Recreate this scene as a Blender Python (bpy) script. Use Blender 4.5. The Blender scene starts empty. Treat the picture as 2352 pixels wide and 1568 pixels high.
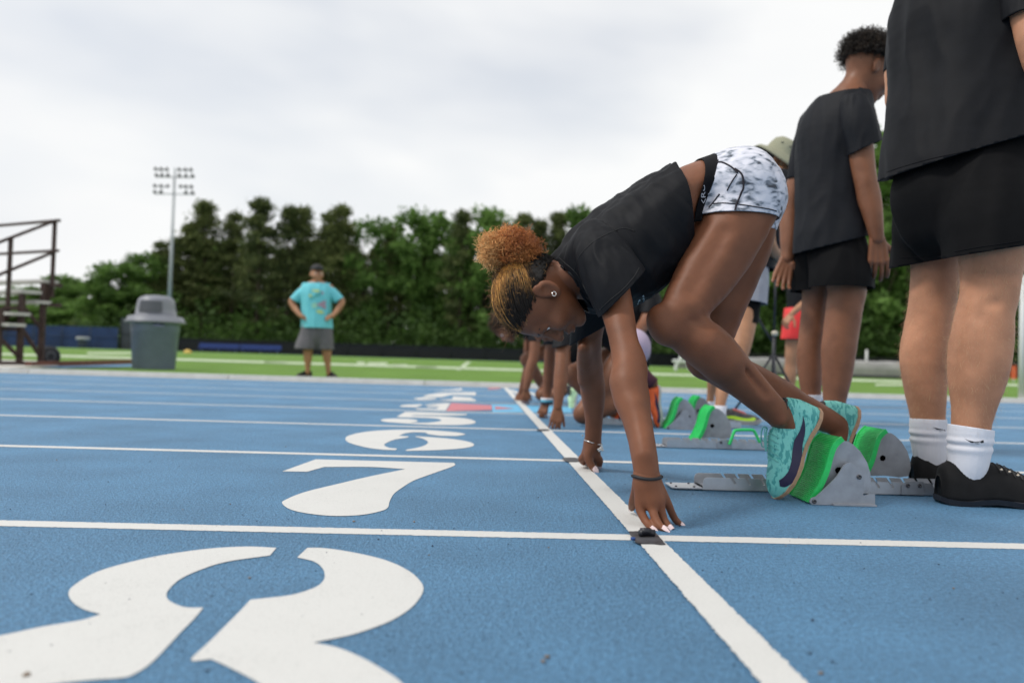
import bpy, math, random
import numpy as np
from mathutils import Vector, Matrix

# ------------------------------------------------------------------ camera, world, sun, exposure
SC = bpy.context.scene
COL = SC.collection
FPX, CU, CV = 1881.7, 1176.0, 784.0            # focal length and centre, in units of a 2352 px wide frame
CAM_H = 0.337
YAW, PITCH, ROLL = math.radians(2.25), math.radians(1.35), math.radians(1.776)
_F = Vector((math.sin(YAW)*math.cos(PITCH), math.cos(YAW)*math.cos(PITCH), math.sin(PITCH)))
_R0 = Vector((math.cos(YAW), -math.sin(YAW), 0))
_U0 = _R0.cross(_F)
_R = _R0*math.cos(ROLL) + _U0*math.sin(ROLL)
_U = _U0*math.cos(ROLL) - _R0*math.sin(ROLL)
cam_data = bpy.data.cameras.new('camera')
cam = bpy.data.objects.new('camera', cam_data)
COL.objects.link(cam)
cam_data.sensor_width = 36.0
cam_data.lens = 36.0*FPX/2352.0
cam_data.clip_start, cam_data.clip_end = 0.02, 3000
cam_data.dof.use_dof = True
cam_data.dof.focus_distance = 1.88
cam_data.dof.aperture_fstop = 2.7
M = Matrix((( _R.x, _U.x, -_F.x, 0), (_R.y, _U.y, -_F.y, 0), (_R.z, _U.z, -_F.z, CAM_H), (0, 0, 0, 1)))
cam.matrix_world = M
SC.camera = cam

SUN_EL, SUN_AZ = math.radians(52), math.radians(-102)   # high, from the left and a little behind the camera
world = bpy.data.worlds.new('World'); SC.world = world; world.use_nodes = True
def build_world():
    nt = world.node_tree; N = nt.nodes; L = nt.links
    N.clear()
    out = N.new('ShaderNodeOutputWorld'); bg = N.new('ShaderNodeBackground')
    bg.inputs['Strength'].default_value = 0.10
    sky = N.new('ShaderNodeTexSky'); sky.sky_type = 'NISHITA'; sky.sun_disc = False
    sky.sun_elevation = SUN_EL; sky.sun_rotation = SUN_AZ
    sky.dust_density = 2.0
    tc = N.new('ShaderNodeTexCoord')
    mp = N.new('ShaderNodeMapping'); mp.inputs['Scale'].default_value = (1.0, 1.0, 2.1); mp.inputs['Location'].default_value = (4.2, 2.3, .9)
    L.new(tc.outputs['Generated'], mp.inputs['Vector'])
    n1 = N.new('ShaderNodeTexNoise'); n1.inputs['Scale'].default_value = 1.7; n1.inputs['Detail'].default_value = 4; n1.inputs['Roughness'].default_value = .5
    n1.inputs['Distortion'].default_value = .2
    n2 = N.new('ShaderNodeTexNoise'); n2.inputs['Scale'].default_value = 1.6; n2.inputs['Detail'].default_value = 4; n2.inputs['Roughness'].default_value = .5
    m2 = N.new('ShaderNodeMapping'); m2.inputs['Location'].default_value = (7.2, 2.3, .9); m2.inputs['Scale'].default_value = (1, 1, 2.4)
    L.new(tc.outputs['Generated'], m2.inputs['Vector'])
    L.new(mp.outputs[0], n1.inputs['Vector']); L.new(m2.outputs[0], n2.inputs['Vector'])
    # cloud deck: white with soft grey undersides
    r1 = N.new('ShaderNodeValToRGB')
    e = r1.color_ramp.elements
    e[0].position = .30; e[0].color = (6.85, 6.93, 7.05, 1)
    e[1].position = .50; e[1].color = (7.3, 7.35, 7.35, 1)
    L.new(n2.outputs['Fac'], r1.inputs['Fac'])
    # thin places where the blue shows through
    r2 = N.new('ShaderNodeValToRGB'); e = r2.color_ramp.elements
    e[0].position = .52; e[0].color = (0, 0, 0, 1); e[1].position = .72; e[1].color = (.34, .34, .34, 1)
    L.new(n1.outputs['Fac'], r2.inputs['Fac'])
    mx = N.new('ShaderNodeMix'); mx.data_type = 'RGBA'
    L.new(r2.outputs[0], mx.inputs[0]); L.new(r1.outputs[0], mx.inputs[6]); L.new(sky.outputs[0], mx.inputs[7])
    L.new(mx.outputs[2], bg.inputs['Color']); L.new(bg.outputs[0], out.inputs[0])
build_world()
sun_data = bpy.data.lights.new('sun', 'SUN'); sun = bpy.data.objects.new('sun', sun_data); COL.objects.link(sun)
sun_data.energy = 1.5; sun_data.angle = math.radians(12); sun_data.color = (1.0, .96, .9)
_sd = Vector((math.sin(SUN_AZ)*math.cos(SUN_EL), math.cos(SUN_AZ)*math.cos(SUN_EL), math.sin(SUN_EL)))
sun.rotation_euler = _sd.to_track_quat('Z', 'Y').to_euler()
SC.view_settings.view_transform = 'Standard'; SC.view_settings.look = 'None'
SC.view_settings.exposure = 0.42; SC.view_settings.gamma = 1.0
SC.view_settings.use_curve_mapping = False
SC.render.engine = 'CYCLES'
SC.cycles.use_denoising = True
SC.cycles.max_bounces = 6; SC.cycles.transparent_max_bounces = 6
SC.cycles.caustics_reflective = False; SC.cycles.caustics_refractive = False

# ------------------------------------------------------------------ small helpers
rng = np.random.default_rng(7)
random.seed(7)
O3 = np.array((0., 0., CAM_H)); Fv = np.array(_F); Rv = np.array(_R); Uv = np.array(_U)
def at(u, v, Y):
    """point on the vertical plane y = Y that is seen at frame position (u, v)"""
    d = Fv + Rv*(u-CU)/FPX - Uv*(v-CV)/FPX
    return O3 + d*(Y/d[1])
def onz(u, v, z=0.0):
    """point on the level plane z seen at (u, v)"""
    d = Fv + Rv*(u-CU)/FPX - Uv*(v-CV)/FPX
    return O3 + d*((z-CAM_H)/d[2])
def px(Y): return Y/FPX                        # metres per frame unit at distance Y

def link(o, parent=None):
    COL.objects.link(o)
    if parent is not None: o.parent = parent
    return o
def root(name, loc, label, cat, group=None):
    o = bpy.data.objects.new(name, None); COL.objects.link(o)
    o.location = tuple(float(x) for x in loc); o.empty_display_size = .1
    o['label'] = label; o['category'] = cat
    if group: o['group'] = group
    return o
def rloc(parent):
    """world position of the chain of (unrotated) parents"""
    v = np.zeros(3)
    while parent is not None:
        v = v + np.array(parent.location); parent = parent.parent
    return v
def mesh_from(name, V, F, smooth=True):
    """V (n,3); F: (m,3|4) int array or list of index lists"""
    me = bpy.data.meshes.new(name)
    V = np.asarray(V, dtype=np.float32)
    if isinstance(F, np.ndarray) and F.ndim == 2:
        n, k = F.shape
        me.vertices.add(len(V)); me.vertices.foreach_set('co', V.ravel())
        me.loops.add(n*k); me.loops.foreach_set('vertex_index', F.astype(np.int32).ravel())
        me.polygons.add(n); me.polygons.foreach_set('loop_start', np.arange(0, n*k, k, dtype=np.int32))
        me.update(calc_edges=True)
    else:
        me.from_pydata([tuple(map(float, p)) for p in V], [], [list(map(int, f)) for f in F]); me.update()
    if smooth: me.shade_smooth()
    else: me.shade_flat()
    return me
def mesh_obj(name, V, F, mat, parent=None, smooth=True, label=None, cat=None, group=None, kind=None):
    """mesh object given in world coordinates; stored relative to its parents"""
    V = np.asarray(V, dtype=float)
    o = bpy.data.objects.new(name, mesh_from(name, V - rloc(parent), F, smooth))
    if mat is not None: o.data.materials.append(mat)
    link(o, parent)
    if label: o['label'] = label
    if cat: o['category'] = cat
    if group: o['group'] = group
    if kind: o['kind'] = kind
    return o
def joinm(*parts):
    """join (V, F) pairs into one"""
    Vs, Fs, n = [], [], 0
    for V, F in parts:
        V = np.asarray(V, float)
        Vs.append(V)
        if isinstance(F, np.ndarray): F = F.tolist()
        Fs += [[i+n for i in f] for f in F]; n += len(V)
    return np.vstack(Vs), Fs
def box(c, s, rz=0.0, rot=None):
    c = np.asarray(c, float); s = np.asarray(s, float)/2
    V = np.array([(x, y, z) for x in (-1, 1) for y in (-1, 1) for z in (-1, 1)], float)*s
    F = [(0, 1, 3, 2), (4, 6, 7, 5), (0, 4, 5, 1), (2, 3, 7, 6), (0, 2, 6, 4), (1, 5, 7, 3)]
    if rot is not None: V = V @ np.asarray(rot).T
    elif rz:
        a, b = math.cos(rz), math.sin(rz)
        V = V @ np.array(((a, -b, 0), (b, a, 0), (0, 0, 1))).T
    return V + c, F
def frame_of(d, up=(0, 0, 1)):
    d = np.asarray(d, float); d = d/np.linalg.norm(d); up = np.asarray(up, float)
    if abs(d @ up) > .98: up = np.array((1., 0, 0)) if abs(d[0]) < .9 else np.array((0, 1., 0))
    s = np.cross(up, d); s /= np.linalg.norm(s)
    return d, s, np.cross(d, s)
def tube(pts, r, n=8, caps=True, flat=None):
    """round tube along pts (r scalar or per point)"""
    P = np.asarray(pts, float); m = len(P); r = np.broadcast_to(np.asarray(r, float), (m,))
    T = np.gradient(P, axis=0); T /= np.linalg.norm(T, axis=1)[:, None] + 1e-12
    _, s, u = frame_of(T[0])
    V = []
    for i in range(m):
        s = s - T[i]*(s @ T[i]); s /= np.linalg.norm(s); u = np.cross(T[i], s)
        a = np.arange(n)*2*math.pi/n
        V.append(P[i] + r[i]*(np.cos(a)[:, None]*s + np.sin(a)[:, None]*u*(flat or 1)))
    V = np.vstack(V)
    F = [(i*n+j, i*n+(j+1) % n, (i+1)*n+(j+1) % n, (i+1)*n+j) for i in range(m-1) for j in range(n)]
    if caps: F += [tuple(range(n-1, -1, -1)), tuple((m-1)*n+j for j in range(n))]
    return V, F
def bar(a, b, w, h=None, up=(0, 0, 1)):
    a = np.asarray(a, float); b = np.asarray(b, float); h = h or w
    d, s, u = frame_of(b-a, up)
    V = np.array([p + s*x*w/2 + u*y*h/2 for p in (a, b) for x, y in ((-1, -1), (1, -1), (1, 1), (-1, 1))])
    return V, [(0, 3, 2, 1), (4, 5, 6, 7), (0, 1, 5, 4), (1, 2, 6, 5), (2, 3, 7, 6), (3, 0, 4, 7)]
def lathe(prof, c, n=32, sx=1.0, sy=1.0):
    """prof: list of (radius, z)"""
    a = np.arange(n)*2*math.pi/n
    V = np.vstack([np.c_[r*np.cos(a)*sx, r*np.sin(a)*sy, np.full(n, z)] for r, z in prof]) + np.asarray(c, float)
    m = len(prof)
    F = [(i*n+j, i*n+(j+1) % n, (i+1)*n+(j+1) % n, (i+1)*n+j) for i in range(m-1) for j in range(n)]
    F += [tuple(range(n-1, -1, -1)), tuple((m-1)*n+j for j in range(n))]
    return V, F
def catmull(pts, closed=False, n=6):
    P = np.asarray(pts, float); m = len(P); out = []
    rngi = range(m if closed else m-1)
    for i in rngi:
        if closed: p0, p1, p2, p3 = P[(i-1) % m], P[i], P[(i+1) % m], P[(i+2) % m]
        else: p0, p1, p2, p3 = P[max(i-1, 0)], P[i], P[i+1], P[min(i+2, m-1)]
        for t in np.arange(n)/n:
            out.append(.5*((2*p1)+(p2-p0)*t+(2*p0-5*p1+4*p2-p3)*t*t+(-p0+3*p1-3*p2+p3)*t**3))
    if not closed: out.append(P[-1])
    return np.array(out)
def extrude(poly3, off):
    """prism from a planar polygon (n,3) and an offset vector"""
    P = np.asarray(poly3, float); n = len(P)
    V = np.vstack([P, P+np.asarray(off, float)])
    F = [tuple(range(n-1, -1, -1)), tuple(range(n, 2*n))] + [(i, (i+1) % n, n+(i+1) % n, n+i) for i in range(n)]
    return V, F

# ------------------------------------------------------------------ materials
def mat(name, col, rough=.6, spec=.5, metal=0.0, bump=None, vary=None, sheen=0.0, sss=0.0, sss_col=None, coat=0.0, attr=None, trans=0.0):
    """bump=(scale, strength, distance[, detail]); vary=(scale, amount) multiplies the colour by noise; attr = colour attribute name"""
    m = bpy.data.materials.new(name); m.use_nodes = True
    nt = m.node_tree; N = nt.nodes; L = nt.links
    b = N['Principled BSDF']
    b.inputs['Base Color'].default_value = (*col, 1)
    b.inputs['Roughness'].default_value = rough; b.inputs['Specular IOR Level'].default_value = spec
    b.inputs['Metallic'].default_value = metal; b.inputs['Coat Weight'].default_value = coat
    if sheen: b.inputs['Sheen Weight'].default_value = sheen; b.inputs['Sheen Roughness'].default_value = .4
    if sss:
        b.inputs['Subsurface Weight'].default_value = sss; b.inputs['Subsurface Radius'].default_value = sss_col or (1, .35, .2)
        b.inputs['Subsurface Scale'].default_value = .006
    tc = N.new('ShaderNodeTexCoord')
    src = None
    if attr:
        a = N.new('ShaderNodeAttribute'); a.attribute_name = attr; src = a.outputs['Color']
    if vary:
        n = N.new('ShaderNodeTexNoise'); n.inputs['Scale'].default_value = vary[0]; n.inputs['Detail'].default_value = 5
        L.new(tc.outputs['Object'], n.inputs['Vector'])
        r = N.new('ShaderNodeMapRange'); r.inputs[1].default_value = .3; r.inputs[2].default_value = .7
        r.inputs[3].default_value = 1-vary[1]; r.inputs[4].default_value = 1+vary[1]
        L.new(n.outputs['Fac'], r.inputs[0])
        mx = N.new('ShaderNodeMix'); mx.data_type = 'RGBA'; mx.blend_type = 'MULTIPLY'; mx.inputs[0].default_value = 1
        if src: L.new(src, mx.inputs[6])
        else: mx.inputs[6].default_value = (*col, 1)
        L.new(r.outputs[0], mx.inputs[7]); src = mx.outputs[2]
    if src: L.new(src, b.inputs['Base Color'])
    if bump:
        n = N.new('ShaderNodeTexNoise'); n.inputs['Scale'].default_value = bump[0]; n.inputs['Detail'].default_value = bump[3] if len(bump) > 3 else 3
        L.new(tc.outputs['Object'], n.inputs['Vector'])
        bp = N.new('ShaderNodeBump'); bp.inputs['Strength'].default_value = bump[1]; bp.inputs['Distance'].default_value = bump[2]
        L.new(n.outputs['Fac'], bp.inputs['Height']); L.new(bp.outputs[0], b.inputs['Normal'])
    return m
# ------------------------------------------------------------------ track, markings, field
LANE = 1.22
Y0 = float(onz(1485, 1235)[1])                 # line between lanes 8 and 7, where the start line crosses it
XS = float(onz(1485, 1235)[0])                 # the start line
YK = Y0 + 7*LANE                               # inner edge of lane 1
def track_material():
    m = bpy.data.materials.new('blue_rubber'); m.use_nodes = True
    nt = m.node_tree; N = nt.nodes; L = nt.links; b = N['Principled BSDF']
    tc = N.new('ShaderNodeTexCoord')
    n1 = N.new('ShaderNodeTexNoise'); n1.inputs['Scale'].default_value = 330; n1.inputs['Detail'].default_value = 4; n1.inputs['Roughness'].default_value = .7
    n2 = N.new('ShaderNodeTexNoise'); n2.inputs['Scale'].default_value = 3.0; n2.inputs['Detail'].default_value = 6
    n3 = N.new('ShaderNodeTexNoise'); n3.inputs['Scale'].default_value = 110; n3.inputs['Detail'].default_value = 5
    vo = N.new('ShaderNodeTexVoronoi'); vo.inputs['Scale'].default_value = 210
    for n in (n1, n2, n3, vo): L.new(tc.outputs['Object'], n.inputs['Vector'])
    r = N.new('ShaderNodeValToRGB'); e = r.color_ramp.elements
    e[0].position = .34; e[0].color = (.052, .172, .335, 1); e[1].position = .64; e[1].color = (.155, .355, .575, 1)
    L.new(n1.outputs['Fac'], r.inputs['Fac'])
    def mul(fac, lo, hi, src, a=.3, c=.7):
        mr = N.new('ShaderNodeMapRange'); mr.inputs[1].default_value = a; mr.inputs[2].default_value = c
        mr.inputs[3].default_value = lo; mr.inputs[4].default_value = hi; L.new(fac, mr.inputs[0])
        mx = N.new('ShaderNodeMix'); mx.data_type = 'RGBA'; mx.blend_type = 'MULTIPLY'; mx.inputs[0].default_value = 1
        L.new(src, mx.inputs[6]); L.new(mr.outputs[0], mx.inputs[7]); return mx.outputs[2]
    c = mul(n2.outputs['Fac'], .86, 1.14, r.outputs[0])
    c = mul(n3.outputs['Fac'], .74, 1.22, c)
    # rare dark crumbs
    v2 = N.new('ShaderNodeTexVoronoi'); v2.inputs['Scale'].default_value = 60; L.new(tc.outputs['Object'], v2.inputs['Vector'])
    mr = N.new('ShaderNodeMapRange'); mr.inputs[1].default_value = .05; mr.inputs[2].default_value = .10; mr.inputs[3].default_value = .55; mr.inputs[4].default_value = 1
    L.new(v2.outputs['Distance'], mr.inputs[0])
    mx = N.new('ShaderNodeMix'); mx.data_type = 'RGBA'; mx.blend_type = 'MULTIPLY'; mx.inputs[0].default_value = 1
    L.new(c, mx.inputs[6]); L.new(mr.outputs[0], mx.inputs[7])
    L.new(mx.outputs[2], b.inputs['Base Color'])
    b.inputs['Roughness'].default_value = .62; b.inputs['Specular IOR Level'].default_value = .45
    ad = N.new('ShaderNodeMath'); ad.operation = 'ADD'
    L.new(n1.outputs['Fac'], ad.inputs[0]); L.new(vo.outputs['Distance'], ad.inputs[1])
    bp = N.new('ShaderNodeBump'); bp.inputs['Strength'].default_value = 1.0; bp.inputs['Distance'].default_value = .0055
    L.new(ad.outputs[0], bp.inputs['Height']); L.new(bp.outputs[0], b.inputs['Normal'])
    return m
M_TRACK = track_material()
def paint_material(name, col, worn=.35):
    m = bpy.data.materials.new(name); m.use_nodes = True
    nt = m.node_tree; N = nt.nodes; L = nt.links; b = N['Principled BSDF']
    tc = N.new('ShaderNodeTexCoord')
    n1 = N.new('ShaderNodeTexNoise'); n1.inputs['Scale'].default_value = 330; n1.inputs['Detail'].default_value = 4; n1.inputs['Roughness'].default_value = .7
    n2 = N.new('ShaderNodeTexNoise'); n2.inputs['Scale'].default_value = 9; n2.inputs['Detail'].default_value = 6
    for n in (n1, n2): L.new(tc.outputs['Object'], n.inputs['Vector'])
    ml = N.new('ShaderNodeMath'); ml.operation = 'MULTIPLY_ADD'; L.new(n2.outputs['Fac'], ml.inputs[0]); ml.inputs[1].default_value = .22; L.new(n1.outputs['Fac'], ml.inputs[2])
    r = N.new('ShaderNodeValToRGB'); e = r.color_ramp.elements
    e[0].position = .365; e[0].color = tuple(x*worn for x in col)+(1,)
    e[1].position = .455; e[1].color = tuple(x*.90 for x in col)+(1,)
    e2 = r.color_ramp.elements.new(.60); e2.color = tuple(min(1, x*1.04) for x in col)+(1,)
    L.new(ml.outputs[0], r.inputs['Fac']); L.new(r.outputs[0], b.inputs['Base Color'])
    b.inputs['Roughness'].default_value = .6
    bp = N.new('ShaderNodeBump'); bp.inputs['Strength'].default_value = .6; bp.inputs['Distance'].default_value = .002
    L.new(n1.outputs['Fac'], bp.inputs['Height']); L.new(bp.outputs[0], b.inputs['Normal'])
    return m
M_WHITE = paint_material('white_track_paint', (.60, .60, .585))
M_RED = paint_material('red_track_paint', (.52, .17, .20), .7)
M_LBLUE = paint_material('light_blue_track_paint', (.13, .42, .66), .8)
M_TAPE = mat('dark_tape', (.055, .055, .062), .5, bump=(60, .5, .003), vary=(40, .5))
M_RUBBER = mat('black_rubber', (.012, .013, .02), .45)

track = mesh_obj('track', *[np.array([(-70, -8, 0), (70, -8, 0), (70, YK, 0), (-70, YK, 0)]), np.array([(0, 1, 2, 3)])], M_TRACK, smooth=False, kind='structure', label='blue rubber running track with white lane lines')
def strip(x0, x1, y0, y1, z, along='x', jit=.0022, step=.012, fine=(-3, 5)):
    """thin painted strip with slightly ragged edges"""
    a, b = (x0, x1) if along == 'x' else (y0, y1)
    c = [a]
    while c[-1] < b:
        s = step if fine[0] < c[-1] < fine[1] else .6
        c.append(min(b, c[-1]+s))
    c = np.array(c); n = len(c)
    j1 = rng.normal(0, jit, n); j2 = rng.normal(0, jit, n)
    if along == 'x': V = np.vstack([np.c_[c, y0+j1, np.full(n, z)], np.c_[c, y1+j2, np.full(n, z)]])
    else: V = np.vstack([np.c_[x1+j1, c, np.full(n, z)], np.c_[x0+j2, c, np.full(n, z)]])
    F = np.array([(i, i+1, n+i+1, n+i) for i in range(n-1)])
    return V, F
for k in range(-2, 8):
    y = Y0 + k*LANE
    V, F = strip(-70, 70, y-.026, y+.026, .0008, jit=.0008 if k < 3 else 0, step=.005 if k < 3 else 1)
    mesh_obj('lane_line', V, F, M_WHITE, track, smooth=False)
V, F = strip(XS-.026, XS+.026, -2.0, YK-.03, .0026, 'y', jit=.0009, step=.005, fine=(.1, 4))
mesh_obj('start_line', V, F, M_WHITE, track, smooth=False)
# slanting stagger lines beyond the start line in the inner lanes
for a, b in (((1862, 293), (2120, 420)), ((2080, 315), (2290, 400))):
    p = onz(862.4+a[0]/6, 846.7+a[1]/6); q = onz(862.4+b[0]/6, 846.7+b[1]/6)
    w = np.array((.028, 0, 0))
    mesh_obj('stagger_line', np.array([p-w, p+w, q+w, q-w])+(0, 0, .0040), np.array([(0, 1, 2, 3)]), M_WHITE, track, smooth=False)

def paint(name, pts, fr, material=M_WHITE, z=.0012, closed_smooth=True):
    """painted shape given by its outline in the frame; fr maps a traced point to the frame"""
    P = np.array([onz(*fr(x, y), z) for x, y in pts])
    if closed_smooth: P = soft(P)
    return mesh_obj(name, P, [list(range(len(P)))], material, track, smooth=False)
def soft(P, ang=50):
    """round off the gentle corners of an outline and keep the sharp ones"""
    m = len(P); out = []
    def corner(i):
        a = P[i]-P[i-1]; b = P[(i+1) % m]-P[i]
        na, nb = np.linalg.norm(a), np.linalg.norm(b)
        return math.degrees(math.acos(np.clip(a @ b/(na*nb+1e-12), -1, 1))) > ang
    C = [corner(i) for i in range(m)]
    for i in range(m):
        p1, p2 = P[i], P[(i+1) % m]
        p0 = P[i-1] if not C[i] else p1-(p2-p1)
        p3 = P[(i+2) % m] if not C[(i+1) % m] else p2+(p2-p1)
        for t in np.arange(5)/5:
            out.append(.5*((2*p1)+(p2-p0)*t+(2*p0-5*p1+4*p2-p3)*t*t+(-p0+3*p1-3*p2+p3)*t**3))
    return np.array(out)
fA = lambda x, y: (x*.5, 823.2+y*.5)
fB = lambda x, y: (862.4+x/6, 846.7+y/6)
paint('lane_number', [(1270, 868), (1240, 903), (1050, 930), (930, 965), (830, 1010), (775, 1060), (765, 1090), (785, 1115), (850, 1140), (935, 1142), (890, 1195), (830, 1255), (760, 1330), (690, 1400), (620, 1445),
    (560, 1464), (400, 1476), (200, 1500), (60, 1535), (0, 1600), (80, 1700), (300, 1780), (330, 1860), (0, 1850), (-420, 1750), (-640, 1600), (-620, 1450), (-420, 1345), (0, 1270), (200, 1228), (370, 1200), (462, 1172), (380, 1148), (330, 1112), (315, 1075), (340, 1040), (430, 985), (540, 948), (700, 910), (850, 885), (1000, 868), (1150, 862)], fA)
paint('lane_number', [(1365, 912), (1412, 868), (1470, 868), (1560, 878), (1700, 905), (1800, 935), (1880, 975), (1930, 1020), (1945, 1057), (1925, 1102), (1880, 1150), (1800, 1200), (1700, 1240), (1600, 1270), (1440, 1302),
    (1550, 1325), (1650, 1365), (1750, 1420), (1850, 1490), (1930, 1600), (1900, 1740), (1700, 1840), (1350, 1880), (1000, 1880), (1020, 1800), (1250, 1760), (1350, 1680), (1300, 1560), (1190, 1490), (1130, 1455), (1050, 1415), (970, 1378), (888, 1388), (882, 1372), (960, 1300), (1030, 1230), (1100, 1160), (1150, 1106), (1330, 1085), (1420, 1060), (1470, 1035), (1492, 1000), (1480, 960), (1440, 930)], fA)
paint('lane_number', [(1297, 517), (1450, 462), (2085, 478), (2085, 492), (1980, 530), (1900, 560), (1850, 590), (1810, 620), (1790, 655), (1780, 685), (1740, 702), (1650, 718), (1520, 721), (1400, 708), (1330, 690), (1297, 665), (1310, 648), (1400, 612), (1550, 575), (1700, 540), (1862, 507), (1700, 497), (1490, 497), (1410, 519)], fA)
paint('lane_number', [(1822, 413), (1816, 420), (1750, 417), (1680, 407), (1610, 388), (1587, 371), (1600, 354), (1660, 339), (1740, 330), (1850, 326), (1960, 328), (2040, 333), (2110, 340), (2137, 348), (2095, 355), (2020, 354), (1970, 347), (1955, 339), (1900, 337), (1860, 343), (1832, 354), (1876, 357), (1872, 362), (1820, 370), (1785, 382), (1765, 396), (1785, 408)], fA)
paint('lane_number', [(1908, 359), (1912, 356), (1990, 361), (2080, 369), (2150, 381), (2177, 393), (2165, 404), (2110, 413), (2000, 420), (1868, 423), (1866, 418), (1920, 408), (1955, 396), (1966, 384), (1955, 373), (1935, 365)], fA)
paint('lane_number', [(290, 660), (410, 592), (620, 597), (1265, 621), (1230, 636), (1000, 641), (520, 635), (490, 645), (650, 648), (900, 655), (1100, 668), (1280, 690), (1378, 727), (1340, 755), (1200, 770), (1000, 774), (700, 769), (400, 750), (150, 730), (75, 711), (110, 692), (250, 683), (450, 688), (572, 706), (560, 728), (465, 738), (600, 743), (750, 739), (880, 721), (905, 706), (860, 689), (750, 677), (600, 671), (400, 669)], fB)
paint('lane_number', [(335, 518), (400, 496), (640, 487), (640, 499), (560, 528), (400, 524)], fB)
paint('lane_number', [(690, 490), (980, 470), (1030, 472), (968, 574), (560, 558), (560, 541), (830, 550), (885, 522), (720, 531), (720, 518), (880, 496), (700, 501)], fB)
paint('lane_number', [(525, 405), (650, 393), (830, 400), (830, 414), (700, 424), (600, 425)], fB)
paint('lane_number', [(1060, 378), (1330, 396), (1330, 408), (1385, 428), (1375, 444), (1060, 438), (870, 425), (980, 418), (1060, 415)], fB)
paint('lane_number', [(670, 372), (850, 336), (1100, 325), (1385, 322), (1380, 362), (1060, 352), (910, 390), (680, 386)], fB)
paint('lane_number', [(970, 292), (1190, 268), (1190, 290), (1100, 300), (780, 305)], fB)
paint('exchange_mark', [(1045, 470), (1600, 502), (1606, 565), (975, 580)], fB, M_RED, z=.0026, closed_smooth=False)
paint('exchange_mark', [(1600, 490), (1958, 492), (2045, 598), (1616, 598)], fB, M_LBLUE, z=.0012, closed_smooth=False)
paint('exchange_mark', [(1650, 515), (1912, 546), (1650, 556)], fB, M_RED, z=.0036, closed_smooth=False)
paint('exchange_mark', [(2075, 510), (2700, 520), (2700, 600), (2160, 598)], fB, M_LBLUE, z=.0012, closed_smooth=False)
paint('exchange_mark', [(1550, 262), (1700, 258), (1740, 270), (1560, 284)], fB, M_RED, z=.0046, closed_smooth=False)
# taped survey marks where the start line meets the lane lines
fC = lambda x, y: (1176+x/2, 1019.2+y/2)
def tape(pts, fr):
    P = np.array([onz(*fr(x, y), .0036) for x, y in pts]); P = catmull(P, True, 5); P[:, :2] += rng.normal(0, .0009, (len(P), 2))
    return mesh_obj('tape_patch', *extrude(P, (0, 0, .0010)), M_TAPE, track, smooth=False)
tape([(538, 404), (600, 403), (655, 406), (680, 434), (702, 461), (640, 458), (575, 455), (556, 430)], fC)
tape([(234, 65), (270, 63), (303, 66), (308, 80), (275, 82), (248, 80)], fC)
tape([(2230, 836), (2360, 832), (2390, 850), (2250, 856)], lambda x, y: (862.4+x/6, 846.7+y/6))
p = onz(1176+585/2, 1019.2+423/2, .0050); q = onz(1176+655/2, 1019.2+422/2, .0050)
V1 = tube([p+(0, 0, .006), (p+q)/2+(0, .001, .0065), q+(0, 0, .006)], .0065, 8)
V2 = box((p*.6+q*.4)+(0, -.001, .010), (.018, .014, .010), .2)
mesh_obj('rubber_plug', *joinm(V1, V2), M_RUBBER, track)
p = onz(1176+556/2, 1019.2+434/2, .008)
mesh_obj('rubber_crumb', *box(p, (.007, .006, .005), .4), mat('blue_crumb', (.02, .07, .25), .6), track)

# pebbles and crumbs on the track
M_STONE = mat('pebble', (.23, .18, .14), .8, bump=(200, .5, .002), vary=(90, .4))
M_CRUMB = mat('dark_crumb', (.02, .03, .06), .7)
def pebble(name, u, v, s, material):
    p = onz(u, v); n = rng.normal
    V = np.array([(0, 0, 1), (1, 0, 0), (.3, .95, .1), (-.8, .6, 0), (-.8, -.6, .1), (.3, -.95, 0), (0, 0, -1)])*s
    V = V*(1+n(0, .2, V.shape))*(1, 1, .7)
    F = [(0, i, i % 5+1) for i in range(1, 6)] + [(6, i % 5+1, i) for i in range(1, 6)]
    return V + p + (0, 0, s*.45), F
peb = [(812, 1198, .0032), (951, 1199, .003), (529, 1158, .0022), (1607, 1164, .002), (1531, 1101, .0025), (574, 1328, .003), (1256, 1510, .004), (1247, 1520, .003), (60, 1553, .005), (1447, 1197, .001),
       (130, 1057, .003), (657, 1026, .003), (799, 1091, .002), (1260, 1258, .0025), (2190, 1352, .0025), (1885, 1548, .003), (1805, 1254, .0018), (1455, 1030, .003), (985, 1275, .002), (420, 1170, .0017)]
mesh_obj('loose_pebbles', *joinm(*[pebble('p', u, v, s, M_STONE) for u, v, s in peb]), M_STONE, kind='stuff', label='small tan pebbles scattered on the blue track')
cr = [(rng.uniform(0, 2352), rng.uniform(1010, 1560)) for _ in range(260)]
mesh_obj('rubber_crumbs', *joinm(*[pebble('p', u, v, abs(rng.normal(.0009, .0005))+.0004, M_CRUMB) for u, v in cr]), M_CRUMB, kind='stuff', label='tiny dark rubber crumbs scattered on the track')

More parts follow.
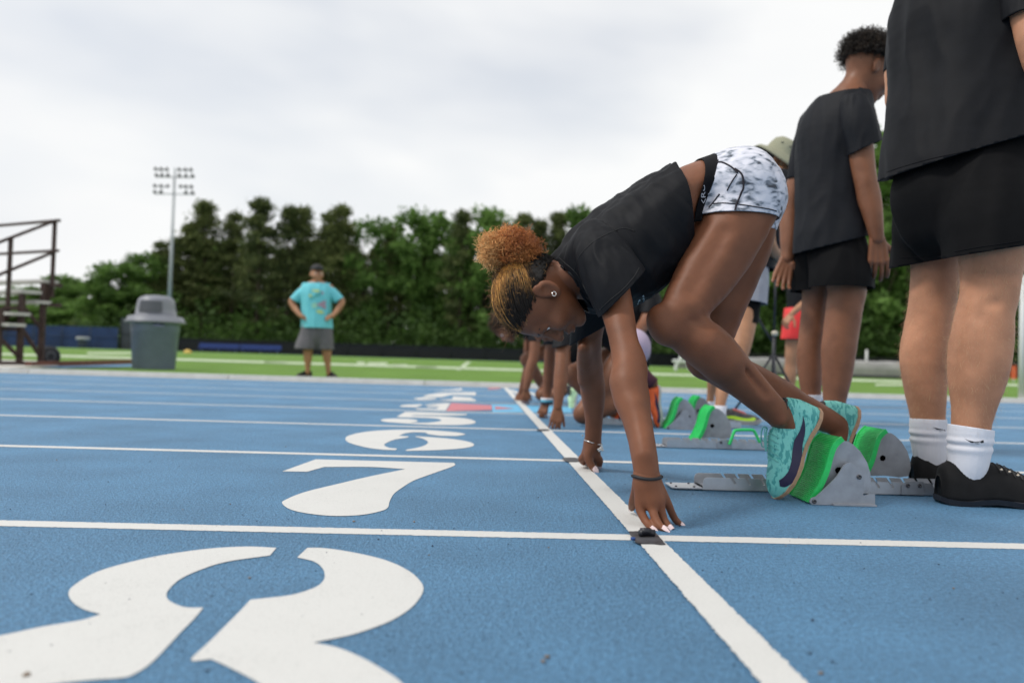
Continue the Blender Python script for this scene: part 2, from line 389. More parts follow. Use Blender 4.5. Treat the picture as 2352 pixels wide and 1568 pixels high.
# kerb and infield
M_KERB = mat('painted_kerb', (.66, .65, .62), .55, bump=(30, .2, .004), vary=(6, .12))
M_CONC = mat('concrete', (.46, .44, .41), .8, bump=(40, .3, .004), vary=(4, .15))
seg = 2.4
for i in range(-17, 22):
    V, F = box(((i+.5)*seg+XS-1.0, YK+.10, .03), (seg-.012, .13, .06))
    mesh_obj('kerb' if i == -17 else 'kerb', V, F, M_KERB, None, smooth=False, kind='structure', label='low white kerb along the inside of the track')
def zf(y): return .25*np.clip((np.asarray(y, float)-YK)/73.0, 0, 1)   # the crowned infield rises a little
def turf_material():
    m = bpy.data.materials.new('turf'); m.use_nodes = True
    nt = m.node_tree; N = nt.nodes; L = nt.links; b = N['Principled BSDF']
    tc = N.new('ShaderNodeTexCoord')
    n1 = N.new('ShaderNodeTexNoise'); n1.inputs['Scale'].default_value = 60; n1.inputs['Detail'].default_value = 6
    n2 = N.new('ShaderNodeTexNoise'); n2.inputs['Scale'].default_value = .8; n2.inputs['Detail'].default_value = 5
    for n in (n1, n2): L.new(tc.outputs['Object'], n.inputs['Vector'])
    r = N.new('ShaderNodeValToRGB'); e = r.color_ramp.elements
    e[0].position = .3; e[0].color = (.085, .180, .028, 1); e[1].position = .7; e[1].color = (.185, .325, .062, 1)
    L.new(n1.outputs['Fac'], r.inputs['Fac'])
    mr = N.new('ShaderNodeMapRange'); mr.inputs[1].default_value = .3; mr.inputs[2].default_value = .7; mr.inputs[3].default_value = .82; mr.inputs[4].default_value = 1.15
    L.new(n2.outputs['Fac'], mr.inputs[0])
    mx = N.new('ShaderNodeMix'); mx.data_type = 'RGBA'; mx.blend_type = 'MULTIPLY'; mx.inputs[0].default_value = 1
    L.new(r.outputs[0], mx.inputs[6]); L.new(mr.outputs[0], mx.inputs[7]); L.new(mx.outputs[2], b.inputs['Base Color'])
    b.inputs['Roughness'].default_value = .8; b.inputs['Specular IOR Level'].default_value = .15
    bp = N.new('ShaderNodeBump'); bp.inputs['Strength'].default_value = .8; bp.inputs['Distance'].default_value = .03
    L.new(n1.outputs['Fac'], bp.inputs['Height']); L.new(bp.outputs[0], b.inputs['Normal'])
    return m
M_TURF = turf_material()
YF = YK + 73.0
ys = np.array([YK+.04, YK+.3, YF])
V = np.array([(x, y, zf(y)+.004) for y in ys for x in (-140, 140)])
field = mesh_obj('field', V, np.array([(0, 1, 3, 2), (2, 3, 5, 4)]), M_TURF, smooth=False, kind='structure', label='bright green turf infield with white lines')
M_FLINE = mat('field_paint', (.46, .54, .38), .8, vary=(3, .35))
def fline(pts, name='field_line'):
    P = np.array([(x, y, zf(y)+.010) for x, y in pts])
    mesh_obj(name, P, [list(range(len(P)))], M_FLINE, field, smooth=False)
def onfield(u, v):
    d = Fv + Rv*(u-CU)/FPX - Uv*(v-CV)/FPX
    k = .25/73.0
    t = (CAM_H + k*YK)/(k*d[1]-d[2])
    p = O3 + d*t
    return p
yl = float(onfield(1065, 846)[1])
ya_, yb_ = float(onfield(1065, 848.2)[1]), float(onfield(1065, 843.8)[1])
fline([(-140, ya_), (140, ya_), (140, yb_), (-140, yb_)])
yl2 = yl + 22
fline([(-140, yl2-.2), (140, yl2-.2), (140, yl2+.2), (-140, yl2+.2)])
a, b, c, d = onfield(1047, 850), onfield(1059, 850), onfield(1082, 831), onfield(1072, 831)
fline([a[:2], b[:2], c[:2], d[:2]])
for u0, u1, v in ((845, 890, 834.5), (820, 838, 833), (606, 655, 832), (900, 935, 839), (955, 1005, 843), (200, 310, 811), (1400, 1450, 851), (1715, 1770, 858), (2010, 2080, 884), (1330, 1360, 846)):
    a, b, c, d = onfield(u0, v+2), onfield(u1, v+2.2), onfield(u1, v-1.6), onfield(u0, v-1.8)
    fline([a[:2], b[:2], c[:2], d[:2]], 'yard_mark')
# far straight of the track, grass verge beyond
V = np.array([(-140, YF, .254), (140, YF, .254), (140, YF+9.5, .254), (-140, YF+9.5, .254)])
mesh_obj('far_track', V, np.array([(0, 1, 2, 3)]), M_TRACK, smooth=False, kind='structure', label='far straight of the blue track beyond the field')
M_VERGE = mat('rough_grass', (.045, .085, .02), .9, spec=.1, vary=(1.2, .35), bump=(20, .6, .05))
V = np.array([(-1200, YF+9.5, .25), (1200, YF+9.5, .25), (1200, 1500, 3.0), (-1200, 1500, 3.0), (-1200, -900, -.06), (1200, -900, -.06), (1200, YF+9.5, -.06), (-1200, YF+9.5, -.06)])
mesh_obj('ground', V, np.array([(0, 1, 2, 3), (4, 5, 6, 7)]), M_VERGE, smooth=False, kind='structure', label='grassy ground around the stadium')
# ------------------------------------------------------------------ smooth blended solids (bodies, clothes, shoes)
class Solid:
    """a field on a regular grid, built from blended cones and ellipsoids, turned into one closed surface"""
    def __init__(s, lo, hi, h):
        s.h = h; s.lo = np.asarray(lo, float); s.n = np.ceil((np.asarray(hi, float)-s.lo)/h).astype(int)+1
        s.d = np.full(tuple(s.n), 9.0, np.float32)
        s.ax = [(s.lo[i]+h*np.arange(s.n[i])).astype(np.float32) for i in range(3)]
    def _sub(s, mn, mx):
        i0 = np.clip(np.floor((mn-s.lo)/s.h).astype(int), 0, s.n); i1 = np.clip(np.ceil((mx-s.lo)/s.h).astype(int)+1, 0, s.n)
        if np.any(i1 <= i0): return None
        sl = tuple(slice(a, b) for a, b in zip(i0, i1))
        X, Y, Z = np.meshgrid(*[s.ax[i][sl[i]] for i in range(3)], indexing='ij', sparse=True)
        return sl, X, Y, Z
    def _put(s, sl, d, k, op='+'):
        a = s.d[sl]
        if op == '+':
            if k > 0:
                h = np.clip(.5+.5*(a-d)/k, 0, 1); r = a+(d-a)*h-k*h*(1-h)
                s.d[sl] = np.where(a > 5, d, r)
            else: s.d[sl] = np.minimum(a, d)
        else:                                   # carve
            d = -d; h = np.clip(.5-.5*(a-d)/max(k, 1e-5), 0, 1)
            s.d[sl] = a+(d-a)*h+k*h*(1-h)
    def cone(s, a, b, ra, rb, k=.02, sq=None, op='+'):
        """round cone a->b; sq=(axis, factor) squeezes the section along an axis"""
        a = np.asarray(a, float); b = np.asarray(b, float); R = max(ra, rb)*(max(1, sq[1]) if sq else 1)+max(k, .035)+3*s.h
        q = s._sub(np.minimum(a, b)-R, np.maximum(a, b)+R)
        if q is None: return
        sl, X, Y, Z = q
        ba = b-a; L2 = float(ba @ ba)+1e-12
        t = np.clip(((X-a[0])*ba[0]+(Y-a[1])*ba[1]+(Z-a[2])*ba[2])/L2, 0, 1)
        wx, wy, wz = X-a[0]-t*ba[0], Y-a[1]-t*ba[1], Z-a[2]-t*ba[2]
        w2 = wx*wx+wy*wy+wz*wz
        if sq is not None:
            n = np.asarray(sq[0], float); n = n/np.linalg.norm(n)
            wn = wx*n[0]+wy*n[1]+wz*n[2]
            w2 = w2-wn*wn+(wn/sq[1])**2
        d = np.sqrt(w2)-(ra+t*(rb-ra))
        if sq is not None and sq[1] < 1: d = d*(.5+.5*sq[1])
        s._put(sl, d.astype(np.float32), k, op)
    def chain(s, pts, rs, k=.02, sq=None, n=5):
        """a limb: many cones along a smooth curve, united hard with each other and blended into the rest"""
        Q = np.c_[np.asarray(pts, float), np.asarray(rs, float)]
        if sq is not None and len(np.shape(sq[1])): Q = np.c_[Q, np.asarray(sq[1], float)]
        if len(Q) > 2: Q = catmull(Q, n=n)
        R = Q[:, 3].max()*(max(1, np.max(sq[1])) if sq is not None else 1)+k+3*s.h
        q = s._sub(Q[:, :3].min(0)-R, Q[:, :3].max(0)+R)
        if q is None: return
        sl = q[0]
        t = Solid.__new__(Solid); t.h = s.h; t.lo = np.array([s.ax[i][sl[i]][0] for i in range(3)], float); t.ax = [s.ax[i][sl[i]] for i in range(3)]
        t.n = np.array([len(a) for a in t.ax]); t.d = np.full(tuple(t.n), 9.0, np.float32)
        for i in range(len(Q)-1):
            e = None
            if sq is not None: e = (sq[0], (Q[i, 4]+Q[i+1, 4])/2 if Q.shape[1] > 4 else sq[1])
            t.cone(Q[i, :3], Q[i+1, :3], Q[i, 3], Q[i+1, 3], 0, e)
        a, d = s.d[sl], t.d
        if k > 0:
            h = np.clip(.5+.5*(a-d)/k, 0, 1); r = a+(d-a)*h-k*h*(1-h)
            s.d[sl] = np.where((a > 5) | (d > 5), np.minimum(a, d), r)
        else: s.d[sl] = np.minimum(a, d)
    def ell(s, c, r, axes=None, k=.02, op='+'):
        c = np.asarray(c, float); r = np.asarray(r, float); A = np.eye(3) if axes is None else np.asarray(axes, float)   # rows = axes
        R = r.max()+k+3*s.h
        q = s._sub(c-R, c+R)
        if q is None: return
        sl, X, Y, Z = q
        X, Y, Z = X-c[0], Y-c[1], Z-c[2]
        e = [A[i, 0]*X+A[i, 1]*Y+A[i, 2]*Z for i in range(3)]
        k0 = np.sqrt(sum((e[i]/r[i])**2 for i in range(3))); k1 = np.sqrt(sum((e[i]/r[i]**2)**2 for i in range(3)))+1e-9
        s._put(sl, (k0*(k0-1)/k1).astype(np.float32), k, op)
    def cut(s, p, n):
        """keep the side of the plane against n; returns the plane for opening the cut"""
        p = np.asarray(p, float); n = np.asarray(n, float)/np.linalg.norm(n)
        X, Y, Z = np.meshgrid(*s.ax, indexing='ij', sparse=True)
        s.d = np.maximum(s.d, ((X-p[0])*n[0]+(Y-p[1])*n[1]+(Z-p[2])*n[2]).astype(np.float32))
        return p, n
    def surf(s, off=0.0, open_planes=(), relax=1):
        d = s.d-off; S = d < 0; n = np.array(d.shape)
        c = np.zeros(tuple(n-1), np.uint8)
        for i in (0, 1):
            for j in (0, 1):
                for k in (0, 1): c += S[i:n[0]-1+i, j:n[1]-1+j, k:n[2]-1+k]
        cells = np.argwhere((c > 0) & (c < 8))
        idx = np.full(tuple(n-1), -1, np.int32); idx[tuple(cells.T)] = np.arange(len(cells))
        acc = np.zeros((len(cells), 3)); cnt = np.zeros(len(cells))
        co = np.array([(i, j, k) for i in (0, 1) for j in (0, 1) for k in (0, 1)])
        val = [d[tuple((cells+o).T)] for o in co]
        for a in range(8):
            for b in range(a+1, 8):
                if np.abs(co[a]-co[b]).sum() != 1: continue
                m = (val[a] < 0) != (val[b] < 0)
                t = np.where(m, val[a]/(val[a]-val[b]+1e-12), 0)[:, None]
                acc += m[:, None]*(co[a]+t*(co[b]-co[a])); cnt += m
        V = s.lo+s.h*(cells+acc/cnt[:, None])
        Fs = []
        for ax in range(3):
            o1, o2 = (ax+1) % 3, (ax+2) % 3
            sl0 = [slice(None)]*3; sl1 = [slice(None)]*3
            sl0[ax] = slice(0, n[ax]-1); sl1[ax] = slice(1, n[ax])
            A, B = S[tuple(sl0)], S[tuple(sl1)]
            e = np.argwhere(A != B)
            e = e[(e[:, o1] > 0) & (e[:, o2] > 0) & (e[:, o1] < n[o1]-1) & (e[:, o2] < n[o2]-1)]
            inside = A[tuple(e.T)]
            def cell(da, db):
                q = e.copy(); q[:, o1] += da; q[:, o2] += db; return idx[tuple(q.T)]
            f = np.c_[cell(-1, -1), cell(0, -1), cell(0, 0), cell(-1, 0)]
            f[~inside] = f[~inside][:, ::-1]
            Fs.append(f)
        F = np.vstack(Fs); F = F[(F >= 0).all(1)]
        for _ in range(relax): V = smooth_mesh(V, F, .5)
        if len(open_planes):
            m = np.zeros(len(V), bool)
            for p, nn in open_planes: m |= (V-p) @ nn > -.35*s.h
            keep = ~(m[F].sum(1) >= 3)
            F = F[keep]
            used = np.unique(F); mp = np.full(len(V), -1); mp[used] = np.arange(len(used)); V = V[used]; F = mp[F]
        return V, F
def smooth_mesh(V, F, w=.5, it=1):
    for _ in range(it):
        S = np.zeros_like(V); C = np.zeros(len(V))
        k = F.shape[1]
        for i in range(k):
            a, b = F[:, i], F[:, (i+1) % k]
            np.add.at(S, a, V[b]); np.add.at(S, b, V[a]); np.add.at(C, a, 1); np.add.at(C, b, 1)
        V = V*(1-w)+w*S/np.maximum(C, 1)[:, None]
    return V
def vnormals(V, F):
    a = V[F[:, 2]]-V[F[:, 0]]; b = V[F[:, -1]]-V[F[:, 1]]
    fn = np.cross(a, b); N = np.zeros_like(V)
    for i in range(F.shape[1]): np.add.at(N, F[:, i], fn)
    return N/(np.linalg.norm(N, axis=1)[:, None]+1e-12)
def vnoise(P, scale, seed=0, octaves=2):
    """smooth value noise in -1..1"""
    out = np.zeros(len(P)); amp = 1.0; tot = 0
    for o in range(octaves):
        Q = P*scale*(2**o)+17.3*seed; I = np.floor(Q).astype(np.int64); f = Q-I; f = f*f*(3-2*f); v = 0
        for dx in (0, 1):
            for dy in (0, 1):
                for dz in (0, 1):
                    hsh = ((I[:, 0]+dx)*73856093) ^ ((I[:, 1]+dy)*19349663) ^ ((I[:, 2]+dz)*83492791) ^ (seed*7919+o*104729)
                    r = ((hsh*2654435761) & 0xffffff)/float(0xffffff)
                    w = (f[:, 0] if dx else 1-f[:, 0])*(f[:, 1] if dy else 1-f[:, 1])*(f[:, 2] if dz else 1-f[:, 2])
                    v = v+w*r
        out += amp*(v*2-1); tot += amp; amp *= .5
    return out/tot
def clip_mesh(V, F, planes):
    """cut a mesh cleanly along planes (p, n), keeping the side against n; returns V and a face list"""
    import bmesh
    me = mesh_from('tmp', V, F); bm = bmesh.new(); bm.from_mesh(me); bpy.data.meshes.remove(me)
    for p, n in planes:
        bmesh.ops.bisect_plane(bm, geom=bm.verts[:]+bm.edges[:]+bm.faces[:], dist=1e-6, plane_co=Vector(p), plane_no=Vector(n), clear_outer=True)
    bm.verts.index_update()
    V2 = np.array([v.co[:] for v in bm.verts]); F2 = [[v.index for v in f.verts] for f in bm.faces]
    bm.free()
    return V2, F2
def solidify(o, t, off=-1):
    m = o.modifiers.new('thickness', 'SOLIDIFY'); m.thickness = t; m.offset = off
    return o
def strands(paths, r0, r1=None, n=3):
    """many thin tapered tubes; paths (S, m, 3)"""
    P = np.asarray(paths, float); S, m, _ = P.shape
    r1 = r0*.4 if r1 is None else r1
    T = np.gradient(P, axis=1); T /= np.linalg.norm(T, axis=2)[..., None]+1e-12
    ref = rng.normal(size=(S, 1, 3)); s = np.cross(T, ref); s /= np.linalg.norm(s, axis=2)[..., None]+1e-12; u = np.cross(T, s)
    rad = (np.asarray(r0)+(r1-r0)*np.linspace(0, 1, m))[None, :, None]
    rings = [P+rad*(math.cos(2*math.pi*j/n)*s+math.sin(2*math.pi*j/n)*u) for j in range(n)]
    V = np.stack(rings, 2).reshape(-1, 3)       # S, m, n
    base = (np.arange(S)[:, None, None]*m+np.arange(m-1)[None, :, None])*n
    j = np.arange(n)[None, None, :]; j2 = (np.arange(n)+1) % n
    F = np.stack(np.broadcast_arrays(base+j, base+j2[None, None, :], base+n+j2[None, None, :], base+n+j), -1).reshape(-1, 4)
    return V, F
def color_attr(o, C):
    a = o.data.color_attributes.new('Col', 'FLOAT_COLOR', 'POINT')
    a.data.foreach_set('color', np.c_[C, np.ones(len(C))].astype(np.float32).ravel())

def L3(pts):
    """[(u, v, Y, r)] in frame units -> world points and metre radii"""
    return [at(u, v, Y) for u, v, Y, r in pts], [r*px(Y) for u, v, Y, r in pts]

# ---- hands -----------------------------------------------------------------
def hand_points(wrist, x, zb, size=.18, curl=(20, 25, 15), thumb=(30, -25), side=1, splay=9):
    """wrist position, finger direction x, back-of-hand direction zb; returns chains of (points, radii) and nail frames"""
    x = np.asarray(x, float); x /= np.linalg.norm(x); z = np.asarray(zb, float); z = z-x*(z @ x); z /= np.linalg.norm(z); y = np.cross(z, x)*side
    k = size/.18; ch = []; nails = []
    for i, (yy, ln, rr, sp) in enumerate(((.030, .070, .0082, 1), (.0105, .078, .0085, .3), (-.0095, .072, .0082, -.4), (-.028, .056, .0072, -1.1))):
        base = wrist+(x*(.088-abs(i-1.2)*.004)+y*yy)*k
        a = math.radians(splay*sp); d = x*math.cos(a)+y*math.sin(a); ang = 0; p = base; P = [base]
        for f, c in zip((.46, .30, .24), curl):
            ang += math.radians(c); p = p+(d*math.cos(ang)-z*math.sin(ang))*ln*f*k; P.append(p)
        ch.append((P, [rr*1.08*k, rr*k, rr*.93*k, rr*.80*k]))
        dd = d*math.cos(ang)-z*math.sin(ang); up = d*math.sin(ang)+z*math.cos(ang)
        nails.append((P[-1]+up*rr*.55*k, dd, up, rr*k))
        ch.append(([wrist+y*yy*.55*k, base], [.0125*k, .0105*k]))
    a, c = map(math.radians, thumb)
    d = x*math.cos(a+.5)+y*math.sin(a+.5); d = d*math.cos(c)+z*math.sin(c)
    t0 = wrist+(x*.022+y*.024-z*.006)*k; t1 = t0+d*.040*k; d2 = d*.8+x*.5; d2 /= np.linalg.norm(d2); t2 = t1+d2*.030*k; t3 = t2+d2*.022*k
    ch.append(([t0, t1, t2, t3], [.0135*k, .0105*k, .0095*k, .0078*k]))
    nails.append((t3+z*.005*k, d2, z, .0085*k))
    return ch, nails
def hand_mesh(ch, h=.0026, extra=(), k=.006):
    A = np.vstack([np.array(c[0]) for c in ch]+[np.array(e[0]) for e in extra])
    s = Solid(A.min(0)-.035, A.max(0)+.035, h)
    for P, r in ch: s.chain(P, r, k)
    for P, r in extra: s.chain(P, r, .012)
    return s.surf()
def nail_mesh(nails, length=1.7, w=.85):
    parts = []
    for c, d, up, r in nails:
        s = np.cross(up, d); V = []; 
        for i, t in enumerate(np.linspace(-.6, length, 6)):
            ww = r*w*(1 if t < .8 else max(.35, 1-(t-.8)*.55))
            for j in np.linspace(-1, 1, 5): V.append(c+d*t*r+s*ww*j+up*r*(.42*(1-j*j)-.10*max(0, t)))
        F = [(i*5+j, i*5+j+1, i*5+j+6, i*5+j+5) for i in range(5) for j in range(4)]
        parts.append((np.array(V), F))
    return parts
def quads(F): return np.array(F)

# ---- heads -----------------------------------------------------------------
def head_solid(c, f, t, k=1.0, h=.0035, neck=None, jaw=1.0, nose=1.0, lips=1.0):
    """c = point midway between the ears at eye level, f = face direction, t = crown direction"""
    f = np.asarray(f, float)/np.linalg.norm(f); t = np.asarray(t, float); t = t-f*(t @ f); t /= np.linalg.norm(t); s = np.cross(t, f)
    A = np.array([f, s, t])
    W = lambda x, y, z: c+(f*x+s*y+t*z)*k
    S = Solid(c-.19*k, c+.19*k, h)
    S.ell(W(-.008, 0, .030), np.array((.098, .074, .084))*k, A, 0)             # skull
    S.ell(W(.022, 0, -.010), np.array((.070, .066, .075))*k, A, .02*k)         # face block
    S.ell(W(.045, 0, -.052), np.array((.044, .050*jaw, .050))*k, A, .025*k)    # jaw
    S.ell(W(.070, 0, -.092), np.array((.022, .024, .018))*k, A, .022*k)        # chin
    S.cone(W(.082, -.030, .020), W(.082, .030, .020), .012*k, .012*k, .016*k)  # brow
    for y in (-1, 1):
        S.ell(W(.086, .032*y, .001), np.array((.011, .016, .011))*k, A, .008*k, '-')   # eye socket
        S.ell(W(.070, .042*y, -.032), np.array((.024, .022, .020))*k, A, .020*k)       # cheek
    S.cone(W(.088, 0, .012), W(.110, 0, -.030), .0075*k, .0115*nose*k, .012*k) # nose
    for y in (-1, 1): S.ell(W(.100, .0125*y*nose, -.034), np.array((.012, .009, .008))*k, A, .006*k)
    S.ell(W(.088, 0, -.058), np.array((.014, .027, .012))*k, A, .010*k)
    S.ell(W(.0975, 0, -.0565), np.array((.0085*lips, .021, .0060))*k, A, .004*k)  # lips
    S.ell(W(.0945, 0, -.0695), np.array((.0090*lips, .019, .0065))*k, A, .004*k)
    S.cone(W(.108, -.022, -.0628), W(.108, .022, -.0628), .0030*k, .0030*k, .003*k, None, '-')
    for y in (-1, 1):                                                           # ears
        a1 = f*.93+t*.25-s*.30*y; a1 /= np.linalg.norm(a1); a3 = t-a1*(t @ a1); a3 /= np.linalg.norm(a3); B = np.array([a1, np.cross(a3, a1), a3])
        S.ell(W(-.010, .080*y, -.008), np.array((.019, .0075, .033))*k, B, .004*k)
        S.ell(W(-.004, .0880*y, -.006), np.array((.010, .0055, .019))*k, B, .003*k, '-')
    if neck is not None:
        for P, r in neck: S.chain(P, r, .025)
    return S, W
def eye_parts(W, A, k, name_parent, y, iris=(.03, .014, .007), closed=.35):
    pass
# ------------------------------------------------------------------ starting blocks
M_ALU = mat('brushed_aluminium', (.52, .54, .58), .38, metal=.75, bump=(90, .05, .001), vary=(25, .10))
M_ALU2 = mat('grey_steel_plate', (.34, .36, .40), .42, metal=.45, bump=(140, .06, .001), vary=(30, .14))
M_GREEN = mat('green_rubber', (.020, .56, .125), .45, bump=(160, .12, .001), vary=(60, .12))
M_BOLT = mat('dark_bolt', (.10, .10, .11), .35, metal=.8)
def wall_outline(L, hgt, slots):
    P = [(0, .004), (0, hgt-.012), (.003, hgt-.004), (.011, hgt)]
    for x in slots:
        P += [(x, hgt), (x+.010, hgt-.014), (x+.0125, hgt-.0178), (x+.0165, hgt-.0165), (x+.016, hgt-.012), (x+.008, hgt)]
    P += [(L, hgt), (L, .004)]
    return P
PAD = [(.302, .170), (.290, .160), (.279, .146), (.271, .123), (.266, .103), (.260, .080), (.249, .053), (.236, .030), (.219, .004)]
PLATE = [(.217, .008), (.222, .017), (.233, .021), (.262, .048), (.286, .073), (.302, .1), (.312, .107), (.321, .108), (.330, .102), (.341, .091), (.350, .078), (.356, .065), (.354, .052), (.357, .042), (.353, .030), (.357, .026), (.37, .031), (.384, .031), (.385, .001), (.224, .001)]
ARM = [(.306, .160), (.320, .159), (.333, .151), (.351, .135), (.369, .108), (.378, .082), (.381, .058), (.374, .034), (.345, .030), (.300, .034), (.262, .032), (.240, .024), (.254, .046), (.266, .076), (.274, .106), (.282, .135)]
def make_block(x0, yc, pads, label, rail_len=.80, handle=None):
    """x0 front of the rail walls; pads = [(shift along the rail, side, plate?)]"""
    r = root('starting_block', (x0, yc, 0), label, 'starting block', 'starting blocks behind the start line')
    P3 = lambda pts, y: np.array([(x0+x, yc+y, z) for x, z in pts])
    hg = .036; slots = [.075+.040*i for i in range(int((rail_len-.11)/.040))]
    base = box((x0+rail_len/2-.01, yc, .0045), (rail_len-.02, .088, .005))
    parts = [base]
    for s in (-1, 1):
        parts.append(extrude(P3(wall_outline(rail_len, hg, slots), s*.045-.0015), (0, .003, 0)))
    mesh_obj('rail', *joinm(*parts), M_ALU, r, smooth=False)
    pl = extrude(np.array([(x0-.085, yc-.042, .004), (x0-.070, yc-.047, .004), (x0+.01, yc-.047, .004), (x0+.01, yc+.047, .004), (x0-.070, yc+.047, .004), (x0-.085, yc+.042, .004)]), (0, 0, .003))
    f = mesh_obj('front_plate', *pl, M_ALU, r, smooth=False)
    for px_, py_ in ((-.07, -.03), (-.07, .03), (-.02, -.03), (-.02, .03)):
        V, F = lathe([(.0035, .007), (.0035, .009), (.002, .0098)], (x0+px_, yc+py_, 0), 8)
        mesh_obj('spike', V, F, M_BOLT, f)
    for dx, side, plate in pads:
        ya, yb = sorted((side*.095, side*.225))
        prof = catmull(np.array(PAD), n=5); seg = np.linalg.norm(np.diff(prof, axis=0), axis=1); arc = np.r_[0, np.cumsum(seg)]
        m = 150; tt = np.linspace(0, arc[-1], m); pf = np.c_[np.interp(tt, arc, prof[:, 0]), np.interp(tt, arc, prof[:, 1])]
        T = np.gradient(pf, axis=0); T /= np.linalg.norm(T, axis=1)[:, None]; Nn = np.c_[T[:, 1], -T[:, 0]]   # towards the runner
        Nn[Nn[:, 0] > 0] *= -1
        rib = .0010*np.where((np.arange(m)//2) % 2 == 0, 1, -1); front = pf+Nn*rib[:, None]; front[0] = pf[0]; front[-1] = pf[-1]
        back = (pf-Nn*.011)[::-1]
        fl = np.vstack([front, back]); fl[:, 1] = np.maximum(fl[:, 1], .002)
        edge = .006
        inner = extrude(np.array([(x0+dx+x, yc+ya+edge, z) for x, z in fl]), (0, yb-ya-2*edge, 0))
        lip = np.vstack([pf+Nn*.0022, back])
        lip[:, 1] = np.maximum(lip[:, 1], .0015)
        l1 = extrude(np.array([(x0+dx+x, yc+ya, z) for x, z in lip]), (0, edge, 0))
        l2 = extrude(np.array([(x0+dx+x, yc+yb-edge, z) for x, z in lip]), (0, edge, 0))
        pd = mesh_obj('pedal', *joinm(inner, l1, l2), M_GREEN, r, smooth=False)
        arm = []
        for yy in ((ya+.012), (yb-.016)): arm.append(extrude(P3([(x+dx+.004, z) for x, z in ARM], yy), (0, .004, 0)))
        arm.append(tube(P3([(dx+.30, .085)]*1, ya+.012).tolist()+P3([(dx+.30, .085)], yb-.012).tolist(), .009, 10))
        mesh_obj('pedal_arm', *joinm(*arm), M_ALU2, r, smooth=False)
        if plate:
            yy = ya-.012 if side < 0 else yb+.006
            parts = [extrude(P3([(x+dx, z) for x, z in PLATE], yy), (0, .004, 0)),
                     box((x0+dx+.33, yc+(yy+.0), .003), (.11, .018, .004))]
            # inner wall of the bracket, running in to the rail
            parts.append(box((x0+dx+.345, yc+(yy+side*-.002+side*.045*-1)/1-0, .012), (.05, .09, .005)))
            sp = mesh_obj('side_plate', *joinm(*parts), M_ALU2, r, smooth=False)
            for bx, bz, rr in ((.229, .009, .0055), (.342, .073, .006)):
                V, F = lathe([(rr, 0), (rr, .003), (rr*.55, .0035), (rr*.5, .001)], (0, 0, 0), 12)
                V = np.c_[V[:, 0], -V[:, 2], V[:, 1]]+np.array((x0+dx+bx, yc+yy, bz))
                mesh_obj('bolt', V, F, M_BOLT, sp)
        else:
            yy = -.052 if side < 0 else -.051
            q = [(.275, .004), (.275, .028), (.287, .040), (.336, .041), (.338, .004)]
            sp = mesh_obj('side_plate', *extrude(P3([(x+dx, z) for x, z in q], yy), (0, .003, 0)), M_ALU2, r, smooth=False)
            for bx in (.292, .325):
                V, F = lathe([(.0055, 0), (.0055, .003), (.003, .0035), (.0028, .001)], (0, 0, 0), 12)
                V = np.c_[V[:, 0], -V[:, 2], V[:, 1]]+np.array((x0+dx+bx, yc+yy, .029))
                mesh_obj('bolt', V, F, M_BOLT, sp)
    if handle is not None:
        h = [(x0+handle, yc-.06, .022), (x0+handle+.008, yc-.062, .045), (x0+handle+.019, yc-.06, .075), (x0+handle+.032, yc-.06, .082), (x0+handle+.09, yc-.06, .084), (x0+handle+.104, yc-.06, .076), (x0+handle+.118, yc-.06, .05), (x0+handle+.127, yc-.06, .034)]
        mesh_obj('handle', *tube(catmull(h, n=4), .0062, 8), M_GREEN, r)
    return r
make_block(.62, 2.265, [(0, -1, True), (.275, 1, False)], 'silver starting block with green pedals under the turquoise spikes', .80)
make_block(.78, 3.385, [(-.07, 1, False)], 'empty starting block with green pedal and green carry handle in lane 6', .80, handle=.254)
make_block(.66, 4.54, [(.12, -1, True), (.30, 1, False)], 'starting block under the kneeling runner in orange spikes', .80)

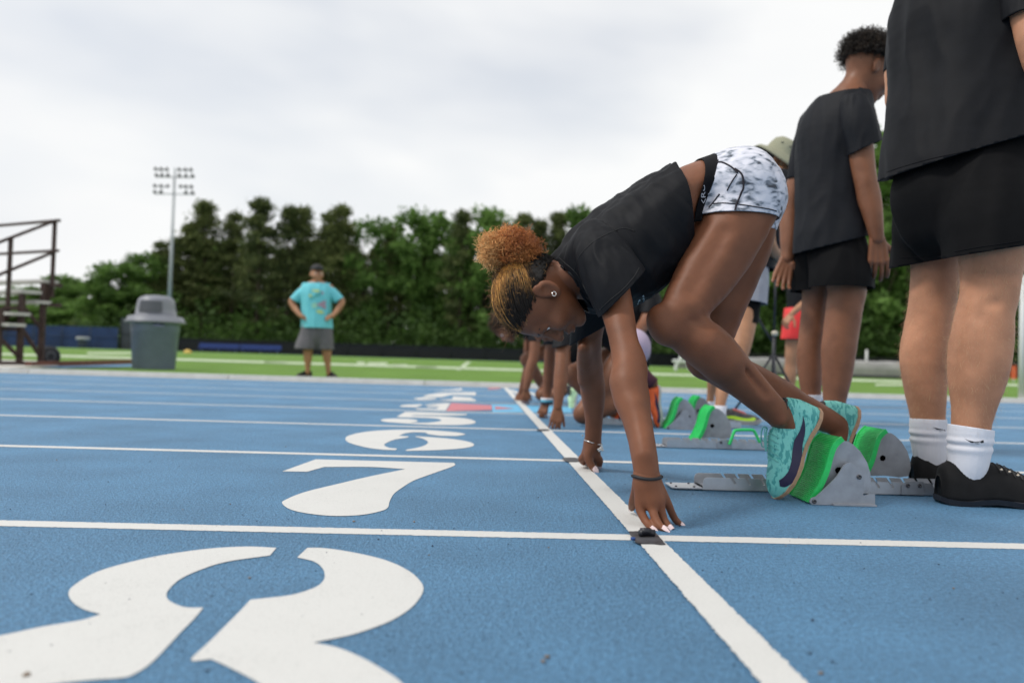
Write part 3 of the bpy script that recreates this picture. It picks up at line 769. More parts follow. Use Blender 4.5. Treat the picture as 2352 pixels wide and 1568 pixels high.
# ------------------------------------------------------------------ shoes
SX = np.array([0, .03, .10, .20, .30, .40, .50, .60, .70, .80, .90, .96, 1.0])
SHW = np.array([.012, .024, .031, .0315, .0295, .0295, .032, .037, .0395, .038, .031, .021, .006])/.27
STOP = np.array([.048, .070, .078, .070, .068, .076, .070, .060, .051, .045, .037, .028, .016])/.27
SBOT = np.array([.006, .002, 0, 0, .004, .006, .004, 0, 0, .001, .005, .010, .012])/.27
def shoe(parent, heel, toe_dir, up, L, m_upper, m_sole, m_swoosh=None, m_lace=None, m_lining=None, name='shoe', spikes=False, side=-1, heel_tip=None, laces=True, sole_t=.012, wk=1.0, hk=1.0, loop=False, swoosh2=None):
    """heel = bottom of the heel; side: which flank carries the mark (+1 = left of the toe direction)"""
    x = np.asarray(toe_dir, float); x /= np.linalg.norm(x); z = np.asarray(up, float); z = z-x*(z @ x); z /= np.linalg.norm(z); y = np.cross(z, x)
    heel = np.asarray(heel, float)
    W = lambda a, b, c: heel+x*a+y*b+z*c
    f = lambda arr, t: np.interp(t, SX, arr)*L
    def yy(t, zr): return f(SHW, t)*wk*(1-.30*zr**1.5)*np.sqrt(np.maximum(0, 1-zr**5))
    def S(t, zr, sd, off=0.0):
        b, tp = f(SBOT, t)+.004, f(STOP, t)*hk
        return W(t*L, sd*(yy(t, zr)+off), b+(tp-b)*zr)
    xs = catmull(np.c_[SX, SX], n=3)[:, 0]; nz = 11
    zr = np.sin(np.linspace(0, math.pi/2, nz))
    V = []
    for t in xs:
        V += [S(t, q, -1) for q in zr[:-1]]+[S(t, 1, 1)]+[S(t, q, 1) for q in zr[:-1][::-1]]
    k = 2*nz-1; n = len(xs)
    F = [(i*k+j, (i+1)*k+j, (i+1)*k+(j+1) % k, i*k+(j+1) % k) for i in range(n-1) for j in range(k)]
    F += [tuple(range(k-1, -1, -1)), tuple((n-1)*k+j for j in range(k))]
    r = mesh_obj(name, np.array(V), F, m_upper, parent)
    # sole: slab a little wider than the upper
    xs2 = np.r_[SX[:1]-.004, SX[1:-1], 1.004]
    top, bot = [], []
    for sd in (-1, 1):
        for t in (xs2 if sd < 0 else xs2[::-1]):
            w = f(SHW, np.clip(t, 0, 1))*wk+.0022; b = f(SBOT, np.clip(t, 0, 1))
            top.append(W(t*L, sd*w, b+.010)); bot.append(W(t*L, sd*w*.95, b+.010-sole_t))
    nn = len(top)
    F = [tuple(range(nn)), tuple(range(2*nn-1, nn-1, -1))]+[(i, nn+i, nn+(i+1) % nn, (i+1) % nn) for i in range(nn)]
    so = mesh_obj('sole', np.vstack([top, bot]), F, m_sole, r, smooth=False)
    if spikes:
        for t, q in ((.72, -.6), (.72, .6), (.82, -.5), (.82, .5), (.92, 0)):
            p = W(t*L, q*f(SHW, t), f(SBOT, t)-.004)
            mesh_obj('spike', *tube([p, p-z*.007], [.0022, .0008], 6), M_BOLT, so)
    if m_swoosh is not None:
        lo = catmull([(.14, .50), (.30, .24), (.48, .09), (.64, .04), (.76, .08), (.85, .28), (.87, .56)], n=5)
        hi = catmull([(.14, .50), (.30, .42), (.46, .39), (.60, .40), (.70, .44), (.77, .54), (.82, .68)], n=5)
        lo, hi = (np.array(lo), np.array(hi))
        for sd in ((side,) if not swoosh2 else (-1, 1)):
            V = []; n2 = len(lo)
            for i in range(n2):
                for a in np.linspace(0, 1, 6):
                    q = lo[i]*(1-a)+hi[i]*a; V.append(S(q[0], q[1], sd, .0012))
            F = [(i*6+j, i*6+j+1, (i+1)*6+j+1, (i+1)*6+j) for i in range(n2-1) for j in range(5)]
            mesh_obj('stripe_mark', np.array(V), F, m_swoosh, r)
    if m_lace is not None and laces:
        parts = []
        for i, t in enumerate(np.linspace(.44, .66, 5)):
            parts.append(tube(catmull([S(t, .80, -1, .001), S(t-.006, .93, -1, .0016), W((t-.008)*L, 0, f(STOP, t)*hk+.0025), S(t-.006, .93, 1, .0016), S(t, .80, 1, .001)], n=3), .0017, 5))
            if i < 4: parts.append(tube(catmull([S(t, .86, -1, .001), W((t+.028)*L, 0, f(STOP, t+.028)*hk+.004), S(t+.056, .86, 1, .001)], n=3), .0015, 5))
        mesh_obj('laces', *joinm(*parts), m_lace, r)
        kp = W(.40*L, 0, f(STOP, .40)*hk+.003); parts = []
        if loop:
            g = np.array((0, 0, -1.0))
            for sd, ln in ((-1, .050), (1, .058), (-1, .035)):
                o1 = kp+z*.004; w = y*sd*.010
                q = [o1, o1+z*.010+w*.6, o1+z*.014+w+g*ln*.55, o1+z*.010+w*1.1+g*ln, o1+z*.004+w*.4+g*ln*.92, o1+z*.003+g*ln*.45, o1+z*.002]
                parts.append(tube(catmull(q, n=4), .0016, 6))
            parts.append(tube(catmull([kp+z*.004, kp+z*.012+y*.004+g*.02, kp+z*.010+y*.006+g*.055], n=4), .0015, 6))
            mesh_obj('lace_bow', *joinm(*parts), m_lace, r)
    if m_lining is not None:
        ring = []
        for a in np.linspace(0, 2*math.pi, 25)[:-1]:
            t = .19+.135*math.cos(a)
            ring.append(W(t*L, .026*wk*math.sin(a)*L/.27, f(STOP, t)*hk*(1.0)+.001-.004*abs(math.sin(a))))
        ring.append(ring[0])
        mesh_obj('collar', *tube(ring, .0042, 6, caps=False), m_lining, r)
    return r, W, f
# ------------------------------------------------------------------ trees behind the field
def leaf_material(name, c0, c1):
    m = bpy.data.materials.new(name); m.use_nodes = True
    nt = m.node_tree; N = nt.nodes; L = nt.links; b = N['Principled BSDF']
    oi = N.new('ShaderNodeObjectInfo'); a = N.new('ShaderNodeAttribute'); a.attribute_name = 'Col'
    mx = N.new('ShaderNodeMix'); mx.data_type = 'RGBA'; mx.inputs[6].default_value = (*c0, 1); mx.inputs[7].default_value = (*c1, 1)
    ad = N.new('ShaderNodeMath'); ad.operation = 'MULTIPLY_ADD'; ad.inputs[1].default_value = .45; ad.use_clamp = True
    sp = N.new('ShaderNodeSeparateColor'); L.new(a.outputs['Color'], sp.inputs[0])
    L.new(oi.outputs['Random'], ad.inputs[0]); L.new(sp.outputs[0], ad.inputs[2])
    L.new(ad.outputs[0], mx.inputs[0]); L.new(mx.outputs[2], b.inputs['Base Color'])
    b.inputs['Roughness'].default_value = .7; b.inputs['Specular IOR Level'].default_value = .2
    tr = N.new('ShaderNodeBsdfTranslucent'); L.new(mx.outputs[2], tr.inputs['Color'])
    ms = N.new('ShaderNodeMixShader'); ms.inputs[0].default_value = .40
    L.new(b.outputs[0], ms.inputs[1]); L.new(tr.outputs[0], ms.inputs[2]); L.new(ms.outputs[0], N['Material Output'].inputs[0])
    return m
M_PINE = leaf_material('pine_needles', (.052, .076, .030), (.190, .225, .080))
M_LEAF = leaf_material('broad_leaves', (.060, .120, .030), (.180, .310, .075))
M_BUSH = leaf_material('undergrowth_leaves', (.022, .048, .013), (.075, .140, .032))  # leaf colours darkened so the fill looks like deep shade
M_BARK = mat('pine_bark', (.085, .062, .048), .9, bump=(6, .8, .05), vary=(3, .3))
def leaf_quads(C, spread, n, size, squash=.7, r=None):
    """n leaf faces round each centre"""
    r = r or rng
    m = len(C); P = np.repeat(C, n, 0)+r.normal(size=(m*n, 3))*np.repeat(np.broadcast_to(spread, (m,)), n)[:, None]*np.array((1, 1, squash))
    a = r.normal(size=(m*n, 3)); a /= np.linalg.norm(a, axis=1)[:, None]; b = np.cross(a, r.normal(size=(m*n, 3))); b /= np.linalg.norm(b, axis=1)[:, None]
    s = size*r.uniform(.6, 1.35, (m*n, 1)); a = a*s; b = b*s*.62
    V = np.stack([P-a, P-b*.9, P+a, P+b*.9], 1).reshape(-1, 3)
    return V, np.arange(m*n*4).reshape(-1, 4)
def tree_meshes(kind, seed):
    r = np.random.default_rng(seed); H = 20.0
    if kind == 'pine':
        C = []; limbs = []
        z0 = r.uniform(.16, .32)
        for i in range(84):
            h = z0+(1-z0)*(r.random()**.78); z = h*H
            rad = (5.0*(1-h)**.85+.22)*r.uniform(.5, 1.2)*(1.0 if h > .55 else r.uniform(.6, 1)); az = r.random()*6.283
            d = np.array((math.cos(az), math.sin(az), r.uniform(.0, .40)))
            limbs.append((np.array((0, 0, z-.3)), np.array((0, 0, z-.3))+d*rad*.9))
            for q in (.5, .78, 1.0):
                C.append(np.array((0, 0, z))+d*rad*q+r.normal(size=3)*.16)
        C.append(np.array((0, 0, H))); C.append(np.array((.1, 0, H-.6)))
        C = np.array(C); V, F = leaf_quads(C, .44, 26, .21, .55, r)
        tone = np.repeat(np.clip(r.normal(.32, .30, len(C)), 0, 1), 26)
        tr = [tube([(0, 0, 0), (r.normal()*.1, r.normal()*.1, H*.5), (0, 0, H*.97)], [.24, .17, .03], 8)]
        tr += [tube([a, b], [.05, .015], 4) for a, b in limbs[::2]]
    else:
        C = []; H = 17.0
        for i in range(30):
            az = r.random()*6.283; h = r.uniform(.22, 1); rad = 3.9*math.sqrt(max(.03, 1-((h-.58)/.46)**2))*r.uniform(.45, 1)
            c = np.array((math.cos(az)*rad, math.sin(az)*rad, h*H)); n_ = 13
            g = r.normal(size=(n_, 3)); g /= np.linalg.norm(g, axis=1)[:, None]
            C.append(c+g*np.array((1.25, 1.25, .95))*r.uniform(.6, 1.1, (n_, 1)))
        C = np.vstack(C); V, F = leaf_quads(C, .36, 13, .30, .8, r)
        tone = np.repeat(np.clip(r.normal(.35, .25, len(C)), 0, 1), 13)
        tr = [tube([(0, 0, 0), (.1, 0, H*.35), (0, .1, H*.8)], [.25, .18, .04], 8)]
        for i in range(10):
            az = r.random()*6.283; z = r.uniform(.25, .6)*H; tr.append(tube([(0, 0, z), (math.cos(az)*2.4, math.sin(az)*2.4, z+2.6)], [.09, .02], 5))
    me = mesh_from('crown', V, F, False); me.materials.append(M_PINE if kind == 'pine' else M_LEAF)
    a = me.color_attributes.new('Col', 'FLOAT_COLOR', 'POINT'); t4 = np.repeat(tone, 4); a.data.foreach_set('color', np.c_[t4, t4, t4, np.ones(len(t4))].astype(np.float32).ravel())
    V, F = joinm(*tr); mt = mesh_from('trunk', V, F); mt.materials.append(M_BARK)
    return me, mt, H
TREES = {'pine': [tree_meshes('pine', s) for s in (1, 2, 3, 4)], 'leafy': [tree_meshes('leafy', s) for s in (11, 12, 13)]}
_tn = [0]
ORD = ['first', 'second', 'third', 'fourth', 'fifth', 'sixth', 'seventh', 'eighth', 'ninth', 'tenth', 'eleventh', 'twelfth', 'thirteenth', 'fourteenth', 'fifteenth', 'sixteenth', 'seventeenth', 'eighteenth', 'nineteenth', 'twentieth', 'twenty-first', 'twenty-second', 'twenty-third', 'twenty-fourth', 'twenty-fifth', 'twenty-sixth', 'twenty-seventh', 'twenty-eighth']
def tree(kind, x, y, h, wide, label, group, z=.3):
    me, mt, H = TREES[kind][_tn[0] % len(TREES[kind])]; _tn[0] += 1
    r = root('pine_tree' if kind == 'pine' else 'leafy_tree', (x, y, z), label, 'tree', group)
    r.scale = (wide, wide, h/H); r.rotation_euler = (0, 0, random.random()*6.283)
    for nm, m in (('crown', me), ('trunk', mt)):
        o = bpy.data.objects.new(nm, m); COL.objects.link(o); o.parent = r
    return r
sky_trees = [(232, 655, 'leafy', .8), (255, 628, 'leafy', .8), (292, 592, 'leafy', 1), (335, 588, 'leafy', .9), (372, 560, 'pine', .9), (405, 548, 'pine', .9), (437, 518, 'pine', 1), (474, 468, 'pine', 1.25), (539, 494, 'pine', 1.0), (600, 458, 'pine', 1.2),
    (666, 478, 'pine', 1.0), (697, 481, 'pine', .95), (757, 494, 'pine', 1.0), (788, 474, 'pine', 1.05), (838, 478, 'leafy', .95), (899, 526, 'pine', .8), (950, 488, 'leafy', 1.0), (990, 472, 'leafy', 1.1), (1064, 488, 'pine', .9), (1118, 486, 'leafy', 1.05),
    (1160, 500, 'leafy', .9), (1204, 494, 'pine', 1.0), (1240, 510, 'pine', .95), (1283, 494, 'pine', .95), (1340, 487, 'leafy', .95), (1400, 500, 'pine', 1.0), (1450, 510, 'leafy', 1), (1510, 520, 'pine', 1.0)]
for i, (u, v, kd, w) in enumerate(sky_trees):
    Y = 108+(i*37 % 9)
    p = at(u, v, Y)
    tree(kd, p[0], Y, p[2]-.3, w, f"{'pine' if kd == 'pine' else 'leafy green tree'} on the skyline behind the field, {ORD[i]} from the left", 'trees on the skyline behind the field')
# the wood behind and between them
for i in range(44):
    u = 215+i*31+random.uniform(-9, 9); Y = 118+random.uniform(0, 14)
    top = np.interp(u, [215, 260, 330, 420, 480, 700, 1000, 1600], [690, 668, 636, 575, 545, 545, 548, 555])+random.uniform(0, 50)
    p = at(u, top, Y)
    tree('pine' if random.random() < .6 else 'leafy', p[0], Y, p[2]-.3, random.uniform(.9, 1.2), 'tree in the depth of the wood, behind the skyline trees', 'trees inside the wood')
for i, (u, v) in enumerate([(15, 688), (62, 662), (104, 648), (152, 638), (192, 662), (-40, 660)]):
    Y = 190; p = at(u, v, Y); tree('leafy', p[0], Y, p[2]-.3, 1.5, f"distant hazy tree behind the bleachers, {ORD[i] if i < 5 else 'last'} of a low row", 'distant trees behind the bleachers')
for i in range(9):
    u = -30+i*30; Y = 150; p = at(u, 705+random.uniform(-8, 14), Y); tree('leafy', p[0], Y, p[2]-.3, 1.1, 'low round tree behind the blue fence screen', 'low trees behind the blue fence screen')
right = [(1620, 560, 'leafy', 1.1), (1690, 545, 'leafy', 1.0), (1745, 540, 'leafy', 1.1), (1800, 520, 'leafy', 1.1), (1860, 480, 'pine', 1.1), (1920, 430, 'leafy', 1.2), (1985, 372, 'pine', 1.0), (2034, 318, 'leafy', 1.15), (2090, 330, 'leafy', 1.2), (2160, 340, 'pine', 1.1), (2230, 330, 'leafy', 1.2), (2300, 340, 'leafy', 1.2), (2370, 330, 'pine', 1.2), (2440, 330, 'leafy', 1.2)]
for i, (u, v, kd, w) in enumerate(right):
    Y = 74+(i*29 % 7); p = at(u, v, Y)
    tree(kd, p[0], Y, p[2]-.3, w, f"tall {'pine' if kd == 'pine' else 'leafy tree'} behind the runners, {ORD[i]} of the right-hand row", 'trees behind the runners on the right')
for i in range(12):
    u = 1640+i*65; Y = 90+random.uniform(0, 8); p = at(u, np.interp(u, [1600, 1900, 2050, 2400], [590, 520, 400, 400])+random.uniform(0, 40), Y)
    tree('leafy', p[0], Y, p[2]-.3, 1.2, 'leafy tree in the second row behind the runners', 'second row of trees behind the runners')
# undergrowth along the edge of the wood: nobody could count it
C = []
for i in range(900):
    u = rng.uniform(190, 1660); Y = rng.uniform(101, 109); p = at(u, 800, Y); C.append((p[0], Y, .3+abs(rng.normal(0, 2.0))))
for i in range(1500):
    u = rng.uniform(190, 1660); Y = rng.uniform(116, 136); p = at(u, 800, Y); C.append((p[0], Y, .3+rng.uniform(0, 6.5)))
for i in range(500):
    u = rng.uniform(1600, 2480); Y = rng.uniform(68, 73); p = at(u, 800, Y); C.append((p[0], Y, .3+abs(rng.normal(0, 1.8))))
for i in range(900):
    u = rng.uniform(1600, 2520); Y = rng.uniform(84, 100); p = at(u, 800, Y); C.append((p[0], Y, .3+rng.uniform(0, 8)))
C = np.array(C); V, F = leaf_quads(C, .75, 15, .42, .8)
o = mesh_obj('undergrowth', V, F, M_BUSH, None, smooth=False, kind='stuff', label='dense shrubs and saplings along the edge of the wood')
t4 = np.repeat(np.clip(rng.normal(.35, .25, len(C)), 0, 1), 60); color_attr(o, np.c_[t4, t4, t4])

# ------------------------------------------------------------------ fences, lights and field equipment
M_POSTG = mat('galvanised_steel', (.38, .41, .43), .5, metal=.6)
M_DARKMESH = mat('black_screen_and_shade', (.006, .008, .008), .85, vary=(2, .3))
M_BLUESCR = mat('blue_windscreen', (.014, .036, .095), .8, vary=(.8, .25))
M_GREYSCR = mat('grey_windscreen', (.05, .058, .062), .85, vary=(1, .2))
M_LAMP = mat('lamp_housing', (.05, .055, .055), .5)
FY = YF+11.0
def fence(name, x0, x1, y, h, m, label, step, group=None, rails=(.98,)):
    r = root(name, (x0, y, .25), label, 'fence', group)
    n = max(1, round((x1-x0)/step)); st = (x1-x0)/n
    for i in range(n): mesh_obj('screen_panel', *box((x0+(i+.5)*st, y, .25+h/2), (st-.08, .03, h)), m, r, smooth=False)
    for i in range(n+1): mesh_obj('post', *tube([(x0+i*st, y-.03, .2), (x0+i*st, y-.03, .3+h)], .035, 6), M_DARKMESH if m is not M_BLUESCR else M_GREYSCR, r)
    for q in rails: mesh_obj('rail', *tube([(x0, y-.05, .25+h*q), (x1, y-.05, .25+h*q)], .022, 5), M_DARKMESH if m is not M_BLUESCR else M_GREYSCR, r)
    return r
xa = at(313, 800, FY)[0]; xb = at(1660, 830, FY)[0]
fence('fence', xa, xb, FY, 1.5, M_DARKMESH, 'low fence along the foot of the wood, dark panels standing in for shade', 4.0)  # dark panels stand in for the band of shade under the trees
fence('fence', at(-60, 790, FY)[0], at(266, 795, FY)[0], FY+.5, 2.45, M_BLUESCR, 'blue windscreen fence behind the bleachers at the left', 3.2, rails=(.52,))
fence('fence', at(268, 790, FY)[0], at(330, 795, FY)[0], FY+.9, 3.6, M_GREYSCR, 'tall grey mesh fence end beside the blue screen', 3.2, rails=(.5,))
fence('fence', at(1640, 840, 66)[0], at(2500, 860, 66)[0], 66, 1.3, M_DARKMESH, 'low black fence behind the runners at the right', 3.0)
# floodlight mast
Yp = 94.0
mast = root('floodlight_mast', (*at(385, 800, Yp)[:2], .25), 'tall grey floodlight mast rising behind the trash can', 'light mast')
pb, pt = np.array((*at(385, 800, Yp)[:2], .25)), at(398, 386, Yp); pt[0] = pb[0]
pt = np.array((pb[0], Yp, at(398, 386, Yp)[2]))
mesh_obj('pole', *tube([pb, pb*.5+pt*.5, pt], [.26, .19, .11], 10), M_POSTG, mast)
du = pt[0]-at(398, 386, Yp)[0]
def mp_(x, y): return at(313.6+.125*x, 352.8+.125*y, Yp)+np.array((du, 0, 0))
for ya, x0_, x1_ in ((428, 320, 1040), (738, 300, 1040), (300, 310, 560), (300, 745, 1010), (605, 300, 570), (605, 780, 1010)):
    a, b = mp_(x0_, ya), mp_(x1_, ya+12*(x1_-x0_)/700); mesh_obj('crossarm', *bar(a, b, .10), M_POSTG, mast, smooth=False)
for y, xs in ((290, (335, 435, 540, 765, 880, 980)), (402, (350, 450, 560, 770, 890, 1010)), (600, (320, 435, 555, 795, 890, 990)), (708, (320, 430, 890, 1010))):
    for x in xs:
        p = mp_(x, y+(x-330)*.025)+np.array((0, -.25, 0))
        V, F = lathe([(.08, .34), (.16, .26), (.30, .05), (.34, -.12), (.30, -.14)], (0, 0, 0), 12)
        a = math.radians(38); Rm = np.array(((1, 0, 0), (0, math.cos(a), -math.sin(a)), (0, math.sin(a), math.cos(a))))
        mesh_obj('floodlight', V @ Rm.T*.66+p, F, M_LAMP, mast)
for x, ya, yb in ((545, 290, 430), (765, 290, 430), (435, 290, 430), (880, 290, 430), (980, 300, 440), (435, 600, 735), (890, 600, 740), (990, 600, 740)):
    mesh_obj('bracket', *bar(mp_(x, ya), mp_(x, yb), .06), M_POSTG, mast, smooth=False)
# blue team benches by the far fence
M_BENCH = mat('blue_bench', (.022, .05, .20), .55)
for u0, u1, nm in ((456, 548, 'left'), (551, 645, 'right')):
    Y = 92.0; a, b = at(u0, 800, Y), at(u1, 803, Y); r = root('team_bench', ((a[0]+b[0])/2, Y, .26), f'long blue team bench by the far fence, the {nm} one of two', 'bench', 'blue benches by the far fence')
    L_ = b[0]-a[0]; cx = (a[0]+b[0])/2
    mesh_obj('seat', *box((cx, Y, .70), (L_, .45, .10)), M_BENCH, r, smooth=False)
    mesh_obj('backrest', *box((cx, Y+.22, 1.02), (L_, .07, .40)), M_BENCH, r, smooth=False)
    for q in (-.42, 0, .42): mesh_obj('leg', *box((cx+q*L_, Y, .46), (.08, .4, .40)), M_LAMP, r, smooth=False)
# far bin, yellow disc marker
M_BING = mat('grey_bin', (.30, .31, .31), .6)
p = onfield(190, 797); Yb = 84.5; p = np.array((at(190, 795, Yb)[0], Yb, zf(Yb)))
fb = root('litter_bin', p, 'small grey litter bin at the far edge of the field', 'bin')
mesh_obj('bin_body', *lathe([(.30, 0), (.42, .05), (.46, .85), (.46, .9)], p, 16), M_GREYSCR, fb)
mesh_obj('bin_lid', *lathe([(.62, .86), (.66, 1.0), (.62, 1.12), (.3, 1.16)], p, 16), M_BING, fb)
p = onfield(431, 811)
mesh_obj('marker_disc', *lathe([(.30, 0), (.24, .14), (.12, .24), (.10, .24)], p, 14), mat('yellow_plastic', (.75, .50, .12), .5), None, label='small yellow marker cone lying out on the turf', cat='marker cone')

# ------------------------------------------------------------------ trash can
pc = onfield(353, 848); pc[2] = zf(pc[1]); sc = pc[1]/FPX
M_CAN = mat('grey_blue_plastic', (.190, .215, .330), .42, bump=(40, .1, .003), vary=(6, .08)); M_LID = mat('grey_plastic_lid', (.20, .21, .245), .40, vary=(6, .06)); M_FLAP = mat('dark_flap', (.075, .082, .098), .4)
can = root('trash_can', pc, 'grey plastic trash can with domed flap lid on the turf beside the kerb', 'trash can')
hb = 109*sc
mesh_obj('barrel', *lathe([(43.5*sc, .0), (45*sc, .01), (50.5*sc, hb*.77), (51.5*sc, hb*.775), (52*sc, hb*.97), (54*sc, hb), (50*sc, hb)], pc, 40), M_CAN, can)
for sg in (-1, 1):
    a = math.radians(-62 if sg > 0 else 118); q = pc+np.array((52*sc*math.cos(a), 52*sc*math.sin(a), hb*.90))
    d, s_, u_ = np.array((math.cos(a), math.sin(a), 0)), np.array((-math.sin(a), math.cos(a), 0)), np.array((0, 0, 1.))
    hp = [q-s_*.075+u_*.05, q-s_*.075+d*.045-u_*.02, q+s_*.075+d*.045-u_*.02, q+s_*.075+u_*.05]
    mesh_obj('handle', *joinm(tube(hp, .016, 8), box(q+d*.002, (.02, .10, .06), a)), M_CAN, can)
lid = mesh_obj('lid', *lathe([(64*sc, hb-.035), (66*sc, hb-.015), (62*sc, hb+.0), (58*sc, hb+.065), (55*sc, hb+.075), (44*sc, hb+.09), (43.5*sc, hb+.09), (41.5*sc, hb+.22), (39*sc, hb+.33), (34*sc, hb+.385), (24*sc, hb+.415), (8*sc, hb+.425)], pc, 40), M_LID, can)
V = []
for zz, rr in ((hb+.135, 43.4*sc), (hb+.32, 40.2*sc)):
    for a in np.linspace(math.radians(-122), math.radians(-52), 9): V.append(pc+np.array((rr*1.015*math.cos(a), rr*1.015*math.sin(a), zz)))
mesh_obj('flap', np.array(V), [(i, i+1, 10+i, 9+i) for i in range(8)], M_FLAP, lid)

# ------------------------------------------------------------------ bleachers at the left edge
M_RUST = mat('rusty_brown_steel', (.050, .026, .022), .7, vary=(14, .35), bump=(80, .3, .003)); M_PLANK = mat('weathered_aluminium', (.50, .48, .46), .55, metal=.2, vary=(5, .15))
bl = root('bleachers', at(75, 832, 12.9)*np.array((1, 1, 0)), 'small steel bleachers with rusty frame and pale planks, cut off by the left edge', 'bleachers')
dd = np.array((-.86, .50, 0.0)); Lb = 3.6
zb = lambda x, y: (x*.25, 486+.25*y)
def Bp(x, y, Y): return at(*zb(x, y), Y)
for (x, y, Y, w) in ((470, 640, 13.3, .26), (310, 738, 12.85, .26), (400, 832, 13.15, .26), (205, 940, 12.65, .26), (160, 1040, 12.4, .26)):
    p = Bp(x, y, Y); t_ = np.array((-.5, -.86, 0))
    mesh_obj('plank', *bar(p, p+dd*Lb, w, .045), M_PLANK, bl, smooth=False)
tops = {'R': (Bp(515, 85, 13.3), Bp(485, 790, 13.3)), 'L': (Bp(118, 240, 12.75), Bp(75, 1000, 12.75))}
def vert(p, q): return np.array((p[0], p[1], p[2])), np.array((p[0], p[1], q[2]))
Ra, Rb = vert(Bp(505, 85, 13.3), Bp(490, 790, 13.3)); La, Lb_ = vert(Bp(100, 240, 12.75), Bp(80, 1000, 12.75))
for a, b in ((Ra, Rb), (La, Lb_)):
    for s_ in (0, Lb*.95): mesh_obj('guard_post', *bar(a+dd*s_, b+dd*s_, .05), M_RUST, bl, smooth=False)
for k_, (a, b) in enumerate(((Ra, La), (Ra-(0, 0, .50), La-(0, 0, .50)))):
    for s_ in (0, Lb*.95): mesh_obj('guard_rail', *bar(a+dd*s_+(a-b)*.03, b+dd*s_+(b-a)*.9, .045), M_RUST, bl, smooth=False)
for zz in (0, -.48): mesh_obj('back_rail', *bar(Ra-dd*.12+(0, 0, zz), Ra+dd*Lb+(0, 0, zz), .042), M_RUST, bl, smooth=False)
for (x, y, Y) in ((405, 655, 13.2), (205, 755, 12.8), (0, 880, 12.4)):
    a = Bp(x, y, Y); f_ = np.array((a[0], a[1], .03))
    for s_ in (0, Lb*.9): mesh_obj('leg', *bar(f_+dd*s_, a+dd*s_, .075), M_RUST, bl, smooth=False)
a, b, c_ = Bp(405, 655, 13.2), Bp(205, 755, 12.8), Bp(0, 880, 12.4)
for p, q in ((b*(1, 1, .55), a*(1, 1, .12)), (c_*(1, 1, .5), b*(1, 1, .14)), (b*(1, 1, .85), a*(1, 1, .45))): mesh_obj('brace', *bar(p, q, .045), M_RUST, bl, smooth=False)
mesh_obj('bottom_beam', *bar(c_*(1, 1, 0)+(0, 0, .06), a*(1, 1, 0)+(0, 0, .06), .07), M_RUST, bl, smooth=False)
for x, y, Y in ((450, 660, 13.25), (40, 870, 12.7)):
    p = Bp(x, y, Y); mesh_obj('bracket', *joinm(bar(p, p-(0, 0, .34), .04), bar(p-(0, 0, .34), p-(0, 0, .34)+(.18, .06, 0), .05), bar(p-(0, 0, .02), p-(0, 0, .02)+(.18, .06, 0), .05)), M_RUST, bl, smooth=False)
# wheel
wc = Bp(455, 1322, 13.6); wd = np.array((.80, -.60, 0))
V, F = lathe([(.05, -.045), (.13, -.05), (.165, -.03), (.165, .03), (.13, .05), (.05, .045)], (0, 0, 0), 24); 
_, s_, u_ = frame_of(wd); V = V[:, :1]*s_+V[:, 1:2]*u_+V[:, 2:3]*wd
wc[2] = .165+float(zf(wc[1]))
wh = mesh_obj('wheel', V+wc, F, M_RUBBER, bl); V, F = lathe([(.02, .03), (.075, .05), (.08, .02)], (0, 0, 0), 16); V = V[:, :1]*s_+V[:, 1:2]*u_+V[:, 2:3]*wd
mesh_obj('rim', V+wc, F, M_LID, wh)
# slab, runway strip and its edging boards
q = [onz(-60, 856), onz(28, 852), onz(120, 846), onz(205, 836.5), onz(-60, 829)]
mesh_obj('concrete_slab', *extrude(np.array([(p[0], p[1]-.0, .012) for p in q]), (0, 0, .035)), M_CONC, None, smooth=False, kind='structure', label='pale concrete slab under the bleachers')
M_EDGE = mat('red_brown_board', (.16, .055, .03), .7, vary=(6, .3))
a, b = onz(64, 846.5), onz(318, 837.5)
mesh_obj('runway_edging', *bar((a[0], a[1], .055), (b[0], b[1], .055+.02), .09, .09), M_EDGE, None, smooth=False, label='red-brown edging board running from the slab to the trash can', cat='edging board')
q = [onz(150, 849), onz(300, 845.5), onz(318, 839), onz(72, 847)]
mesh_obj('runway', np.array([(p[0], p[1], .03) for p in q]), [[0, 1, 2, 3]], M_TRACK, None, smooth=False, kind='structure', label='blue runway strip beside the kerb')

# ------------------------------------------------------------------ right: landing mat, posts, benches
M_COVER = mat('grey_vinyl_cover', (.27, .265, .26), .55, bump=(2.5, .6, .05), vary=(1.5, .2))
ym = 33.0; a, b = at(1672, 866, ym), at(2086, 873, ym)
lm = root('landing_mat', ((a[0]+b[0])/2, ym+1.2, 0), 'long grey covered landing mat on the field behind the standing athletes', 'landing mat')
zt = zf(ym)
cx = (a[0]+b[0])/2; Lm = b[0]-a[0]
n_ = 40; V = []
for j, (yy, z0_) in enumerate(((0, .02), (-.05, .35), (0, .62), (.15, .70), (1.2, .72), (2.4, .70), (2.45, .02))):
    for i in range(n_+1):
        x = a[0]+Lm*i/n_; V.append((x, ym+yy+.02*math.sin(i*1.9+j), zt+z0_+.012*math.sin(i*1.3+j*2)+.01*math.sin(i*.7)))
F = [(j*(n_+1)+i, j*(n_+1)+i+1, (j+1)*(n_+1)+i+1, (j+1)*(n_+1)+i) for j in range(6) for i in range(n_)]
F += [tuple(j*(n_+1) for j in range(7)), tuple(j*(n_+1)+n_ for j in range(6, -1, -1))]
mesh_obj('cover', np.array(V), F, M_COVER, lm)
mesh_obj('base_board', *box((cx, ym-.03, zt+.07), (Lm*.98, .05, .12)), M_LAMP, lm, smooth=False)
M_POSTW = mat('white_post', (.62, .63, .62), .5)
p = at(1990, 836, ym+2.7); up_ = root('upright', (p[0], ym+2.7, zt), 'short white upright standing behind the grey landing mat', 'upright')
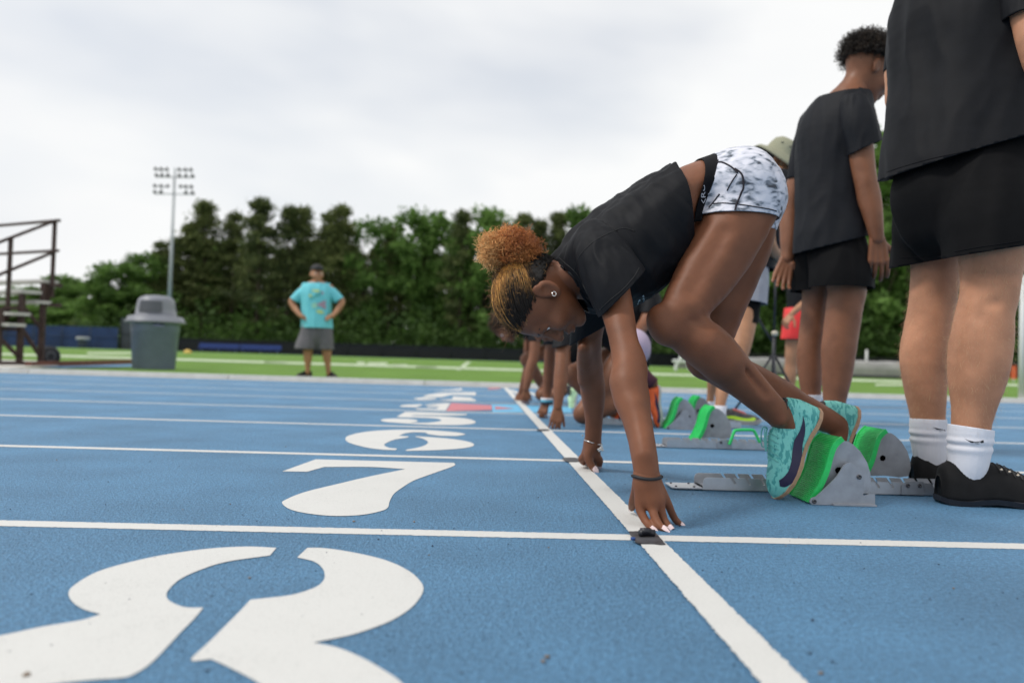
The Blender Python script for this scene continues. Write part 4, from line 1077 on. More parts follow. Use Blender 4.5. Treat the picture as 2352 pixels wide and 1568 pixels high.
mesh_obj('post', *tube([(p[0], ym+2.7, zt), (p[0], ym+2.7, at(1990, 803, ym+2.7)[2])], .05, 8), M_POSTW, up_)
mesh_obj('base', *box((p[0], ym+2.7, zt+.03), (.5, .5, .06)), M_POSTW, up_, smooth=False)
p = onfield(2346, 921); p[2] = 0; gp = root('goal_post', p, 'white steel post at the far right edge beside the kerb', 'post')
mesh_obj('post', *tube([p+(0, 0, 0), (p[0], p[1], 1.72)], .042, 10), M_POSTW, gp); mesh_obj('base', *box(p+(0, 0, .02), (.22, .22, .03)), M_POSTW, gp, smooth=False)
p = at(2328, 866, 30); mk = root('marker_post', (p[0], 30, zf(30)), 'small orange marker panel on the field beside the white post', 'marker')
mesh_obj('panel', *box((p[0], 30, zf(30)+.42), (.20, .03, .50)), mat('orange_plastic', (.72, .12, .04), .5), mk, smooth=False); mesh_obj('stake', *tube([(p[0], 30, zf(30)), (p[0], 30, zf(30)+.2)], .02, 6), M_POSTW, mk)
# white tubular stand far behind the runners
Yt = 33.5; zt = zf(Yt); fr = root('equipment_cart', (*at(1565, 852, Yt)[:2], zt), 'white tubular equipment frame on the field behind the runner', 'frame')
def q_(x, y): return at((1900+x/7.84)/1.2755, (980+y/7.84)/1.2755, Yt)
M_TUBEW = mat('white_tube', (.66, .68, .68), .4)
mesh_obj('frame_tube', *tube(catmull([q_(640, 830), q_(620, 770), q_(650, 680), q_(720, 600), q_(740, 520), q_(800, 440)], n=4), .065, 8), M_TUBEW, fr)
mesh_obj('frame_tube', *tube(catmull([q_(560, 620), q_(610, 600), q_(720, 620), q_(860, 620)], n=4), .06, 8), M_TUBEW, fr)
mesh_obj('frame_tube', *tube(catmull([q_(980, 830), q_(920, 770), q_(900, 680)], n=4), .06, 8), M_TUBEW, fr)
mesh_obj('box', *box(q_(830, 690)+(0, .3, 0), (.55, .4, .30)), M_COVER, fr, smooth=False)
# ------------------------------------------------------------------ materials for people
from mathutils.bvhtree import BVHTree
def skin(name, col, rough=.42, dark=.82):
    m = mat(name, col, rough, spec=.34, bump=(330, .22, .0014, 5), vary=(11, .20), sss=.10, sss_col=(1, .4, .25))
    return m
M_SKIN = skin('deep_brown_skin', (.190, .072, .035), .54)
M_SKIN2 = skin('warm_brown_skin', (.220, .090, .047), .45)
M_SKIN3 = skin('light_tan_skin', (.49, .232, .132), .54)
M_SKIN4 = skin('mid_brown_skin', (.205, .082, .042), .48)
M_SKIN5 = skin('tanned_skin', (.38, .19, .105), .55)
M_BLACKTEE = mat('black_jersey', (.0085, .0090, .0112), .62, spec=.13, bump=(900, .2, .0005), vary=(30, .12))
M_BLACKSHORT = mat('black_mesh_cloth', (.0050, .0050, .0058), .75, spec=.10, bump=(700, .3, .0007), vary=(30, .12))
M_WHITE_CLOTH = mat('white_sock_knit', (.76, .76, .82), .85, spec=.2, bump=(260, .35, .0012), sheen=.15)
M_BLACK_SHOE = mat('black_shoe_mesh', (.008, .008, .009), .65, spec=.18, bump=(350, .4, .0008), vary=(40, .2))
M_BLACKRUB = mat('black_elastic', (.010, .010, .013), .6)
M_SILVER = mat('silver', (.78, .77, .75), .2, metal=1.0)
M_NAIL = mat('pale_nail', (.80, .62, .62), .2, coat=.6)
M_HAIR = mat('hair', (.03, .02, .01), .42, spec=.35, attr='Col')
M_HAIRDARK = mat('dark_hair', (.012, .009, .007), .6, bump=(300, .8, .003))
M_EYE = mat('eye_white', (.75, .72, .70), .12, coat=.6); M_IRIS = mat('dark_iris', (.012, .007, .004), .1, coat=.8)
M_MARK = mat('black_mark', (.008, .008, .01), .6); M_MARKW = mat('pale_print', (.62, .72, .76), .6)

def bvh_of(V, F): return BVHTree.FromPolygons([tuple(p) for p in np.asarray(V).tolist()], [tuple(f) for f in (F.tolist() if isinstance(F, np.ndarray) else F)])
def hit(b, u, v, back=0.0015):
    d = Fv+Rv*(u-CU)/FPX-Uv*(v-CV)/FPX; d = d/np.linalg.norm(d)
    h = b.ray_cast(Vector(O3), Vector(d))
    if h[0] is None: return None
    return np.array(h[0])-d*back
def drawn(name, pts, b, material, parent, w, back=.001, n=6, flat=None):
    """a seam or mark that lies on a garment: tube along surface points"""
    P = [hit(b, u, v, back) for u, v in catmull(pts, n=n)]
    P = [p for p in P if p is not None]
    if len(P) > 2: return mesh_obj(name, *tube(P, w, 6), material, parent)
def patch(name, pts, b, material, parent, back=.0016, sub=True):
    P = [hit(b, u, v, back) for u, v in pts]
    if any(p is None for p in P): return None
    return mesh_obj(name, np.array(P), [list(range(len(P)))], material, parent, smooth=False)
def text_patch(name, body, b, material, parent, o, ex, ey, back=.0016, sub=2):
    """lettering laid on a surface; o = origin, ex / ey = frame vectors of one em"""
    cu = bpy.data.curves.new('t', 'FONT'); cu.body = body; cu.resolution_u = 3
    ob = bpy.data.objects.new('t', cu); COL.objects.link(ob)
    dg = bpy.context.evaluated_depsgraph_get(); me = bpy.data.meshes.new_from_object(ob.evaluated_get(dg))
    V = np.array([v.co[:] for v in me.vertices]); Fc = [list(p.vertices) for p in me.polygons]
    bpy.data.objects.remove(ob); bpy.data.meshes.remove(me); bpy.data.curves.remove(cu)
    W, ok = [], []
    for x, y, _ in V:
        p = hit(b, o[0]+ex[0]*x+ey[0]*y, o[1]+ex[1]*x+ey[1]*y, back)
        ok.append(p is not None); W.append(p if p is not None else O3)
    Fc = [f for f in Fc if all(ok[i] for i in f)]
    if not Fc: return None
    used = sorted({i for f in Fc for i in f}); mp = {j: i for i, j in enumerate(used)}
    return mesh_obj(name, np.array([W[i] for i in used]), [[mp[i] for i in f] for f in Fc], material, parent, smooth=False)
def wrinkle(V, F, parts, seed=0):
    """push cloth in and out along its normals; parts = [(axis, along, across, amplitude)]: long folds along an axis"""
    N = vnormals(V, F); d = np.zeros(len(V))
    for i, (ax, al, ac, am) in enumerate(parts):
        ax = np.asarray(ax, float)/np.linalg.norm(ax); t = V @ ax
        Q = V*ac-np.outer(t, ax)*(ac-al)
        q = vnoise(Q, 1.0, seed+i*11, 2)
        d += am*(1-2*np.abs(q))
    return V+N*d[:, None]
def plane_xz(u0, v0, Ya, u1, v1, Yb, keep):
    """a cut across the body (containing the side-to-side direction) through two frame points at their own distances"""
    a, b = at(u0, v0, Ya), at(u1, v1, Yb); d = b-a; n = np.cross(np.array((d[0], 0, d[2])), (0, 1, 0)); n /= np.linalg.norm(n)
    return (a, n) if (at(*keep)-a) @ n < 0 else (a, -n)
def flat_frame(v): return np.asarray(v, float)/np.linalg.norm(v)

# ------------------------------------------------------------------ the sprinter in the foreground
ath = root('person', (float(at(1700, 430, 2.15)[0]), 2.15, 0), 'sprinter in black tee and grey dyed shorts crouched in set position, nearest the camera', 'person', 'athletes at the start line')
def build_athlete():
    S = Solid((.00, 1.62, -.01), (1.16, 2.72, .96), .0058)
    # torso
    TY = 2.15; lat = (0, 1, 0)
    tp = [(1690, 427, TY, 81), (1625, 430, TY, 62), (1570, 448, TY, 60), (1505, 515, TY, 76), (1432, 585, TY, 90), (1375, 612, TY, 78), (1325, 628, TY, 52)]
    P, R = L3(tp); wid = [1.75, 1.85, 1.9, 1.65, 1.6, 1.7, 1.6]
    S.chain(P, R, .03, (lat, wid))
    # legs
    near = [(1712, 446, 2.07, 74), (1692, 510, 2.06, 77), (1655, 575, 2.045, 75), (1618, 636, 2.03, 69), (1570, 708, 2.0, 53), (1547, 742, 2.0, 46)]
    P, R = L3(near); S.chain(P, R, .03)
    shin = [(1548, 744, 2.0, 45), (1585, 768, 2.01, 51), (1632, 803, 2.02, 56), (1694, 863, 2.05, 45), (1750, 915, 2.08, 36), (1794, 958, 2.11, 30), (1822, 985, 2.12, 29)]
    P, R = L3(shin); S.chain(P, R, .02)
    P, R = L3([(1524, 744, 1.99, 27), (1530, 762, 1.985, 25)]); S.chain(P, R, .03)
    P, R = L3([(1780, 945, 2.075, 11), (1792, 965, 2.075, 13)]); S.chain(P, R, .02)
    P, R = L3([(1822, 985, 2.12, 29), (1815, 1040, 2.12, 26), (1800, 1100, 2.12, 22)]); S.chain(P, R, .02)
    far = [(1722, 455, 2.24, 72), (1700, 560, 2.25, 72), (1660, 680, 2.26, 61), (1630, 790, 2.26, 47), (1622, 825, 2.26, 43)]
    P, R = L3(far); S.chain(P, R, .03)
    fs = [(1622, 825, 2.26, 43), (1690, 862, 2.29, 46), (1760, 894, 2.32, 42), (1805, 917, 2.34, 38), (1850, 940, 2.36, 32), (1905, 968, 2.39, 28), (1922, 982, 2.40, 28), (1915, 1040, 2.4, 24)]
    P, R = L3(fs); S.chain(P, R, .02)
    # glutes
    for y in (2.06, 2.24):
        P, R = L3([(1708, 432, y, 68), (1730, 452, y, 66)]); S.chain(P, R, .03)
    # arms
    na = [(1388, 590, 2.0, 46), (1413, 690, 1.95, 38), (1429, 768, 1.89, 34), (1441, 826, 1.85, 35), (1446, 876, 1.82, 37), (1457, 936, 1.79, 35.5), (1471, 996, 1.755, 32), (1481, 1055, 1.72, 30), (1486, 1095, 1.71, 29)]
    P, R = L3(na); S.chain(P, R, .02)
    P, R = L3([(1437, 880, 1.815, 28), (1446, 915, 1.80, 26)]); S.chain(P, R, .04)
    P, R = L3([(1452, 838, 1.86, 26), (1456, 848, 1.855, 24)]); S.chain(P, R, .04)
    fa = [(1382, 640, 2.29, 44), (1356, 760, 2.36, 29), (1357, 846, 2.45, 28.5), (1361, 894, 2.49, 29), (1364, 951, 2.53, 22), (1362, 1008, 2.56, 18.5)]
    P, R = L3(fa); S.chain(P, R, .02)
    # muscle and crease forms
    P, R = L3([(1612, 788, 1.985, 36), (1662, 832, 2.01, 30)]); S.chain(P, R, .04)
    P, R = L3([(1514, 728, 1.985, 22), (1520, 748, 1.98, 22)]); S.chain(P, R, .03)
    P, R = L3([(1462, 930, 1.765, 12), (1480, 1040, 1.70, 9)]); S.chain(P, R, .03)
    P, R = L3([(1340, 800, 2.33, 14), (1344, 870, 2.44, 13)]); S.chain(P, R, .04)
    for q0, q1, rr, kk in (((1592, 738, 1.945), (1640, 748, 1.955), .0045, .014), ((1664, 530, 1.966), (1590, 665, 1.946), .0045, .035), ((1690, 830, 2.0), (1760, 905, 2.035), .004, .02)):
        S.cone(at(*q0), at(*q1), rr, rr, kk, None, '-')
    # neck
    neck = [(1340, 622, 2.15, 52), (1296, 640, 2.13, 46), (1255, 660, 2.12, 48)]
    nP, nR = L3(neck); S.chain(nP, nR, .03)
    body = S.surf(); bv_, bf_ = body; body = (bv_+vnormals(bv_, bf_)*(vnoise(bv_, 20, 77, 3)*.0022)[:, None], bf_)
    # head
    ey = at(1257, 757, 2.07); f = np.array((.23, -.06, -.97)); t = np.array((-.97, -.02, -.23)); k = .97
    f /= np.linalg.norm(f); t = t-f*(t @ f); t /= np.linalg.norm(t); s = np.cross(t, f)
    c = ey-(f*.086+s*.032+t*.001)*k
    H, W = head_solid(c, f, t, k, .0032, neck=[(nP[1:], nR[1:])], jaw=1.05, nose=1.12, lips=1.25)
    A = np.array([f, s, t])
    # near ear, tilted, with rim and lobe
    for q, r in (((-.012, .080, -.022), (.020, .007, .033)),):
        a1 = f*.80+t*.60; a1 = a1-s*.35; a1 /= np.linalg.norm(a1); a3 = t*.8-f*.6; a3 = a3-a1*(a3 @ a1); a3 /= np.linalg.norm(a3)
        H.ell(W(*q), np.array(r)*k, np.array([a1, np.cross(a3, a1), a3]), .005)
        H.ell(W(q[0]+.004, q[1]+.007, q[2]+.002), np.array((.011, .005, .020))*k, np.array([a1, np.cross(a3, a1), a3]), .004, '-')
    for y in (-1, 1):
        H.ell(W(.0755, .032*y, .0045), np.array((.0150, .0165, .0135))*k, A, .003)       # lids
        H.ell(W(.0870, .033*y, -.0015), np.array((.0065, .0125, .0042))*k, A, .002, '-') # slit
    head = H.surf()
    # near hand
    hpts = [[(1478, 1098, 1.71, 21), (1469, 1160, 1.705, 11.5), (1479, 1189, 1.695, 9.8), (1489, 1203, 1.685, 9), (1499, 1212, 1.678, 7.6)],
            [(1484, 1098, 1.71, 21), (1494, 1153, 1.700, 11.5), (1505, 1189, 1.685, 10), (1516, 1207, 1.672, 9), (1525, 1214, 1.665, 7.6)],
            [(1492, 1098, 1.71, 21), (1513, 1150, 1.705, 11.3), (1523, 1187, 1.70, 9.6), (1532, 1204, 1.692, 8.8), (1539, 1212, 1.686, 7.6)],
            [(1497, 1098, 1.715, 19), (1531, 1151, 1.722, 10.5), (1545, 1182, 1.73, 8.8), (1555, 1197, 1.732, 8), (1564, 1204, 1.733, 6.8)],
            [(1470, 1100, 1.735, 17), (1462, 1130, 1.77, 13), (1454, 1153, 1.80, 10.5), (1451, 1166, 1.83, 8)]]
    ch = [L3(q) for q in hpts]
    ex = [L3([(1481, 1055, 1.72, 29.5), (1486, 1100, 1.71, 27)]), L3([(1484, 1105, 1.712, 26), (1492, 1140, 1.708, 24)]), L3([(1488, 1115, 1.712, 27), (1500, 1145, 1.712, 26)])]
    hand1 = hand_mesh(ch, .0027, ex, .005)
    fpts = [[(1360, 1015, 2.56, 15), (1351, 1045, 2.55, 11), (1356, 1064, 2.545, 9), (1365, 1077, 2.54, 7.6)],
            [(1364, 1015, 2.57, 15), (1370, 1045, 2.575, 10), (1377, 1057, 2.585, 8.6), (1376, 1068, 2.60, 7)],
            [(1358, 1015, 2.57, 14), (1344, 1045, 2.58, 10.5), (1336, 1054, 2.60, 8.5), (1341, 1062, 2.63, 7)],
            [(1361, 1015, 2.58, 14), (1350, 1044, 2.61, 10), (1347, 1058, 2.65, 8), (1352, 1066, 2.67, 6.6)],
            [(1363, 1015, 2.58, 14), (1362, 1044, 2.61, 10), (1364, 1058, 2.65, 8), (1367, 1064, 2.68, 6.6)]]
    ch2 = [L3(q) for q in fpts]
    hand2 = hand_mesh(ch2, .003, [L3([(1363, 995, 2.555, 18.5), (1361, 1018, 2.565, 18)]), L3([(1360, 1020, 2.565, 17), (1357, 1042, 2.57, 15)])], .005)
    V, F = [], []; n = 0
    for v, ff in (body, head, hand1, hand2): V.append(v); F.append(ff+n); n += len(v)
    bo = mesh_obj('body', np.vstack(V), np.vstack(F), M_SKIN, ath)
    # nails
    for q in hpts[:4]:
        a, b = at(*q[-2][:3]), at(*q[-1][:3]); d = b-a; d /= np.linalg.norm(d); up = np.array((-.1, -.55, .8)); up -= d*(up @ d); up /= np.linalg.norm(up)
        r = q[-1][3]*px(q[-1][2])
        for m_ in nail_mesh([(b+up*r*.62, d, up, r)], 2.4 if q is not hpts[2] else 1.0): mesh_obj('fingernail', m_[0], m_[1], M_NAIL, bo)
    a, b = at(*hpts[4][-2][:3]), at(*hpts[4][-1][:3]); up = np.array((-.7, -.6, .3))
    d = b-a; d /= np.linalg.norm(d); up -= d*(up @ d); up /= np.linalg.norm(up)
    for m_ in nail_mesh([(b+up*.0045, d, up, .008)], 1.9): mesh_obj('fingernail', m_[0], m_[1], M_NAIL, bo)
    for q in fpts[:3]:
        a, b = at(*q[-2][:3]), at(*q[-1][:3]); d = b-a; d /= np.linalg.norm(d); up = np.array((.1, -.9, .3)); up -= d*(up @ d); up /= np.linalg.norm(up)
        r = q[-1][3]*px(q[-1][2])
        for m_ in nail_mesh([(b+up*r*.62, d, up, r)], 1.6): mesh_obj('fingernail', m_[0], m_[1], M_NAIL, bo)
    # eyes, brows
    for y in (-1, 1):
        cc = W(.0752, .032*y, .001); rr = .0132*k
        V, F = lathe([(rr*math.sin(a), rr*math.cos(a)) for a in np.linspace(.02, math.pi-.02, 12)], (0, 0, 0), 16)
        e = mesh_obj('eye', V+cc, F, M_EYE, bo)
        d = f*.96+s*.10*y-t*.22; d /= np.linalg.norm(d); _, a1, a2 = frame_of(d, t)
        V = [cc+d*rr*1.03]+[cc+d*rr*.94+(a1*math.cos(q)+a2*math.sin(q))*.0056 for q in np.linspace(0, 2*math.pi, 13)[:-1]]
        mesh_obj('iris', np.array(V), [(0, i, i % 12+1) for i in range(1, 13)], M_IRIS, e)
        lash = [W(.0855, (.032-.0135)*y, -.002), W(.0925, .028*y, .0040), W(.0915, .036*y, .0040), W(.0835, .0465*y, -.001), W(.0815, .0500*y, -.003)]
        bw = [W(.0940, .012*y, .0195), W(.0945, .022*y, .0235), W(.0900, .034*y, .0255), W(.0800, .046*y, .0215)]
        mesh_obj('eyebrow', *tube(catmull(bw, n=4), [.0026, .0032, .0036, .0038, .0038, .0038, .0036, .0034, .003, .0026, .0022, .0016, .001], 6, flat=.8), M_HAIRDARK, bo)
    M_LIP = mat('lip', (.20, .075, .065), .35)
    # ---- hair
    HC = W(-.010, 0, .034); hr = np.array((.1010, .0772, .0872))*k
    C = Solid(HC-.15, HC+.15, .0042); C.ell(HC, hr, A, 0)
    C.ell(W(-.062, 0, -.015), np.array((.055, .060, .050))*k, A, .03)
    pn = f*.60-t*.80
    C.cut(W(.066, 0, .070), pn)
    cv, cf = C.surf(relax=2)
    cv = cv+vnormals(cv, cf)*(vnoise(cv, 160, 3, 2)*.0022)[:, None]
    hair = mesh_obj('hair', cv, cf, M_HAIRDARK, ath)
    bunb = W(-.108, 0, .040); bunc = W(-.168, .0, .062)
    def to_local(P): return ((P-HC) @ A.T)/hr
    S_, m = 6500, 13
    d0 = rng.normal(size=(S_*3, 3)); d0 /= np.linalg.norm(d0, axis=1)[:, None]
    P0 = HC+(d0*hr) @ A
    inside = ((P0-W(.066, 0, .070)) @ pn < rng.uniform(-.004, .012, len(P0)))
    d0 = d0[inside][:S_]
    e0 = to_local(bunb); e0 /= np.linalg.norm(e0)
    tt = np.linspace(0, 1, m)
    om = np.arccos(np.clip(d0 @ e0, -1, 1))[:, None]
    w1 = np.sin((1-tt)*om)/np.sin(om+1e-6); w2 = np.sin(tt*om)/np.sin(om+1e-6)
    D = w1[..., None]*d0[:, None]+w2[..., None]*e0
    lift = 1.004+.075*rng.random((len(d0), 1))**1.5*np.sin(tt*math.pi*.85+.25)
    PP = HC+(D*lift[..., None]*hr) @ A
    ph = rng.random((len(d0), 1))*6.28; wob = np.sin(tt*rng.uniform(18, 40, (len(d0), 1))+ph)*.0022
    PP += wob[..., None]*np.cross(np.gradient(PP, axis=1), A[2])/(np.linalg.norm(np.gradient(PP, axis=1), axis=2)[..., None]+1e-9)
    Vh, Fh = strands(PP, .0010, .0008)
    clump = vnoise(d0*np.array((1, 1, 1)), 4.2, 5, 2)
    gold = np.clip((tt[None, :]-.16)*2.6+clump[:, None]*1.5+.15, 0, 1)
    # the side of the head by the temple and the nape stay dark
    lowr = np.clip(1-np.abs(d0[:, 2:3]+.25)*2.2, 0, 1)*np.clip(-d0[:, 0:1]+.3, 0, 1)
    gold = gold*(1-np.clip(lowr*1.6, 0, 1))
    cd = np.array((.012, .008, .006)); cg = np.array((.85, .46, .125)); cg2 = np.array((.62, .27, .070))
    gm = rng.random((len(d0), 1, 1))
    Ch = cd+(gold[..., None])*((cg*gm+cg2*(1-gm))-cd)
    o = mesh_obj('hair_strands', Vh, Fh, M_HAIR, hair); color_attr(o, np.repeat(Ch.reshape(-1, 3), 3, axis=0))
    # loose frizz round the head
    n_ = 900; i = rng.integers(0, len(PP), n_); j = rng.integers(0, m-3, n_)
    base = PP[i, j]; nrm = (D[i, j]/hr) @ A; nrm /= np.linalg.norm(nrm, axis=1)[:, None]
    def curl(base, dirs, ln, rad, turns, m=14):
        n_ = len(base); tt = np.linspace(0, 1, m)[None, :, None]
        a = rng.normal(size=(n_, 3)); s1 = np.cross(dirs, a); s1 /= np.linalg.norm(s1, axis=1)[:, None]; s2 = np.cross(dirs, s1)
        th = (tt*turns[:, None, None]*6.283+rng.random((n_, 1, 1))*6.28)
        bend = rng.normal(size=(n_, 1, 3))*.35
        return base[:, None]+(dirs[:, None]*tt+bend*tt**2)*ln[:, None, None]+rad[:, None, None]*np.minimum(1, tt*4)*(np.cos(th)*s1[:, None]+np.sin(th)*s2[:, None])
    dirs = nrm+rng.normal(size=(n_, 3))*.55; dirs /= np.linalg.norm(dirs, axis=1)[:, None]
    fz = curl(base, dirs, rng.uniform(.008, .028, n_), rng.uniform(.0012, .0035, n_), rng.uniform(1, 2.6, n_))
    Vz, Fz = strands(fz, .00042, .0003); cz = np.where(rng.random((n_, 1)) < .55, np.array((.36, .19, .07)), np.array((.03, .018, .01)))
    o = mesh_obj('hair_frizz', Vz, Fz, M_HAIR, hair); color_attr(o, np.repeat(cz, 14*3, axis=0))
    # forehead tuft
    n_ = 120; base = np.repeat(W(.060, 0, .082)[None], n_, 0)+rng.normal(size=(n_, 3))*.006
    dirs = np.repeat((t*.75+f*.35)[None], n_, 0)+rng.normal(size=(n_, 3))*.5; dirs /= np.linalg.norm(dirs, axis=1)[:, None]
    fz = curl(base, dirs, rng.uniform(.018, .036, n_), rng.uniform(.002, .005, n_), rng.uniform(1, 2.5, n_))
    Vz, Fz = strands(fz, .0005, .0003); o = mesh_obj('hair_tuft', Vz, Fz, M_HAIR, hair); color_attr(o, np.repeat(np.where(rng.random((n_, 1)) < .6, np.array((.32, .17, .08)), np.array((.05, .025, .015))), 42, axis=0))
    n_ = 1500; nd = rng.normal(size=(n_, 3)); nd /= np.linalg.norm(nd, axis=1)[:, None]; nd[:, 0] = -np.abs(nd[:, 0])
    base = W(-.062, 0, -.015)+(nd*np.array((.056, .061, .051))*k) @ A; okn = (base-W(.066, 0, .070)) @ pn < .001
    base = base[okn]; dirs = (nd[okn]) @ A+rng.normal(size=(len(base), 3))*.6; dirs /= np.linalg.norm(dirs, axis=1)[:, None]; n_ = len(base)
    Vz, Fz = strands(curl(base, dirs, rng.uniform(.003, .008, n_), rng.uniform(.0008, .002, n_), rng.uniform(1, 2, n_), 8), .0006, .0004); o = mesh_obj('nape_curls', Vz, Fz, M_HAIR, hair); color_attr(o, np.tile(np.array((.014, .010, .008)), (len(Vz), 1)))
    # bun: a puff of tight curls
    n_ = 5200
    g = rng.normal(size=(n_, 3)); g /= np.linalg.norm(g, axis=1)[:, None]; g *= rng.random((n_, 1))**(1/3.2)
    upi = np.array((0, 0, 1.)); rgt = np.array((1., 0, 0))
    R3 = np.array((.064, .056, .047))
    bc = at(1183, 570, 2.10)
    tips = bc+g*R3; tips[:, 0] += -.012*(tips[:, 2]-bc[2])/.06
    # lobe on the left that stands out
    l = rng.random(n_) < .16; tips[l] = at(1124, 574, 2.09)+g[l]*np.array((.024, .04, .040))
    rd = rng.normal(size=(n_, 3)); rd /= np.linalg.norm(rd, axis=1)[:, None]
    dirs = (tips-bunb); dirs /= np.linalg.norm(dirs, axis=1)[:, None]; dirs = dirs*.35+rd; dirs /= np.linalg.norm(dirs, axis=1)[:, None]
    ln = rng.uniform(.016, .040, n_); base = tips-dirs*ln[:, None]*.8
    pz = curl(base, dirs, ln, rng.uniform(.0022, .0055, n_), rng.uniform(1.6, 3.6, n_), 18)
    Vz, Fz = strands(pz, .00062, .0005)
    q = np.clip((tips[:, 0]-bc[0])/.07*.7+vnoise(tips, 38, 9, 2)*.9+.15, -1, 1)[:, None]
    cz = np.where(q > 0, np.array((.62, .235, .070))*(1-q)+np.array((.27, .075, .025))*q, np.array((.62, .235, .070))*(1+q)+np.array((.90, .54, .22))*(-q))
    cz = cz*rng.uniform(.7, 1.3, (n_, 1))
    o = mesh_obj('hair_bun', Vz, Fz, M_HAIR, hair); color_attr(o, np.repeat(cz, 18*3, axis=0))
    B = Solid(bc-.12, bc+.12, .006); B.ell(bc, R3*.80, None, 0); B.cone(bunb, bc, .030, .045, .02)
    bv, bf = B.surf(); bv = bv+vnormals(bv, bf)*(vnoise(bv, 90, 4, 2)*.006)[:, None]
    mesh_obj('bun_core', bv, bf, mat('auburn_hair', (.24, .075, .024), .7, bump=(220, 1.0, .006), vary=(70, .5)), hair)
    mesh_obj('hair_band', *tube([at(1189, 618, 2.10)+np.array((.034*math.cos(a), .034*math.sin(a), .012*math.cos(a))) for a in np.linspace(0, 6.283, 24)], .004, 6, caps=False), M_BLACKRUB, hair)
    # earring
    er = at(1273, 672, 2.016)
    mesh_obj('earring', *tube([er+np.array((.0050*math.sin(a), -.001+.003*math.cos(a), -.003+.0058*math.cos(a))) for a in np.linspace(0, 6.283, 18)], .0011, 6, caps=False), M_SILVER, ath)
    # hair tie and bracelet
    p = at(1486, 1096, 1.71); rw = 31.5*px(1.71)
    mesh_obj('hair_tie', *tube([p+np.array((rw*1.06*math.cos(a), rw*.98*math.sin(a), .0028*math.cos(2*a)-.003*math.sin(a))) for a in np.linspace(0, 6.283, 28)], .0036, 8, caps=False), M_BLACKRUB, ath)
    p = at(1363, 1017, 2.56); rw = .0285
    br = mesh_obj('bracelet', *tube([p+np.array((rw*math.cos(a), rw*math.sin(a), -.007*math.cos(a)+.002)) for a in np.linspace(-1.2, 4.6, 28)], .0016, 6), M_SILVER, ath)
    for a, sz in ((-.75, .005), (-1.0, .0065), (-.5, .0045), (-1.15, .004), (-.85, .0055)):
        q = p+np.array((rw*1.08*math.cos(a), rw*1.08*math.sin(a), -.007-.004-rng.random()*.010))
        V, F = lathe([(sz*.2, -sz), (sz*.8, -sz*.6), (sz, 0), (sz*.8, sz*.6), (sz*.2, sz)], q, 8, sy=.6); mesh_obj('charm', V, F, M_SILVER, br)
    q = at(1338, 1000, 2.555)
    mesh_obj('charm', *lathe([(.001, -.003), (.003, 0), (.001, .003)], q, 8), M_SILVER, br)
    return S

